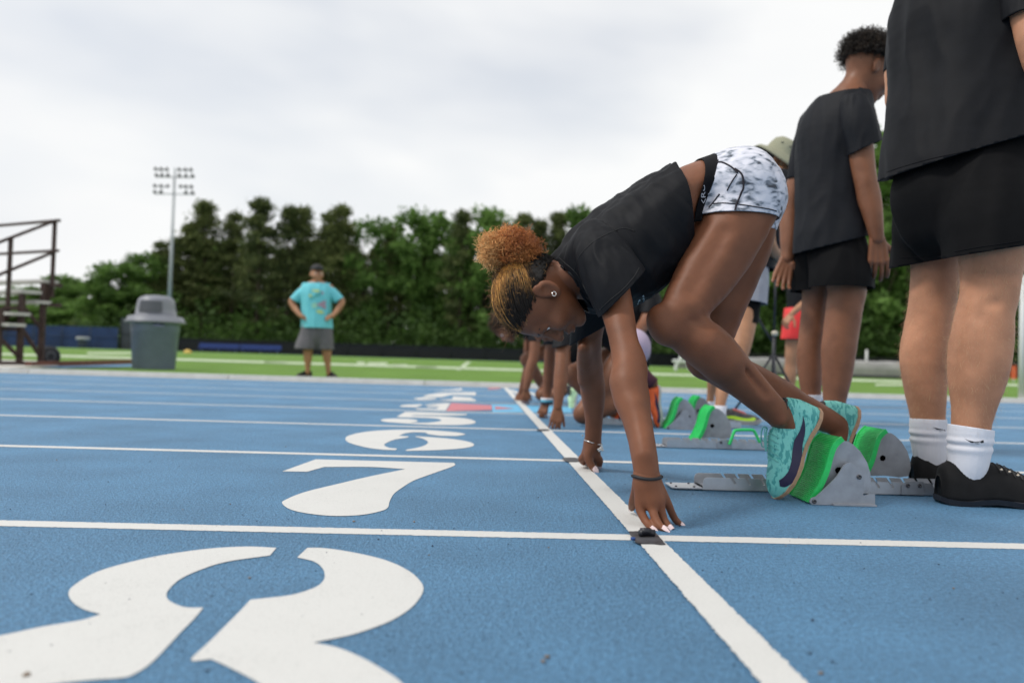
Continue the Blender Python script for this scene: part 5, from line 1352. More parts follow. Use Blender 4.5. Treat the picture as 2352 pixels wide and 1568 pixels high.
def build_athlete_clothes():
    lat = (0, 1, 0); TY = 2.15
    # ---- shirt
    T = Solid((.10, 1.80, .22), (.72, 2.48, .88), .0055)
    tp = [(1600, 428, TY, 66), (1560, 458, TY, 77), (1505, 520, TY, 100), (1440, 582, TY, 114), (1385, 612, TY, 102), (1330, 618, TY, 62)]
    P, R = L3(tp); wid = [1.75, 1.65, 1.36, 1.28, 1.38, 1.5]
    T.chain(P, R, .03, (lat, wid))
    P, R = L3([(1372, 580, 2.04, 60), (1385, 600, 2.02, 60)]); T.chain(P, R, .03)
    P, R = L3([(1378, 640, 2.26, 60), (1372, 660, 2.28, 56)]); T.chain(P, R, .03)
    def plane(u0, v0, u1, v1, Y, flip=1):
        a, b = at(u0, v0, Y), at(u1, v1, Y); d = b-a; n = np.cross(d, (0, 1, 0))*flip
        return a, n/np.linalg.norm(n)
    neck = plane_xz(1272, 600, 2.14, 1356, 700, 2.04, (1450, 560, TY)); hem = plane_xz(1530, 374, TY, 1602, 511, 1.98, (1450, 560, TY))
    v, f = T.surf(relax=2)
    sleeves = []
    for chain_, pl_, sq_ in (([(1366, 560, 2.03, 52), (1385, 592, 1.985, 60), (1410, 640, 1.95, 66), (1430, 680, 1.935, 69), (1455, 722, 1.93, 72)], plane(1378, 724, 1478, 622, 1.95), .78),
                        ([(1378, 640, 2.27, 58), (1366, 690, 2.31, 48), (1352, 750, 2.34, 38), (1346, 810, 2.37, 34)], plane(1322, 786, 1382, 752, 2.34), .95)):
        P, R = L3(chain_); A_ = np.array(P)
        U = Solid(A_.min(0)-.10, A_.max(0)+.10, .0048); U.chain(P, R, .02, ((0, 1, 0), sq_))
        a_, n_ = pl_; n_ = -n_ if n_[2] > 0 else n_
        sv, sf = U.surf(relax=2)
        sleeves.append((sv, sf, (a_, n_)))
    ax = at(1600, 430, TY)-at(1385, 612, TY); across = np.cross(ax, (0, 1, 0))
    v = wrinkle(v, f, [(across, 2.0, 20, .0050), (ax, 1.6, 12, .0085), ((.3, -.2, -1), 2.5, 26, .0036)], 5)
    v = smooth_mesh(v, f, .4, 1)
    v, f = clip_mesh(v, f, [neck, hem])
    sh = mesh_obj('t_shirt', v, f, M_BLACKTEE, ath); solidify(sh, .003)
    parts = [(v, f)]
    for i, (sv, sf, spl) in enumerate(sleeves):
        arm = np.array((.35, -.1, -1)) if i == 0 else np.array((-.15, .4, -1))
        sv = wrinkle(sv, sf, [(arm, 2, 24, .0060), (arm, 4, 48, .0020)], 31+i); sv = smooth_mesh(sv, sf, .4, 1); sv, sf = clip_mesh(sv, sf, [spl])
        so_ = mesh_obj('sleeve', sv, sf, M_BLACKTEE, sh); solidify(so_, .003)
        parts.append((sv, sf))
    b = bvh_of(*joinm(*parts))
    # collar band, shoulder seam, hems
    M_SEAM = mat('black_stitching', (.006, .006, .007), .7)
    drawn('shoulder_seam', [(1318, 626), (1330, 590), (1362, 556), (1400, 535), (1432, 524), (1458, 531)], b, M_SEAM, sh, .0011, .0004)
    drawn('sleeve_hem', [(1377, 712), (1400, 690), (1430, 665), (1455, 637), (1468, 615)], b, M_SEAM, sh, .0009, .0004)
    drawn('collar_band', [(1277, 601), (1290, 612), (1315, 634), (1330, 660), (1342, 684), (1358, 702)], b, M_BLACKTEE, sh, .0035, .0005)
    drawn('collar_seam', [(1284, 592), (1300, 606), (1322, 626), (1338, 652), (1350, 678)], b, M_SEAM, sh, .0010, .0004)
    text_patch('chest_print', 'WING', b, M_MARKW, sh, (1441, 745), (11, -13), (-1, -34), .002)
    text_patch('chest_print', 'LAB', b, M_MARKW, sh, (1463, 712), (10, -12), (0, -24), .002)
    # rolled edge at the waist
    # ---- shorts and waistband share one shape
    def pelvis(off):
        Q = Solid((.44, 1.84, .48), (.90, 2.48, .97), .0052)
        P, R = L3([(1690, 427, TY, 81), (1625, 430, TY, 63), (1570, 448, TY, 60), (1530, 490, TY, 64)]); wid = [1.75, 1.85, 1.9, 1.8]
        Q.chain(P, R, .03, (lat, wid))
        P, R = L3([(1712, 446, 2.07, 76), (1692, 510, 2.06, 79), (1655, 575, 2.045, 78)]); Q.chain(P, R, .03)
        P, R = L3([(1722, 455, 2.24, 74), (1698, 540, 2.25, 72)]); Q.chain(P, R, .03)
        for y in (2.06, 2.24):
            P, R = L3([(1708, 432, y, 69), (1730, 452, y, 67)]); Q.chain(P, R, .03)
        Q.d -= off
        return Q
    def pl2(u0, v0, u1, v1, Y, keep):
        a, b_ = at(u0, v0, Y), at(u1, v1, Y); n = np.cross(b_-a, (0, 1, 0)); n /= np.linalg.norm(n)
        k_ = at(*keep, Y)
        return (a, n) if (k_-a) @ n < 0 else (a, -n)
    Q = pelvis(.0035)
    wb = plane_xz(1632, 348, TY, 1620, 488, 1.99, (1700, 420, TY)); h1 = plane_xz(1619, 483, 1.99, 1780, 506, 2.07, (1710, 420, TY))
    v, f = Q.surf(relax=2)
    v = wrinkle(v, f, [((.8, 0, .35), 3, 30, .0022), ((.45, .2, .8), 4, 42, .0014)], 21); v = smooth_mesh(v, f, .4, 1); v, f = clip_mesh(v, f, [wb, h1])
    M_DYE = dye_material()
    so = mesh_obj('shorts', v, f, M_DYE, ath); solidify(so, .0025)
    b2 = bvh_of(v, f)
    M_ST = mat('black_overlock', (.018, .014, .022), .8, bump=(500, 1.0, .002))
    z1 = lambda x, y: (1529+x*.15, 313.6+y*.15)
    z1 = lambda x, y: ((1950+x/5.227)/1.2755, (400+y/5.227)/1.2755)
    drawn('seam', [z1(655, 425), z1(740, 405), z1(850, 392), z1(950, 430), z1(1040, 490), z1(1100, 560)], b2, M_ST, so, .0022, .0012)
    drawn('seam', [z1(1060, 490), z1(1150, 555), z1(1185, 640), z1(1192, 780), z1(1160, 860), z1(1120, 960), z1(1085, 1040), z1(1065, 1130)], b2, M_ST, so, .0024, .0012)
    drawn('seam', [z1(1090, 580), z1(1040, 650), z1(980, 750), z1(940, 830)], b2, M_ST, so, .0018, .0012)
    drawn('seam', [z1(825, 880), z1(780, 940), z1(710, 1030), z1(660, 1090)], b2, M_ST, so, .0018, .0012)
    drawn('seam', [z1(720, 1028), z1(850, 1018), z1(1000, 1025), z1(1200, 1048), z1(1400, 1080), z1(1600, 1115), z1(1700, 1145)], b2, M_ST, so, .0014, .0012)
    Q = pelvis(.0050)
    w1 = plane_xz(1597, 370, TY, 1606, 500, 1.99, (1700, 420, TY)); w2 = plane_xz(1634, 347, TY, 1622, 488, 1.99, (1560, 440, TY)); w3 = plane_xz(1560, 503, 1.99, 1640, 500, 1.99, (1610, 420, TY))
    v, f = clip_mesh(*Q.surf(relax=2), [w1, w2, w3])
    wo = mesh_obj('waistband', v, f, mat('black_waistband', (.008, .008, .010), .75, spec=.1, bump=(400, .3, .001)), ath); solidify(wo, .0025)
    b3 = bvh_of(v, f)
    text_patch('waistband_print', 'JKRU', b3, mat('pale_grey_print', (.55, .55, .6), .6), wo, (1622, 478), (-1.5, -25), (-14.5, .5), .0022)
def dye_material():
    m = bpy.data.materials.new('grey_tie_dye'); m.use_nodes = True
    nt = m.node_tree; N = nt.nodes; L = nt.links; b = N['Principled BSDF']
    tc = N.new('ShaderNodeTexCoord'); mp = N.new('ShaderNodeMapping'); mp.inputs['Scale'].default_value = (13, 14, 26); mp.inputs['Rotation'].default_value = (0, .8, .3)
    L.new(tc.outputs['Object'], mp.inputs[0])
    n = N.new('ShaderNodeTexNoise'); n.inputs['Scale'].default_value = 2.6; n.inputs['Detail'].default_value = 2.5; n.inputs['Roughness'].default_value = .45; n.inputs['Distortion'].default_value = .35
    L.new(mp.outputs[0], n.inputs['Vector'])
    r = N.new('ShaderNodeValToRGB'); e = r.color_ramp.elements
    e[0].position = .30; e[0].color = (.035, .042, .06, 1); e[1].position = .60; e[1].color = (.70, .70, .78, 1)
    x = r.color_ramp.elements.new(.37); x.color = (.16, .19, .24, 1); x = r.color_ramp.elements.new(.46); x.color = (.50, .52, .60, 1)
    L.new(n.outputs['Fac'], r.inputs[0]); L.new(r.outputs[0], b.inputs['Base Color'])
    b.inputs['Roughness'].default_value = .55; b.inputs['Sheen Weight'].default_value = .1
    return m
build_athlete()
build_athlete_clothes()
# spiked shoes
M_TEAL = None
def teal_material():
    m = bpy.data.materials.new('turquoise_knit'); m.use_nodes = True
    nt = m.node_tree; N = nt.nodes; L = nt.links; b = N['Principled BSDF']
    tc = N.new('ShaderNodeTexCoord'); mp = N.new('ShaderNodeMapping'); mp.inputs['Scale'].default_value = (60, 20, 24); mp.inputs['Rotation'].default_value = (.4, .5, .2)
    L.new(tc.outputs['Object'], mp.inputs[0])
    n = N.new('ShaderNodeTexNoise'); n.inputs['Scale'].default_value = 1.6; n.inputs['Detail'].default_value = 2.5; n.inputs['Distortion'].default_value = .6
    L.new(mp.outputs[0], n.inputs['Vector'])
    r = N.new('ShaderNodeValToRGB'); r.color_ramp.interpolation = 'LINEAR'; e = r.color_ramp.elements
    e[0].position = .42; e[0].color = (.055, .34, .33, 1); e[1].position = .50; e[1].color = (.20, .62, .56, 1)
    x = r.color_ramp.elements.new(.44); x.color = (.09, .44, .42, 1)
    L.new(n.outputs['Fac'], r.inputs[0])
    v = N.new('ShaderNodeTexVoronoi'); v.inputs['Scale'].default_value = 130; L.new(tc.outputs['Object'], v.inputs['Vector'])
    mr = N.new('ShaderNodeMapRange'); mr.inputs[1].default_value = .08; mr.inputs[2].default_value = .14; mr.inputs[3].default_value = .45; mr.inputs[4].default_value = 1; L.new(v.outputs['Distance'], mr.inputs[0])
    mx = N.new('ShaderNodeMix'); mx.data_type = 'RGBA'; mx.blend_type = 'MULTIPLY'; mx.inputs[0].default_value = .8
    L.new(r.outputs[0], mx.inputs[6]); L.new(mr.outputs[0], mx.inputs[7]); L.new(mx.outputs[2], b.inputs['Base Color'])
    v2 = N.new('ShaderNodeTexVoronoi'); v2.inputs['Scale'].default_value = 420; L.new(tc.outputs['Object'], v2.inputs['Vector'])
    bp = N.new('ShaderNodeBump'); bp.inputs['Strength'].default_value = .5; bp.inputs['Distance'].default_value = .0012
    L.new(v2.outputs['Distance'], bp.inputs['Height']); L.new(bp.outputs[0], b.inputs['Normal'])
    b.inputs['Roughness'].default_value = .5
    return m
M_TEAL = teal_material(); M_NAVY = mat('navy_mark', (.020, .014, .055), .5); M_GUM = mat('gum_sole', (.50, .30, .19), .7, bump=(260, .9, .002)); M_TLACE = mat('turquoise_lace', (.16, .50, .46), .7, bump=(600, .5, .001))
M_NAVYSOLE = mat('navy_plate', (.012, .03, .07), .35)
def athlete_shoe(heel_uv, toe_uv, Y, tilt, nm):
    h, tpt = at(*heel_uv, Y), at(*toe_uv, Y); d = tpt-h; L = np.linalg.norm(d); up = np.cross(d/L, (0, 1, 0)); up = up if up[0] < 0 else -up
    up = up+np.array((0, tilt, 0))
    return shoe(ath, h, d, up, L, M_TEAL, M_GUM, M_NAVY, M_TLACE, M_BLACKRUB, 'running_spike', True, side=-1 if True else 1, laces=True, sole_t=.010, wk=1.12, hk=1.42, loop=True, swoosh2=True)
athlete_shoe((1884, 940), (1792, 1150), 2.115, -.10, 'a')
athlete_shoe((1970, 935), (1912, 1143), 2.41, -.05, 'b')
# ------------------------------------------------------------------ the other people
def px_solid(chains, h, pad=.06):
    A = []
    for c in chains:
        P, R = L3(c[0]); q = max(1, np.max(c[2][1])) if len(c) > 2 and c[2] is not None else 1
        A += [p-r*q for p, r in zip(P, R)]+[p+r*q for p, r in zip(P, R)]
    A = np.array(A); S = Solid(A.min(0)-pad, A.max(0)+pad, h)
    for c in chains:
        P, R = L3(c[0]); S.chain(P, R, c[1], c[2] if len(c) > 2 else None)
    return S
def plane_px(u0, v0, u1, v1, Y, keep):
    a, b = at(u0, v0, Y), at(u1, v1, Y); n = np.cross(b-a, (0, 1, 0)); n /= np.linalg.norm(n)
    return (a, n) if (at(*keep, Y)-a) @ n < 0 else (a, -n)
def plane3(p, q, r, keep):
    a, b, c = at(*p), at(*q), at(*r); n = np.cross(b-a, c-a); n /= np.linalg.norm(n)
    return (a, n) if (at(*keep)-a) @ n < 0 else (a, -n)
def cloth(name, parent, chains, h, cuts, material, folds=(), seed=0, thick=.004, relax=2, sm=1):
    v, f = px_solid(chains, h).surf(0, (), relax)
    if folds: v = smooth_mesh(wrinkle(v, f, folds, seed), f, .4, sm)
    if cuts: v, f = clip_mesh(v, f, cuts)
    o = mesh_obj(name, v, f, material, parent); solidify(o, thick)
    return o, bvh_of(v, f), v, f
def join_body(parent, parts, material):
    V, F, n = [], [], 0
    for v, ff in parts: V.append(v); F.append(np.asarray(ff)+n); n += len(v)
    return mesh_obj('body', np.vstack(V), np.vstack(F), material, parent)
def simple_head(parent, c, f, t, k, neck, h=.006, eyes=True):
    H, W = head_solid(np.asarray(c, float), f, t, k, h, neck=[neck] if neck else None)
    f = np.asarray(f, float)/np.linalg.norm(f); t = np.asarray(t, float); t = t-f*(t @ f); t /= np.linalg.norm(t)
    return H.surf(), W, f, t, np.cross(t, f)
def cap_hair(parent, W, f, t, k, material, h=.006, thick=1.0, name='hair', line=(.066, .070), tilt=(.60, .80), noise=.004):
    s = np.cross(t, f); A = np.array([f, s, t]); HC = W(-.010, 0, .034)
    C = Solid(HC-.19*k, HC+.19*k, h); C.ell(HC, (np.array((.103, .0795, .0890))+.012*(thick-1))*k, A, 0)
    C.cut(W(line[0], 0, line[1]), f*tilt[0]-t*tilt[1])
    v, ff = C.surf(relax=1); v = v+vnormals(v, ff)*(vnoise(v, 110, 3, 2)*noise)[:, None]
    return mesh_obj(name, v, ff, material, parent)
def eyes(parent, W, k):
    for y in (-1, 1):
        V, F = lathe([(.0125*k*math.sin(a), .0125*k*math.cos(a)) for a in np.linspace(.05, math.pi-.05, 8)], W(.0755, .032*y, .001), 10)
        e = mesh_obj('eye', V, F, M_EYE, parent)
        p = W(.0872, .032*y, .0); mesh_obj('iris', *lathe([(.001, -.005*k), (.005*k, 0), (.001, .005*k)], p, 8), M_IRIS, e)
def curls(centre, radii, n, ln, rad, turns, cols, parent, name, up=None, thick=.0009, m=12, axes=None):
    g = rng.normal(size=(n, 3)); g /= np.linalg.norm(g, axis=1)[:, None]
    if up is not None: g = g[(g @ up) > -.12]
    n = len(g); A = np.eye(3) if axes is None else axes
    base = centre+((g*radii) @ A); d = (g/radii) @ A; d /= np.linalg.norm(d, axis=1)[:, None]; d = d+rng.normal(size=(n, 3))*.4; d /= np.linalg.norm(d, axis=1)[:, None]
    tt = np.linspace(0, 1, m)[None, :, None]; a = rng.normal(size=(n, 3)); s1 = np.cross(d, a); s1 /= np.linalg.norm(s1, axis=1)[:, None]; s2 = np.cross(d, s1)
    th = tt*turns*6.283+rng.random((n, 1, 1))*6.28; L_ = rng.uniform(.5, 1, (n, 1, 1))*ln
    P = base[:, None]+d[:, None]*tt*L_+rad*np.minimum(1, tt*4)*(np.cos(th)*s1[:, None]+np.sin(th)*s2[:, None])
    V, F = strands(P, thick, thick*.6); o = mesh_obj(name, V, F, M_HAIR, parent)
    c = np.array(cols)[rng.integers(0, len(cols), n)]*rng.uniform(.6, 1.4, (n, 1)); color_attr(o, np.repeat(c, m*3, axis=0)); return o
def body_hair(parent, V, F, n, ln, col, mask, name='leg_hair', thick=.00016):
    N = vnormals(V, F); ids = np.where(mask)[0]; i = ids[rng.integers(0, len(ids), n)]
    P0 = V[i]+rng.normal(size=(n, 3))*.003; d = N[i]*.55+np.array((0, 0, -.75))+rng.normal(size=(n, 3))*.35; d /= np.linalg.norm(d, axis=1)[:, None]
    tt = np.linspace(0, 1, 4)[None, :, None]; b = rng.normal(size=(n, 1, 3))*.4+np.array((0, 0, -.4))
    P = P0[:, None]+(d[:, None]*tt+b*tt**2)*(rng.uniform(.5, 1, (n, 1, 1))*ln)
    v, f = strands(P, thick, thick*.5); o = mesh_obj(name, v, f, M_HAIR, parent); color_attr(o, np.tile(np.array(col), (len(v), 1))); return o
def gpoint(u, Y):
    """ground point under frame column u at distance Y"""
    p = at(u, 900, Y); return np.array((p[0], Y, 0.0))

# ---- tall man in black at the right edge -------------------------------------
m1 = root('person', gpoint(2215, 2.22), 'man in black tee and shorts with white socks, cut off at the right edge', 'person', 'athletes standing behind the line')
def build_m1():
    lat = (.7, -.7, 0)
    near = [(2285, 430, 2.13, 88.0), (2280, 560, 2.09, 76.0), (2276, 620, 2.105, 66.5), (2271, 676, 2.105, 62.7), (2262, 719, 2.105, 61.8), (2257, 761, 2.105, 66.0), (2252, 804, 2.105, 67.9), (2247, 846, 2.105, 65.5), (2242, 889, 2.105, 57.9), (2237, 931, 2.105, 48.4), (2231, 974, 2.105, 42.8), (2226, 1040, 2.105, 36.1), (2222, 1095, 2.105, 24.7)]
    far = [(2155, 440, 2.32, 80), (2150, 560, 2.36, 58), (2149, 620, 2.37, 53), (2144, 676, 2.38, 52), (2135, 740, 2.38, 52), (2126, 804, 2.38, 55), (2124, 846, 2.38, 52), (2126, 889, 2.38, 46.5), (2129, 931, 2.38, 41), (2132, 974, 2.38, 37), (2135, 1040, 2.38, 31), (2136, 1078, 2.38, 22)]
    tor = [(2230, 430, 2.22, 84), (2242, 330, 2.23, 84), (2252, 200, 2.24, 96), (2262, 40, 2.25, 116), (2268, -60, 2.25, 98), (2272, -120, 2.25, 58)]
    la = [(2135, -70, 2.38, 46), (2078, 120, 2.42, 40), (2068, 190, 2.43, 34), (2078, 250, 2.44, 33), (2150, 300, 2.55, 25), (2190, 320, 2.58, 22)]
    ra = [(2352, -70, 2.10, 54), (2372, 40, 2.05, 46), (2385, 105, 2.02, 42), (2400, 150, 2.05, 40), (2412, 90, 2.2, 32), (2400, 60, 2.30, 26)]
    neck = [(2272, -110, 2.25, 52), (2284, -190, 2.26, 50)]
    S = px_solid([(tor, .03, (lat, [1.5, 1.45, 1.5, 1.6, 1.7, 1.5])), (near, .03), (far, .03), (la, .03), (ra, .03), (neck, .03)], .0075)
    # hamstring and calf forms at the back of the near leg
    for q0, q1, rr, kk in (((2222, 704, 2.035), (2292, 694, 2.035), .006, .02), ((2250, 640, 2.028), (2252, 720, 2.036), .008, .03), ((2250, 770, 2.022), (2244, 850, 2.024), .006, .03)):
        S.cone(at(*q0), at(*q1), rr, rr, kk, None, '-')
    body = S.surf(); body = (body[0]+vnormals(*body)*(vnoise(body[0], 16, 78, 3)*.0026)[:, None], body[1])
    nP, nR = L3(neck); hd, W, f, t, s = simple_head(m1, at(2297, -290, 2.26), (.65, .7, -.25), (.05, .05, 1), 1.02, (nP, nR))
    hs = []
    for w, x, zb in ((at(2190, 320, 2.58), (.9, .2, -.4), (0, 1, .3)), (at(2400, 60, 2.30), (-.6, .4, .5), (.3, .6, .5))):
        ch, nl = hand_points(w, x, zb, .185, (15, 20, 15)); hs.append(hand_mesh(ch, .005))
    bo = join_body(m1, [body, hd]+hs, M_SKIN3)
    cap_hair(m1, W, f, t, 1.02, mat('fair_hair', (.16, .10, .05), .6, bump=(200, .8, .004)))
    eyes(m1, W, 1.02)
    v, ff = body; z = v[:, 2]
    body_hair(bo, v, ff, 5200, .011, (.62, .44, .26), (z > .16) & (z < .72) & (v[:, 1] < 2.6), thick=.00017)
    # shirt
    st = [(2229, 470, 2.22, 150), (2232, 400, 2.22, 143), (2240, 300, 2.23, 136), (2252, 180, 2.24, 130), (2262, 40, 2.25, 130), (2268, -60, 2.25, 110), (2272, -120, 2.25, 66)]
    hem = plane3((2027, 408, 2.22), (2352, 322, 2.22), (2215, 372, 2.5), (2215, 100, 2.22)); nk = plane3((2170, -120, 2.25), (2330, -100, 2.25), (2248, -112, 2.5), (2240, 100, 2.25))
    o, b, v, ff = cloth('t_shirt', m1, [(st, .03, (lat, [1.32, 1.36, 1.4, 1.48, 1.6, 1.7, 1.5]))], .0075, [hem, nk], M_BLACKTEE, [((.15, .1, 1), .8, 7.5, .014), ((.5, .3, .9), 1.0, 13, .0055)], 41, sm=1)
    drawn('hem_seam', [(2036, 396), (2080, 381), (2150, 362), (2230, 346), (2300, 330), (2345, 318)], b, M_SEAM2, o, .0010, .0004)
    for ch, pl, sd in (([(2140, -70, 2.37, 56), (2100, 60, 2.40, 52), (2084, 130, 2.42, 47), (2076, 190, 2.43, 45)], plane_px(2020, 152, 2120, 172, 2.41, (2080, 0)), 43), ([(2350, -70, 2.10, 62), (2368, 20, 2.06, 60), (2380, 80, 2.03, 58)], plane_px(2300, 42, 2400, 22, 2.05, (2350, -60)), 44)):
        cloth('sleeve', o, [(ch, .03)], .007, [pl], M_BLACKTEE, [((.1, .1, 1), 3, 24, .005)], sd)
    # shorts
    hp = plane3((2187, 590, 2.08), (2352, 565, 2.08), (2127, 603, 2.40), (2220, 450, 2.2)); wp = plane3((2100, 280, 2.2), (2300, 275, 2.2), (2200, 280, 2.5), (2220, 450, 2.2))
    wst = [(2246, 260, 2.22, 94), (2240, 330, 2.22, 104), (2228, 400, 2.22, 118), (2220, 450, 2.22, 124), (2218, 500, 2.22, 112)]
    sn = [(2262, 400, 2.15, 84), (2270, 500, 2.11, 100), (2278, 560, 2.09, 99), (2282, 640, 2.08, 100)]
    sf = [(2175, 420, 2.30, 78), (2145, 500, 2.35, 82), (2132, 570, 2.38, 76), (2127, 640, 2.39, 76)]
    o, b, v, ff = cloth('shorts', m1, [(wst, .03, (lat, 1.3)), (sn, .02), (sf, .02)], .0065, [hp, wp], M_BLACKSHORT, [((.1, .05, 1), 1.2, 10, .010)], 51, sm=1)
    drawn('hem_seam', [(2192, 578), (2240, 569), (2300, 560), (2345, 553)], b, M_SEAM2, o, .0012, .0004)
    drawn('hem_seam', [(2062, 592), (2110, 590), (2170, 589)], b, M_SEAM2, o, .0012, .0004)
    # socks
    for ch, ptop, pts in (([(2230, 985, 2.105, 49), (2228, 1010, 2.105, 47), (2226, 1040, 2.105, 45), (2222, 1070, 2.105, 42), (2218, 1092, 2.105, 36), (2216, 1112, 2.105, 28)], plane_px(2175, 972, 2290, 990, 2.105, (2225, 1080)), [(2214, 1006), (2225, 1011), (2240, 1014), (2252, 1013), (2259, 1010), (2260, 1016), (2246, 1019), (2230, 1016)]),
                     ([(2132, 970, 2.38, 40), (2133, 1000, 2.38, 39), (2135, 1030, 2.38, 38), (2136, 1055, 2.38, 34), (2134, 1080, 2.38, 26), (2133, 1098, 2.38, 22)], plane_px(2080, 959, 2180, 962, 2.38, (2135, 1050)), [(2142, 980), (2152, 983), (2162, 985), (2171, 986), (2172, 990), (2162, 989), (2152, 986)])):
        S2 = px_solid([(ch, .02)], .0045); v, ff = S2.surf(0, (), 2); N = vnormals(v, ff); P0 = at(*ch[0][:3]); zz = v[:, 2]-P0[2]
        ring = np.exp(-((zz+.030)/.007)**2)*.0035+np.exp(-((zz+.052)/.008)**2)*.0030-np.exp(-((zz+.041)/.004)**2)*.002+np.exp(-((zz+.012)/.004)**2)*.0006
        ang = np.arctan2(v[:, 1]-P0[1], v[:, 0]-P0[0]); ring = ring*(1+.4*np.sin(ang*2+1))+.0006*np.sin(ang*46)
        v = v+N*ring[:, None]; v, ff = clip_mesh(v, ff, [ptop])
        so = mesh_obj('sock', v, ff, M_WHITE_CLOTH, m1); solidify(so, .003); patch('stripe_mark', pts, bvh_of(v, ff), M_MARK, so)
    # shoes
    M_CREAM = mat('cream_mark', (.62, .52, .42), .5)
    M_DLACE = mat('black_lace', (.02, .019, .018), .7)
    for g, d, L_ in ((gpoint(2158, 2.115), (1, -.10, 0), .32), (gpoint(2097, 2.385), (1, -.10, 0), .31)):
        sh_, W_, f_ = shoe(m1, g+np.array((0, 0, .004)), d, (0, 0, 1), L_, M_BLACK_SHOE, M_RUBBER, None, M_DLACE, None, 'running_spike', hk=1.18, wk=1.5, sole_t=.014)
        for sd in (-1, 1):
            q = [(.60, .30), (.72, .22), (.84, .17), (.95, .22), (.86, .26), (.74, .33)]
            V = [W_(t*L_, sd*(f_(SHW, t)*1.5*.99+.001), f_(SBOT, t)+.004+(f_(STOP, t)*1.18-f_(SBOT, t))*z_) for t, z_ in q]
            mesh_obj('stripe_mark', np.array(V), [list(range(6))], M_CREAM, sh_)
        for t in (.44, .50, .56, .62):
            for sd in (-1, 1): mesh_obj('eyelet', *lathe([(.001, -.003), (.004, 0), (.001, .003)], W_(t*L_, sd*f_(SHW, t)*1.5*.72, f_(STOP, t)*1.18*.90), 8), M_CREAM, sh_)
M_SEAM2 = mat('tonal_stitching', (.010, .010, .012), .8, spec=.05)
build_m1()

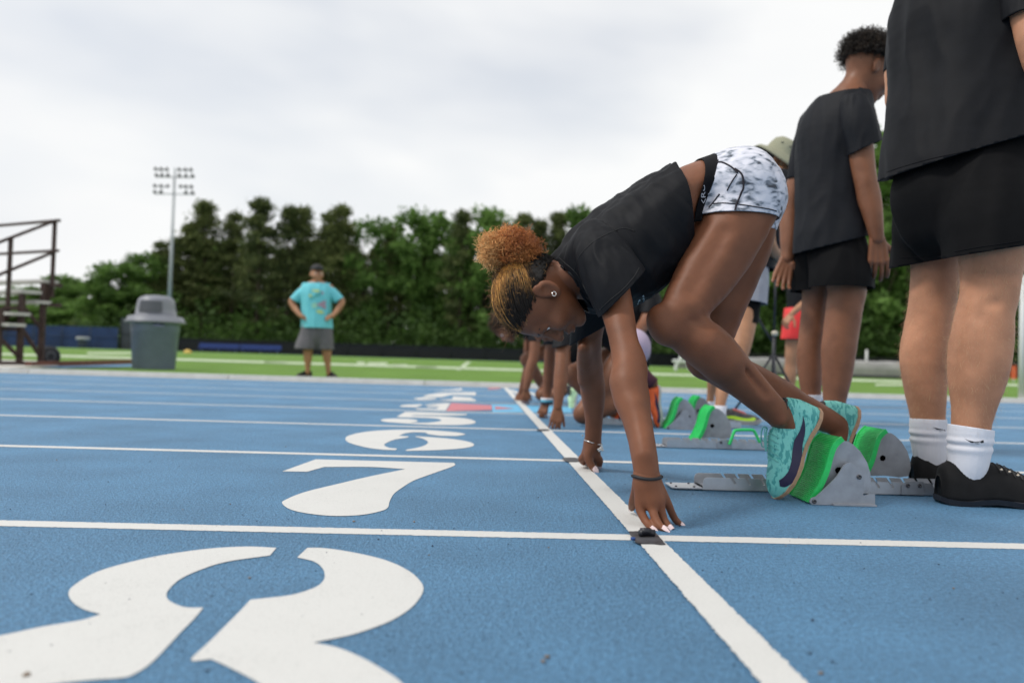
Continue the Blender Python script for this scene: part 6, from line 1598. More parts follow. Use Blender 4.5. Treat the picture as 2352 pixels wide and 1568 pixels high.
# ---- curly haired youth --------------------------------------------------------
m2 = root('person', gpoint(1905, 3.46), 'curly-haired young man in black tee and shorts standing with arms hanging, looking down', 'person', 'athletes standing behind the line')
def build_m2():
    lat = (.66, -.75, 0)
    tor = [(1910, 560, 3.45, 56), (1908, 480, 3.45, 50), (1908, 400, 3.45, 49), (1916, 310, 3.45, 50), (1934, 250, 3.45, 40), (1950, 222, 3.45, 30)]
    nearl = [(1928, 570, 3.40, 52), (1945, 659, 3.38, 43.5), (1941, 697, 3.38, 41), (1935, 740, 3.38, 40), (1929, 782, 3.38, 39.5), (1926, 812, 3.38, 38.5), (1922, 867, 3.38, 33), (1916, 927, 3.38, 25), (1912, 980, 3.38, 21), (1910, 1020, 3.38, 21)]
    farl = [(1885, 570, 3.52, 48), (1876, 668, 3.57, 33), (1868, 740, 3.58, 29.5), (1860, 812, 3.58, 29.5), (1861, 850, 3.58, 28), (1862, 889, 3.58, 24), (1863, 944, 3.58, 19), (1864, 1000, 3.58, 18)]
    ra = [(1965, 262, 3.34, 32), (1975, 335, 3.32, 30), (1986, 405, 3.30, 26), (1998, 460, 3.29, 26), (2008, 510, 3.28, 20), (2014, 548, 3.28, 15.5)]
    la = [(1865, 300, 3.56, 26), (1838, 400, 3.58, 24), (1818, 468, 3.60, 26), (1813, 530, 3.58, 22), (1809, 592, 3.56, 15)]
    neck = [(1946, 228, 3.45, 33), (1962, 200, 3.45, 31), (1982, 168, 3.45, 33)]
    S = px_solid([(tor, .03, (lat, [1.2, 1.2, 1.25, 1.45, 1.55, 1.2])), (nearl, .03), (farl, .03), (ra, .03), (la, .03), (neck, .03)], .008)
    body = S.surf(); body = (body[0]+vnormals(*body)*(vnoise(body[0], 14, 79, 3)*.0026)[:, None], body[1])
    nP, nR = L3(neck); hd, W, f, t, s = simple_head(m2, at(1992, 165, 3.45), (.87, .14, -.47), (.45, .08, .89), 1.06, (nP, nR), .006)
    ch1, n1 = hand_points(at(2014, 548, 3.28), (.10, .02, -1), (-.15, -.95, -.1), .20, (14, 22, 16), (18, -10), side=1, splay=7)
    ch2, n2 = hand_points(at(1809, 592, 3.56), (-.30, -.1, -1), (.2, .95, 0), .20, (22, 30, 18), (25, 10), side=-1, splay=6)
    bo = join_body(m2, [body, hd, hand_mesh(ch1, .004), hand_mesh(ch2, .004)], M_SKIN2)
    hair = cap_hair(m2, W, f, t, 1.06, M_HAIRDARK, thick=1.0, noise=.003, line=(.060, .082), tilt=(.40, .92))
    A = np.array([f, s, t]); cols = [(.012, .009, .007), (.02, .014, .010), (.05, .033, .022)]
    up = np.array((-.35, 0, .94)); C0 = W(-.012, 0, .052)
    curls(C0, np.array((.100, .080, .075)), 5200, .066, .006, 2.6, cols, hair, 'curls', up=up, thick=.0013, axes=A)
    eyes(m2, W, 1.06)
    # shirt
    st = [(1914, 600, 3.45, 84), (1913, 550, 3.45, 82), (1909, 480, 3.45, 69), (1906, 400, 3.45, 59), (1914, 310, 3.45, 56), (1932, 252, 3.45, 47), (1950, 222, 3.45, 34)]
    hem = plane3((1827, 582, 3.45), (1997, 540, 3.45), (1910, 562, 3.7), (1905, 400, 3.45)); nk = plane3((1918, 220, 3.45), (2005, 226, 3.45), (1960, 218, 3.6), (1905, 400, 3.45))
    nk = plane_px(1920, 222, 2002, 222, 3.45, (1905, 400))
    o, b, v, ff = cloth('t_shirt', m2, [(st, .03, (lat, [1.08, 1.08, 1.12, 1.2, 1.42, 1.55, 1.15]))], .0075, [hem, nk], M_BLACKTEE2, [((.1, .1, 1), .8, 9, .014), ((.5, .2, 1), 1.0, 14, .005)], 61, sm=1)
    for ch, pl, sd in (([(1962, 252, 3.36, 40), (1972, 290, 3.33, 41), (1982, 335, 3.32, 41), (1990, 380, 3.31, 41)], plane_px(1946, 358, 2018, 326, 3.32, (1970, 280)), 63), ([(1872, 285, 3.54, 36), (1856, 340, 3.57, 34), (1842, 395, 3.58, 31), (1836, 440, 3.59, 31)], plane_px(1812, 410, 1850, 416, 3.58, (1845, 330)), 64)):
        cloth('sleeve', o, [(ch, .03)], .007, [pl], M_BLACKTEE2, [((.1, .1, 1), 3, 26, .006)], sd)
    mesh_obj('collar', *tube([at(1961, 216, 3.45)+np.array((.060*math.cos(a)*.9, .060*math.sin(a)*1.1, -.012*math.cos(a))) for a in np.linspace(0, 6.283, 24)], .006, 6, caps=False), M_BLACKTEE2, o)
    hp = plane_px(1825, 662, 1998, 668, 3.45, (1905, 560)); wp = plane_px(1800, 500, 2000, 498, 3.45, (1905, 600))
    sn = [(1914, 490, 3.44, 44), (1919, 535, 3.42, 50), (1924, 578, 3.41, 64), (1930, 622, 3.39, 69), (1932, 660, 3.38, 72), (1934, 720, 3.38, 72)]
    sf = [(1900, 490, 3.47, 44), (1893, 535, 3.49, 48), (1884, 578, 3.52, 54), (1874, 622, 3.55, 52), (1868, 660, 3.57, 50), (1866, 720, 3.57, 50)]
    cloth('shorts', m2, [(sn, .015), (sf, .015)], .0075, [hp, wp], M_BLACKSHORT, [((.1, .05, 1), 2, 15, .007)], 67)
    for ch, pl in (([(1915, 930, 3.38, 27), (1912, 980, 3.38, 24), (1910, 1025, 3.38, 25)], plane_px(1880, 940, 1940, 940, 3.38, (1912, 1000))), ([(1862, 895, 3.58, 24), (1863, 944, 3.58, 22), (1864, 1005, 3.58, 22)], plane_px(1830, 906, 1890, 906, 3.58, (1863, 980)))):
        cloth('sock', m2, [(ch, .02)], .006, [pl], M_WHITE_CLOTH, [((0, 0, 1), 30, 3, .002)], 3, .003)
    for u, Y in ((1890, 3.38), (1845, 3.58)):
        shoe(m2, gpoint(u, Y)+np.array((0, 0, .012)), (.93, .35, 0), (0, 0, 1), .29, M_BLACK_SHOE, M_RUBBER, None, None, M_BLACKRUB, 'running_shoe', wk=1.1)
M_BLACKTEE2 = mat('faded_black_jersey', (.0120, .0130, .0165), .62, spec=.14, bump=(900, .2, .0005), vary=(20, .12))
build_m2()

# ---- man in the bucket hat -------------------------------------------------------
hm = root('person', gpoint(1660, 4.9), 'man in wide khaki bucket hat and grey shorts bending behind the sprinter', 'person', 'officials and helpers')
def build_hat():
    Y = 5.0; sd = (.25, -.97, 0)
    tor = [(1712, 610, 5.0, 44), (1728, 540, 5.0, 42), (1748, 470, 5.0, 44), (1762, 425, 5.0, 40), (1770, 405, 5.0, 26)]
    l1 = [(1712, 620, 4.9, 38), (1712, 700, 4.85, 32), (1702, 790, 4.75, 24), (1680, 850, 4.65, 23), (1662, 890, 4.55, 17), (1654, 930, 4.5, 12), (1652, 960, 4.48, 12)]
    l2 = [(1705, 620, 5.1, 38), (1690, 710, 5.15, 30), (1665, 800, 5.2, 22), (1645, 860, 5.25, 19), (1634, 900, 5.28, 10), (1631, 930, 5.3, 9.5), (1630, 948, 5.3, 10)]
    a1 = [(1758, 440, 4.82, 22), (1762, 510, 4.75, 18), (1768, 560, 4.75, 15), (1786, 590, 4.9, 13), (1795, 600, 5.0, 11)]
    a2 = [(1760, 440, 5.18, 22), (1772, 510, 5.25, 18), (1782, 560, 5.25, 15), (1794, 590, 5.2, 12), (1799, 604, 5.1, 10)]
    neck = [(1768, 410, 5.0, 23), (1778, 385, 5.0, 22)]
    body = px_solid([(tor, .03, (sd, [1.5, 1.5, 1.7, 1.8, 1.3])), (l1, .03), (l2, .03), (a1, .03), (a2, .03), (neck, .03)], .009).surf()
    nP, nR = L3(neck); hd, W, f, t, s = simple_head(hm, at(1786, 374, 5.0), (.80, -.25, -.52), (.35, -.1, .93), 1.0, (nP, nR))
    hs = [hand_mesh(hand_points(at(1795, 600, 5.0), (.6, .3, -.6), (.3, -.8, .3), .18, (30, 35, 20))[0], .006), hand_mesh(hand_points(at(1799, 604, 5.1), (.5, -.2, -.8), (.5, .8, .2), .18, (30, 35, 20), side=-1)[0], .006)]
    bo = join_body(hm, [body, hd]+hs, M_SKIN5)
    cap_hair(hm, W, f, t, 1.0, M_HAIRDARK); eyes(hm, W, 1.0)
    # hat: crown and drooping brim
    M_HAT = mat('khaki_cotton', (.30, .30, .21), .85, bump=(300, .3, .002), vary=(8, .1))
    up = t; hc = W(-.005, 0, .052); e1 = f; e2 = s
    prof = [(.170, -.052), (.155, -.032), (.112, -.004), (.104, .004), (.100, .035), (.090, .072), (.066, .094), (.03, .100), (.004, .101)]
    n_ = 36; a = np.arange(n_)*2*math.pi/n_; V = []
    for i, (r, z) in enumerate(prof):
        for q in a:
            zz = z+(.012*math.sin(2*q+.6)*(1 if i < 2 else 0)); V.append(hc+e1*r*1.02*math.cos(q)+e2*r*.92*math.sin(q)+up*zz)
    F = [(i*n_+j, i*n_+(j+1) % n_, (i+1)*n_+(j+1) % n_, (i+1)*n_+j) for i in range(len(prof)-1) for j in range(n_)]
    hat = mesh_obj('bucket_hat', np.array(V), F, M_HAT, hm); solidify(hat, .004)
    for q in (-1.9, -1.35, 1.35, 1.9, -1.1):
        p = hc+e1*.0985*math.cos(q)*1.03+e2*.0985*.94*math.sin(q)*-1+up*.048
        V, F = lathe([(.005, -.002), (.005, .002)], (0, 0, 0), 8); mesh_obj('eyelet', V*1.2+p, F, M_BOLT, hat)
    mesh_obj('chin_cord', *tube(catmull([W(.02, .085, .03), W(.03, .083, -.02), W(.045, .06, -.085), W(.05, 0, -.115), W(.045, -.06, -.085), W(.03, -.083, -.02), W(.02, -.085, .03)], n=4), .003, 6), M_HAT, hm)
    # clothes
    st = [(1716, 640, 5.0, 52), (1729, 540, 5.0, 48), (1748, 470, 5.0, 49), (1762, 425, 5.0, 45), (1770, 402, 5.0, 30)]
    o, b, v, ff = cloth('t_shirt', hm, [(st, .03, (sd, [1.4, 1.45, 1.65, 1.8, 1.3]))], .010, [plane_px(1660, 612, 1770, 625, Y, (1740, 500)), plane_px(1742, 392, 1800, 412, Y, (1740, 500))], M_BLACKTEE2, [((.2, 0, 1), 2, 14, .008)], 71)
    for ch, pl in (([(1757, 432, 4.84, 28), (1761, 480, 4.78, 27), (1764, 520, 4.75, 26)], plane_px(1730, 506, 1800, 506, 4.78, (1758, 450))), ([(1760, 432, 5.16, 28), (1770, 490, 5.24, 27), (1776, 530, 5.25, 26)], plane_px(1730, 512, 1810, 512, 5.24, (1765, 450)))):
        cloth('sleeve', o, [(ch, .03)], .009, [pl], M_BLACKTEE2, [((0, 0, 1), 3, 20, .006)], 72)
    M_GREYSH = mat('grey_shorts_cloth', (.30, .31, .36), .8, vary=(12, .1), bump=(300, .2, .001))
    hp = plane_px(1660, 690, 1760, 708, Y, (1712, 620)); wp = plane_px(1650, 590, 1790, 600, Y, (1712, 680))
    cloth('shorts', hm, [([(1712, 580, 4.95, 50), (1716, 650, 4.88, 46), (1716, 720, 4.84, 42)], .02), ([(1706, 580, 5.08, 50), (1695, 660, 5.14, 44), (1688, 730, 5.16, 42)], .02)], .009, [hp, wp], M_GREYSH, [((0, 0, 1), 2, 14, .008)], 73)
    cloth('under_shorts', hm, [([(1713, 660, 4.87, 37), (1711, 720, 4.84, 33), (1706, 770, 4.79, 30)], .02)], .009, [plane_px(1660, 744, 1760, 748, Y, (1712, 690)), plane_px(1660, 664, 1760, 664, Y, (1712, 720))], M_BLACKSHORT, (), 0)
    for ch, pl, in (([(1655, 925, 4.5, 16), (1652, 945, 4.48, 15.5), (1652, 968, 4.47, 16)], plane_px(1620, 929, 1690, 932, 4.5, (1652, 955))), ([(1632, 918, 5.29, 12), (1631, 935, 5.3, 12), (1630, 955, 5.3, 12.5)], plane_px(1600, 921, 1660, 922, 5.3, (1631, 945)))):
        cloth('sock', hm, [(ch, .02)], .007, [pl], M_WHITE_CLOTH, [((0, 0, 1), 30, 3, .002)], 4, .003)
    M_GREYSHOE = mat('grey_black_shoe_mesh', (.05, .05, .052), .6, vary=(60, .6), bump=(300, .4, .001)); M_VOLT = mat('volt_mark', (.45, .70, .03), .5); M_CORAL = mat('coral_lace', (.75, .10, .06), .6)
    shoe(hm, onz(1640, 974)*np.array((1, 1, 0))+np.array((0, .05, .014)), (1, -.06, 0), (0, 0, 1), .29, M_GREYSHOE, mat('pale_sole', (.35, .33, .31), .6), M_VOLT, M_CORAL, M_GREYSHOE, 'running_shoe', wk=1.1, sole_t=.024, swoosh2=True)
    shoe(hm, gpoint(1612, 5.32)+np.array((0, 0, .014)), (1, .35, 0), (0, 0, 1), .28, M_GREYSHOE, mat('pale_sole_b', (.40, .38, .35), .6), M_VOLT, M_CORAL, M_GREYSHOE, 'running_shoe', wk=1.1, sole_t=.024)
    # patterned strap bag at his side
    q = at(1786, 545, 4.9)
    v, ff = Solid(q-.16, q+.16, .009), None
    v.ell(q, (.035, .05, .085), None, 0); V, F = v.surf(); bag = mesh_obj('waist_bag', V, F, mat('navy_gold_cloth', (.025, .03, .045), .7, vary=(50, .9)), hm)
    mesh_obj('strap', *tube(catmull([at(1752, 412, 4.86), at(1768, 470, 4.80), at(1780, 520, 4.84), at(1786, 545, 4.88)], n=4), .012, 6, flat=.35), mat('gold_strap', (.32, .20, .05), .6), bag)
build_hat()
# black stand behind the youth
sp_ = gpoint(1775, 6.0); stn = root('tripod_stand', sp_, 'thin black tripod stand between the bucket-hat man and the curly-haired youth', 'stand')
zt = at(1782, 592, 6.0)[2]
mesh_obj('pole', *tube([sp_+(0, 0, .12), sp_+(.0, 0, .62)], .014, 8), M_RUBBER, stn); mesh_obj('inner_pole', *tube([sp_+(0, 0, .6), sp_+(0, 0, zt)], .009, 8), M_RUBBER, stn)
mesh_obj('knob', *lathe([(.012, -.02), (.024, -.01), (.024, .012), (.01, .02)], sp_+(0, -.01, .60), 10), mat('cream_knob', (.55, .50, .40), .5), stn)
mesh_obj('cable', *tube(catmull([sp_+(0, 0, zt), sp_+(-.10, 0, zt+.02), sp_+(-.17, 0, zt-.22), sp_+(-.12, 0, zt-.45), sp_+(-.01, 0, zt-.62)], n=5), .009, 6), M_RUBBER, stn)
for a in (.3, 2.4, 4.5):
    mesh_obj('leg', *tube([sp_+(0, 0, .45), sp_+(.30*math.cos(a), .30*math.sin(a), .01)], .009, 6), M_RUBBER, stn)

# ---- person in red shorts --------------------------------------------------------
rp = root('person', gpoint(1845, 7.6), 'person in red shorts and black top half hidden behind the curly-haired youth', 'person', 'athletes standing behind the line')
def build_red():
    Y = 7.6; sd = (.5, -.86, 0)
    tor = [(1846, 720, Y, 26), (1848, 670, Y, 25), (1850, 620, Y, 28), (1852, 590, Y, 22), (1853, 575, Y, 14)]
    l1 = [(1828, 740, 7.5, 23), (1822, 790, 7.5, 18), (1817, 830, 7.5, 14), (1815, 865, 7.5, 14), (1814, 900, 7.5, 9), (1814, 930, 7.5, 8)]
    l2 = [(1856, 740, 7.7, 23), (1858, 790, 7.7, 18), (1858, 830, 7.7, 14), (1858, 865, 7.7, 14), (1858, 900, 7.7, 9), (1858, 928, 7.7, 8)]
    a1 = [(1862, 600, 7.35, 13), (1866, 650, 7.3, 11), (1858, 685, 7.25, 9), (1835, 706, 7.2, 8), (1818, 722, 7.2, 6.5)]
    a2 = [(1838, 600, 7.85, 13), (1832, 650, 7.9, 11), (1838, 690, 7.8, 9), (1846, 715, 7.7, 6.5)]
    neck = [(1853, 582, Y, 13), (1854, 560, Y, 12)]
    body = px_solid([(tor, .03, (sd, [1.5, 1.5, 1.7, 1.7, 1.2])), (l1, .03), (l2, .03), (a1, .02), (a2, .02), (neck, .02)], .010).surf()
    nP, nR = L3(neck); hd, W, f, t, s = simple_head(rp, at(1854, 540, Y), (-.6, -.75, -.1), (0, 0, 1), .98, (nP, nR), .008)
    hs = [hand_mesh(hand_points(at(1818, 722, 7.2), (-.6, 0, -.8), (-.6, -.6, .4), .18, (35, 40, 25))[0], .006)]
    join_body(rp, [body, hd]+hs, M_SKIN5); cap_hair(rp, W, f, t, .98, M_HAIRDARK); eyes(rp, W, .98)
    o, b, v, ff = cloth('t_shirt', rp, [([(1846, 745, Y, 29), (1848, 670, Y, 29), (1850, 620, Y, 31), (1852, 590, Y, 25), (1853, 574, Y, 16)], .03, (sd, [1.5, 1.5, 1.7, 1.7, 1.2]))], .011, [plane_px(1800, 722, 1890, 722, Y, (1850, 650)), plane_px(1830, 578, 1880, 578, Y, (1850, 650))], M_BLACKTEE, [((0, 0, 1), 2, 14, .008)], 81)
    for ch, pl in (([(1860, 596, 7.38, 16), (1866, 650, 7.3, 15)], plane_px(1840, 640, 1890, 642, 7.3, (1862, 600))), ([(1840, 596, 7.82, 16), (1832, 650, 7.9, 15)], plane_px(1810, 642, 1860, 640, 7.85, (1840, 600)))): cloth('sleeve', o, [(ch, .02)], .010, [pl], M_BLACKTEE)
    cloth('shorts', rp, [([(1836, 700, 7.55, 30), (1826, 750, 7.5, 29), (1822, 800, 7.5, 29)], .02), ([(1854, 700, 7.65, 30), (1858, 750, 7.7, 29), (1860, 800, 7.7, 29)], .02)], .010, [plane_px(1780, 778, 1900, 784, Y, (1845, 740)), plane_px(1790, 708, 1900, 708, Y, (1845, 750))], mat('red_shorts_cloth', (.72, .030, .030), .6, vary=(14, .12)), [((0, 0, 1), 2, 12, .012)], 83)
    for u, q in ((1806, 7.5), (1850, 7.7)): shoe(rp, gpoint(u, q)+np.array((0, 0, .012)), (.3, -.95, 0), (0, 0, 1), .26, M_BLACK_SHOE, M_RUBBER, name='running_shoe')
build_red()

# ---- coach with hands on hips ----------------------------------------------------
def build_coach():
    g = onfield(730, 867); Y = float(g[1]); zt = float(zf(Y))
    ch_ = root('person', (g[0], Y, zt), 'coach in turquoise printed tee and black cap, hands on hips on the turf', 'person', 'officials and helpers')
    d = .25
    lat = (1, .1, 0)
    tor = [(728, 748, Y, 22), (727, 715, Y, 23), (727, 685, Y, 24), (728, 664, Y, 20), (728, 654, Y, 12)]
    l1 = [(714, 755, Y, 17), (708, 800, Y, 11.5), (707, 822, Y, 9.5), (707, 838, Y, 6.5), (706.5, 856, Y, 5)]
    l2 = [(742, 755, Y, 17), (750, 800, Y, 11.5), (751, 820, Y, 9.5), (753, 838, Y, 6.5), (754.5, 858, Y, 5)]
    a1 = [(700, 662, Y, 10), (684, 678, Y, 9), (670, 692, Y, 7.5), (678, 709, Y-.05, 7), (688, 722, Y-.12, 5.5), (695, 728, Y-.15, 5)]
    a2 = [(756, 662, Y, 10), (770, 678, Y, 9), (785, 692, Y, 7.5), (778, 708, Y-.05, 7), (769, 720, Y-.12, 5.5), (762, 727, Y-.15, 5)]
    neck = [(728, 656, Y, 9), (728, 644, Y, 8.5)]
    body = px_solid([(tor, .03, (lat, [1.35, 1.35, 1.35, 1.55, 1.3])), (l1, .03), (l2, .03), (a1, .02), (a2, .02), (neck, .02)], .011).surf()
    nP, nR = L3(neck); hd, W, f, t, s = simple_head(ch_, at(728, 630, Y), (.38, -.92, .04), (0, 0, 1), 1.14, (nP, nR), .007)
    hs = [hand_mesh(hand_points(at(695, 728, Y-.15), (.9, .2, -.3), (-.1, -.9, .4), .18, (15, 25, 20))[0], .006), hand_mesh(hand_points(at(762, 727, Y-.15), (-.9, .2, -.3), (.1, -.9, .4), .18, (15, 25, 20), side=-1)[0], .006)]
    bo = join_body(ch_, [body, hd]+hs, M_SKIN5); eyes(ch_, W, 1.14)
    cap_hair(ch_, W, f, t, 1.14, M_HAIRDARK, line=(-.02, .02), tilt=(.8, .6))
    # cap
    M_CAP = mat('black_cap_cloth', (.010, .010, .012), .7); A = np.array([f, s, t]); C = Solid(W(0, 0, .05)-.16, W(0, 0, .05)+.16, .007)
    C.ell(W(-.006, 0, .046), (.120, .097, .100), A, 0); C.cut(W(0, 0, .052), -t*.98-f*.10); v, ff = C.surf(); cp = mesh_obj('cap', v, ff, M_CAP, ch_)
    V = []; n_ = 12
    for r0 in (0, 1):
        for a in np.linspace(-1.1, 1.1, n_): V.append(W((.085+.085*r0*math.cos(a*.9))*1.0*(.5+.5*math.cos(a*.8)) if r0 else .088*math.cos(a), (.080 if not r0 else .075)*math.sin(a),   .058-.006*r0))
    o = mesh_obj('brim', np.array(V), [(i, i+1, n_+i+1, n_+i) for i in range(n_-1)], mat('teal_brim', (.015, .035, .045), .6), cp); solidify(o, .005)
    b = bvh_of(v, ff)
    patch('badge', [(728.5, 618), (733, 616.8), (737.5, 618), (737.8, 624), (733, 628.5), (728.3, 624)], b, mat('white_badge', (.62, .65, .78), .6), cp, .004)
    patch('badge', [(731, 620), (735.5, 620), (734.5, 624.5), (732, 624.5)], b, mat('blue_badge', (.10, .14, .40), .6), cp, .008)
    # tee
    M_TURQ = mat('turquoise_cotton', (.145, .56, .64), .75, vary=(10, .06))
    st = [(728, 790, Y, 27), (728, 748, Y, 26.5), (727, 715, Y, 25), (727, 685, Y, 25.5), (728, 668, Y, 23), (728, 656, Y, 17), (728, 648, Y, 12)]
    o, b, v, ff = cloth('t_shirt', ch_, [(st, .03, (lat, [1.28, 1.28, 1.3, 1.35, 1.6, 1.75, 1.2]))], .010, [plane_px(690, 752, 765, 754, Y, (728, 700)), plane_px(700, 650, 760, 650.5, Y, (728, 700))], M_TURQ, [((0, 0, 1), 1.5, 11, .012)], 91)
    for c_, pl in (([(706, 663, Y, 13), (690, 676, Y, 12.5), (674, 692, Y, 11.5)], plane_px(664, 681, 686, 696, Y, (700, 660))), ([(750, 663, Y, 13), (766, 676, Y, 12.5), (782, 692, Y, 11.5)], plane_px(792, 681, 769, 697, Y, (756, 660)))):
        cloth('sleeve', o, [(c_, .02)], .009, [pl], M_TURQ)
    zc = lambda x, y: (588+.2150*x, 564.5+.2150*y)
    M_PY, M_PG, M_PR, M_PB = mat('yellow_print', (.45, .62, .25), .7), mat('green_print', (.02, .25, .17), .7), mat('red_print', (.42, .24, .32), .7), mat('mint_print', (.30, .62, .50), .7)
    def pp(mt, *pts): patch('shirt_print', [zc(x, y) for x, y in pts], b, mt, o, .008)
    pp(M_PY, (590, 470), (660, 465), (690, 480), (660, 498), (610, 488)); pp(M_PY, (560, 520), (592, 515), (598, 540), (568, 545)); pp(M_PY, (640, 690), (690, 680), (735, 715), (690, 728), (650, 710))
    pp(M_PR, (640, 625), (745, 578), (745, 600), (650, 635)); pp(M_PR, (652, 640), (746, 607), (746, 632), (690, 645)); pp(M_PR, (692, 650), (747, 640), (745, 675), (720, 665)); pp(M_PR, (700, 490), (716, 486), (722, 515), (706, 518)); pp(M_PB, (590, 620), (640, 600), (660, 660), (600, 665))
    text_patch('shirt_lettering', 'NIKE', b, M_PG, o, zc(565, 585), (15*.8, -6.5*.8), (.5*15, -.95*20*.75), .008)
    # shorts
    M_GS = mat('charcoal_grey_shorts', (.115, .11, .125), .75, vary=(10, .1))
    cloth('shorts', ch_, [([(728, 730, Y, 21), (728, 765, Y, 21), (727, 778, Y, 18)], .02, (lat, 1.25)), ([(716, 735, Y, 20), (711, 770, Y, 21), (704, 800, Y, 25), (702, 830, Y, 26)], .02), ([(740, 735, Y, 20), (745, 770, Y, 18), (748, 800, Y, 17), (750, 830, Y, 17)], .02)], .010, [plane_px(670, 800, 770, 803, Y, (728, 760)), plane_px(690, 738, 770, 738, Y, (728, 770))], M_GS, [((0, 0, 1), 1.5, 11, .012)], 95)
    for u, dx in ((706, -.55), (755, .6)):
        p = at(u, 866, Y); shoe(ch_, np.array((p[0]-dx*.05, Y+.12, zt+.014)), (dx, -1, 0), (0, 0, 1), .30, M_BLACK_SHOE, mat('grey_sole', (.22, .21, .20), .6), name='running_shoe', wk=1.15, sole_t=.024)
build_coach()

# ---- runners further along the line -----------------------------------------------
def runner(label, Y, tor, torw, legs, arms, neck, head, hands, hairf, m_skin, m_short, tee_r=1.14, shoes=(), shorts=None, seed=0, h=.010, lat=(0, 1, 0), sleeves=(), base=None, teecuts=None, headk=.97):
    r = root('person', base, label, 'person', 'athletes at the start line')
    body = px_solid([(tor, .03, (lat, torw))]+[(l, .03) for l in legs]+[(a, .02) for a in arms]+[(neck, .02)], h).surf()
    nP, nR = L3(neck); hd, W, f, t, s = simple_head(r, at(*head[0]), head[1], head[2], headk, (nP, nR), .007)
    join_body(r, [body, hd]+[hand_mesh(hand_points(*q)[0], .005) for q in hands], m_skin); eyes(r, W, headk)
    hr = cap_hair(r, W, f, t, headk, M_HAIRDARK); hairf(hr, W, f, t, s)
    o = cloth('t_shirt', r, [([(u, v, y, q*tee_r) for u, v, y, q in tor], .03, (lat, torw))], h, teecuts, M_BLACKTEE, [((.7, 0, .3), 2, 14, .007)], seed)[0]
    for ch, pl in sleeves: cloth('sleeve', o, [(ch, .02)], h*.9, [pl], M_BLACKTEE, [((0, 0, 1), 3, 22, .005)], seed+3)
    if shorts: cloth('shorts', r, shorts[0], h, shorts[1], m_short)
    return r, W
# A: kneeling in lane 5, lilac shorts, orange spikes
M_LILAC = mat('lilac_shorts_cloth', (.42, .34, .46), .6, vary=(8, .08)); M_ORANGE = mat('orange_shoe_knit', (.85, .13, .025), .5, vary=(50, .15)); M_OSOLE = mat('pale_grey_sole', (.5, .48, .45), .6)
def hair_a(hr, W, f, t, s): curls(W(-.09, 0, .06), np.array((.03, .03, .03)), 500, .03, .004, 2, [(.02, .014, .01), (.10, .05, .02)], hr, 'curls', thick=.0012)
torA = [(1450, 792, 4.5, 36), (1405, 765, 4.5, 30), (1355, 748, 4.5, 34), (1315, 748, 4.5, 33), (1290, 755, 4.5, 20)]
ra_, Wa = runner('runner in lilac shorts and orange spikes kneeling behind the foreground sprinter', 4.5, torA, [1.6, 1.6, 1.6, 1.8, 1.3],
    [[(1452, 800, 4.42, 36), (1400, 870, 4.38, 31), (1345, 940, 4.35, 21), (1338, 950, 4.35, 19)], [(1338, 952, 4.35, 19), (1390, 935, 4.36, 22), (1440, 908, 4.38, 17), (1487, 873, 4.40, 12), (1500, 880, 4.40, 12)],
     [(1455, 803, 4.62, 36), (1390, 830, 4.64, 31), (1325, 856, 4.65, 23), (1317, 862, 4.65, 20)], [(1317, 862, 4.65, 20), (1345, 890, 4.64, 22), (1385, 930, 4.62, 16), (1408, 948, 4.60, 12)]],
    [[(1305, 755, 4.30, 21), (1293, 798, 4.24, 17), (1290, 837, 4.20, 15.5), (1288, 870, 4.18, 17), (1284, 905, 4.16, 13), (1281, 935, 4.15, 10)], [(1290, 755, 4.72, 20), (1266, 790, 4.8, 13), (1262, 831, 4.85, 13), (1260, 865, 4.88, 13), (1257, 900, 4.9, 10), (1256, 920, 4.9, 9.5)]],
    [(1300, 750, 4.5, 20), (1270, 748, 4.5, 18)], ((1243, 735, 4.5), (-.35, 0, -.94), (-.94, 0, .35)),
    [(at(1281, 935, 4.15), (-.15, -.25, -1), (.15, -.9, .3), .150, (12, 18, 10), (5, -15), 1, 4), (at(1256, 920, 4.9), (-.30, -.1, -1), (-.6, -.7, .2), .145, (20, 25, 10), (5, -15), -1, 4)],
    hair_a, M_SKIN4, M_LILAC, seed=101, h=.009, base=gpoint(1400, 4.5), teecuts=[plane_px(1425, 735, 1432, 830, 4.5, (1350, 750)), plane_px(1283, 725, 1290, 790, 4.5, (1350, 750))],
    sleeves=[([(1308, 752, 4.32, 26), (1296, 785, 4.26, 24), (1290, 810, 4.22, 23)], plane_px(1260, 800, 1325, 788, 4.25, (1305, 760))), ([(1290, 755, 4.70, 24), (1270, 782, 4.78, 19), (1262, 800, 4.82, 18)], plane_px(1240, 790, 1300, 794, 4.78, (1288, 760)))],
    shorts=([([(1452, 794, 4.5, 41), (1432, 785, 4.5, 37), (1415, 775, 4.5, 34)], .03, ((0, 1, 0), [1.5, 1.5, 1.5])), ([(1452, 800, 4.42, 40), (1425, 835, 4.40, 37)], .03), ([(1455, 803, 4.62, 40), (1415, 820, 4.63, 36)], .03)], [plane_px(1422, 745, 1424, 850, 4.5, (1460, 795))]))
pA = at(1515, 884, 4.41); tA = at(1527, 962, 4.41); shoe(ra_, pA, tA-pA+np.array((-.02, 0, 0)), (-1, 0, .12), .235, M_ORANGE, M_OSOLE, M_NAVY, None, None, 'running_spike', swoosh2=True, hk=1.1)
pA = at(1448, 930, 4.6); tA = at(1424, 975, 4.60); shoe(ra_, pA, tA-pA, (-.9, 0, .5), .22, M_ORANGE, M_OSOLE, M_NAVY, None, None, 'running_spike', swoosh2=True)
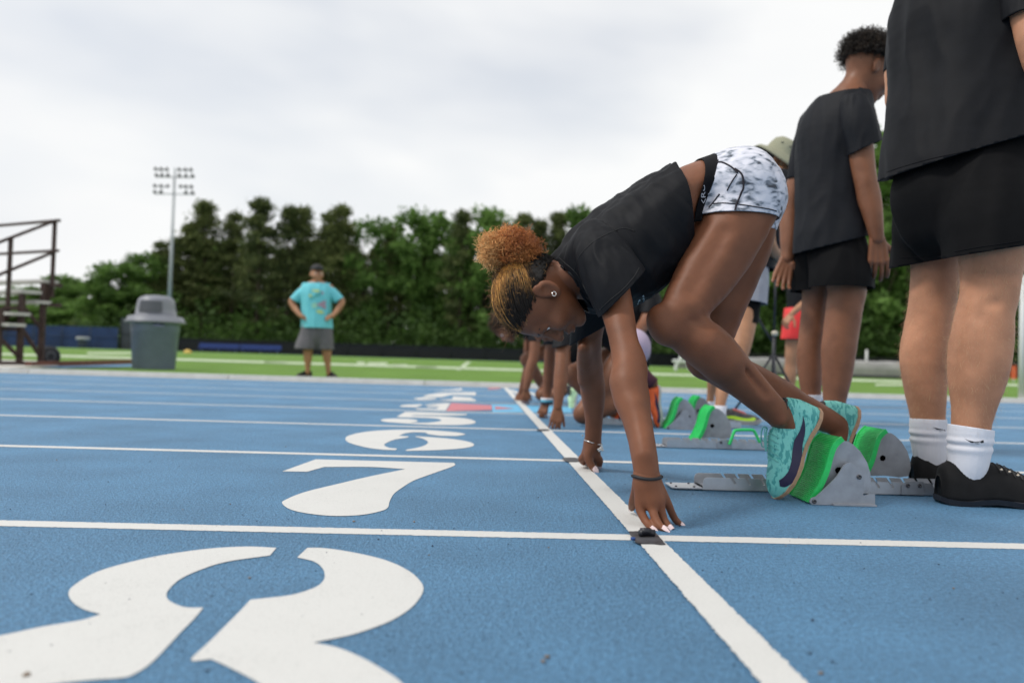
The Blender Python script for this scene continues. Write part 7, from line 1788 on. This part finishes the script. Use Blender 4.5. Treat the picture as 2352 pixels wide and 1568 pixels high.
for i, (dz, cc) in enumerate(((0, (.75, .72, .76)), (-.012, (.10, .45, .60)), (-.024, (.02, .03, .05)))):
    p = at(1256, 916, 4.9)+np.array((0, 0, dz)); mesh_obj('wristband', *tube([p+np.array((.031*math.cos(a), .031*math.sin(a), 0)) for a in np.linspace(0, 6.283, 20)], .0075, 6, caps=False), mat('wristband_%d' % i, cc, .7), ra_)
p = at(1486, 868, 4.40); mesh_obj('sock', *tube([p+np.array((-.03, 0, .035)), p, p+np.array((.035, 0, -.03))], [.036, .036, .037], 12), mat('maroon_sock', (.08, .02, .035), .8), ra_)
mesh_obj('ankle_band', *tube([p+np.array((-.036, 0, .040)), p+np.array((-.024, 0, .028))], .038, 12), M_WHITE_CLOTH, ra_)
# B: lane 4, pale green shoes, brown curly hair
M_PALEG = mat('pale_green_shoe_knit', (.52, .72, .42), .6, vary=(30, .3))
def hair_b(hr, W, f, t, s): curls(W(-.02, 0, .05), np.array((.09, .08, .08)), 900, .045, .006, 2, [(.06, .03, .015), (.16, .075, .03), (.03, .02, .012)], hr, 'curls', thick=.0016)
torB = [(1335, 770, 6.7, 24), (1300, 752, 6.7, 22), (1262, 742, 6.7, 24), (1235, 746, 6.7, 22), (1218, 752, 6.7, 14)]
rb_, Wb = runner('runner with brown curly hair crouching second from the sprinter, pale green shoe', 6.7, torB, [1.6, 1.6, 1.6, 1.8, 1.3],
    [[(1335, 778, 6.6, 24), (1290, 845, 6.5, 20), (1250, 898, 6.42, 14), (1244, 905, 6.4, 13)], [(1244, 906, 6.4, 13), (1275, 905, 6.35, 14), (1305, 895, 6.25, 9), (1316, 896, 6.2, 8.5)],
     [(1335, 778, 6.85, 24), (1275, 800, 6.85, 20), (1215, 822, 6.8, 15), (1211, 828, 6.8, 14)], [(1211, 828, 6.8, 14), (1225, 850, 6.85, 14), (1250, 890, 6.9, 10), (1262, 905, 6.9, 8)]],
    [[(1234, 752, 6.5, 14), (1229, 785, 6.45, 13), (1226, 819, 6.42, 12), (1216, 856, 6.4, 12), (1208, 893, 6.38, 8)], [(1222, 752, 6.9, 14), (1212, 790, 6.9, 9), (1210, 840, 6.92, 8.5), (1201, 880, 6.95, 7), (1197, 898, 6.95, 6.5)]],
    [(1226, 750, 6.7, 13), (1200, 750, 6.7, 12)], ((1163, 752, 6.7), (-.45, -.1, -.88), (-.86, 0, .45)),
    [(at(1208, 893, 6.38), (-.02, -.2, -1), (.2, -.9, .2), .150, (8, 12, 8), (5, -15), 1, 4), (at(1197, 898, 6.95), (-.15, -.1, -1), (-.3, -.8, .2), .145, (15, 20, 10), (5, -15), -1, 4)],
    hair_b, M_SKIN4, M_BLACKSHORT, seed=111, base=gpoint(1300, 6.7), teecuts=[plane_px(1312, 735, 1318, 800, 6.7, (1260, 750)), plane_px(1213, 730, 1217, 780, 6.7, (1260, 750))],
    sleeves=[([(1236, 750, 6.52, 17), (1230, 775, 6.47, 16), (1228, 795, 6.45, 15)], plane_px(1205, 782, 1255, 784, 6.47, (1236, 755))), ([(1222, 752, 6.88, 16), (1213, 785, 6.9, 13)], plane_px(1195, 778, 1235, 778, 6.9, (1222, 755)))],
    shorts=([([(1335, 772, 6.7, 27), (1318, 762, 6.7, 25), (1305, 756, 6.7, 24)], .03, ((0, 1, 0), [1.5, 1.5, 1.5])), ([(1335, 778, 6.6, 27), (1305, 822, 6.53, 24)], .03), ([(1335, 778, 6.85, 27), (1290, 795, 6.85, 24)], .03)], [plane_px(1300, 735, 1302, 860, 6.7, (1340, 772))]))
pB = at(1330, 893, 6.1); tB = at(1318, 944, 6.1); shoe(rb_, pB, tB-pB, (-1, 0, .1), .20, M_PALEG, M_OSOLE, None, None, M_BLACKRUB, 'running_spike', hk=1.2, wk=1.1)
pB = at(1275, 890, 6.9); shoe(rb_, pB, (-.25, 0, -1), (-1, 0, .2), .20, M_PALEG, M_OSOLE, None, None, None, 'running_spike')
p = at(1315, 898, 6.18); mesh_obj('sock', *tube([p+np.array((-.02, 0, .05)), p+np.array((.01, 0, -.03))], .036, 12), M_BLACKRUB, rb_)
# C: squatting behind them
def hair_c(hr, W, f, t, s): pass
Yc = 5.75
torC = [(1452, 815, Yc, 30), (1456, 765, Yc, 28), (1466, 715, Yc, 32), (1470, 680, Yc, 28), (1468, 662, Yc, 16)]
rc_, Wc = runner('helper in black tee squatting behind the lilac shorts, only shoulder and arm showing', Yc, torC, [1.35, 1.4, 1.5, 1.6, 1.2],
    [[(1440, 820, Yc-.12, 28), (1425, 830, Yc-.35, 22), (1422, 836, Yc-.45, 18)], [(1422, 836, Yc-.45, 18), (1430, 880, Yc-.35, 17), (1436, 930, Yc-.25, 11), (1438, 950, Yc-.2, 10)],
     [(1464, 820, Yc+.12, 28), (1450, 832, Yc-.15, 22), (1447, 838, Yc-.22, 18)], [(1447, 838, Yc-.22, 18), (1450, 880, Yc-.1, 17), (1455, 925, Yc, 11), (1456, 944, Yc+.05, 10)]],
    [[(1497, 690, Yc-.12, 18), (1489, 725, Yc-.18, 16), (1474, 752, Yc-.24, 14), (1455, 770, Yc-.35, 12), (1435, 785, Yc-.45, 9.5)], [(1440, 690, Yc+.1, 17), (1432, 730, Yc, 15), (1428, 765, Yc-.2, 12), (1428, 790, Yc-.35, 9)]],
    [(1468, 668, Yc, 15), (1462, 645, Yc, 14)], ((1456, 622, Yc), (-.7, -.6, -.4), (-.2, -.2, .95)),
    [(at(1435, 785, Yc-.45), (-.6, -.5, -.6), (-.4, -.3, .8), .17, (20, 30, 15), (30, -10)), (at(1428, 790, Yc-.35), (.1, -.8, -.6), (0, -.5, .8), .17, (20, 30, 15), (30, -10), -1)],
    hair_c, M_SKIN4, M_BLACKSHORT, seed=121, base=gpoint(1452, Yc), lat=(.9, .4, 0), teecuts=[plane_px(1410, 808, 1500, 808, Yc, (1465, 720)), plane_px(1445, 664, 1490, 664, Yc, (1465, 720))],
    sleeves=[([(1492, 682, Yc-.1, 22), (1494, 705, Yc-.14, 22), (1490, 730, Yc-.18, 22)], plane_px(1462, 718, 1520, 716, Yc-.15, (1494, 690))), ([(1442, 682, Yc+.1, 21), (1434, 715, Yc+.03, 20)], plane_px(1410, 712, 1460, 712, Yc, (1440, 690)))],
    shorts=([([(1452, 830, Yc, 33), (1455, 790, Yc, 31)], .03, ((.9, .4, 0), 1.35)), ([(1440, 820, Yc-.12, 31), (1428, 829, Yc-.3, 26)], .03), ([(1464, 820, Yc+.12, 31), (1453, 830, Yc-.08, 26)], .03)], [plane_px(1400, 795, 1510, 795, Yc, (1452, 825))]))
for u, q in ((1430, Yc-.18), (1452, Yc+.08)): shoe(rc_, gpoint(u, q)+np.array((.02, .05, .014)), (-.5, -.85, 0), (0, 0, 1), .26, M_BLACK_SHOE, M_OSOLE, name='running_shoe')
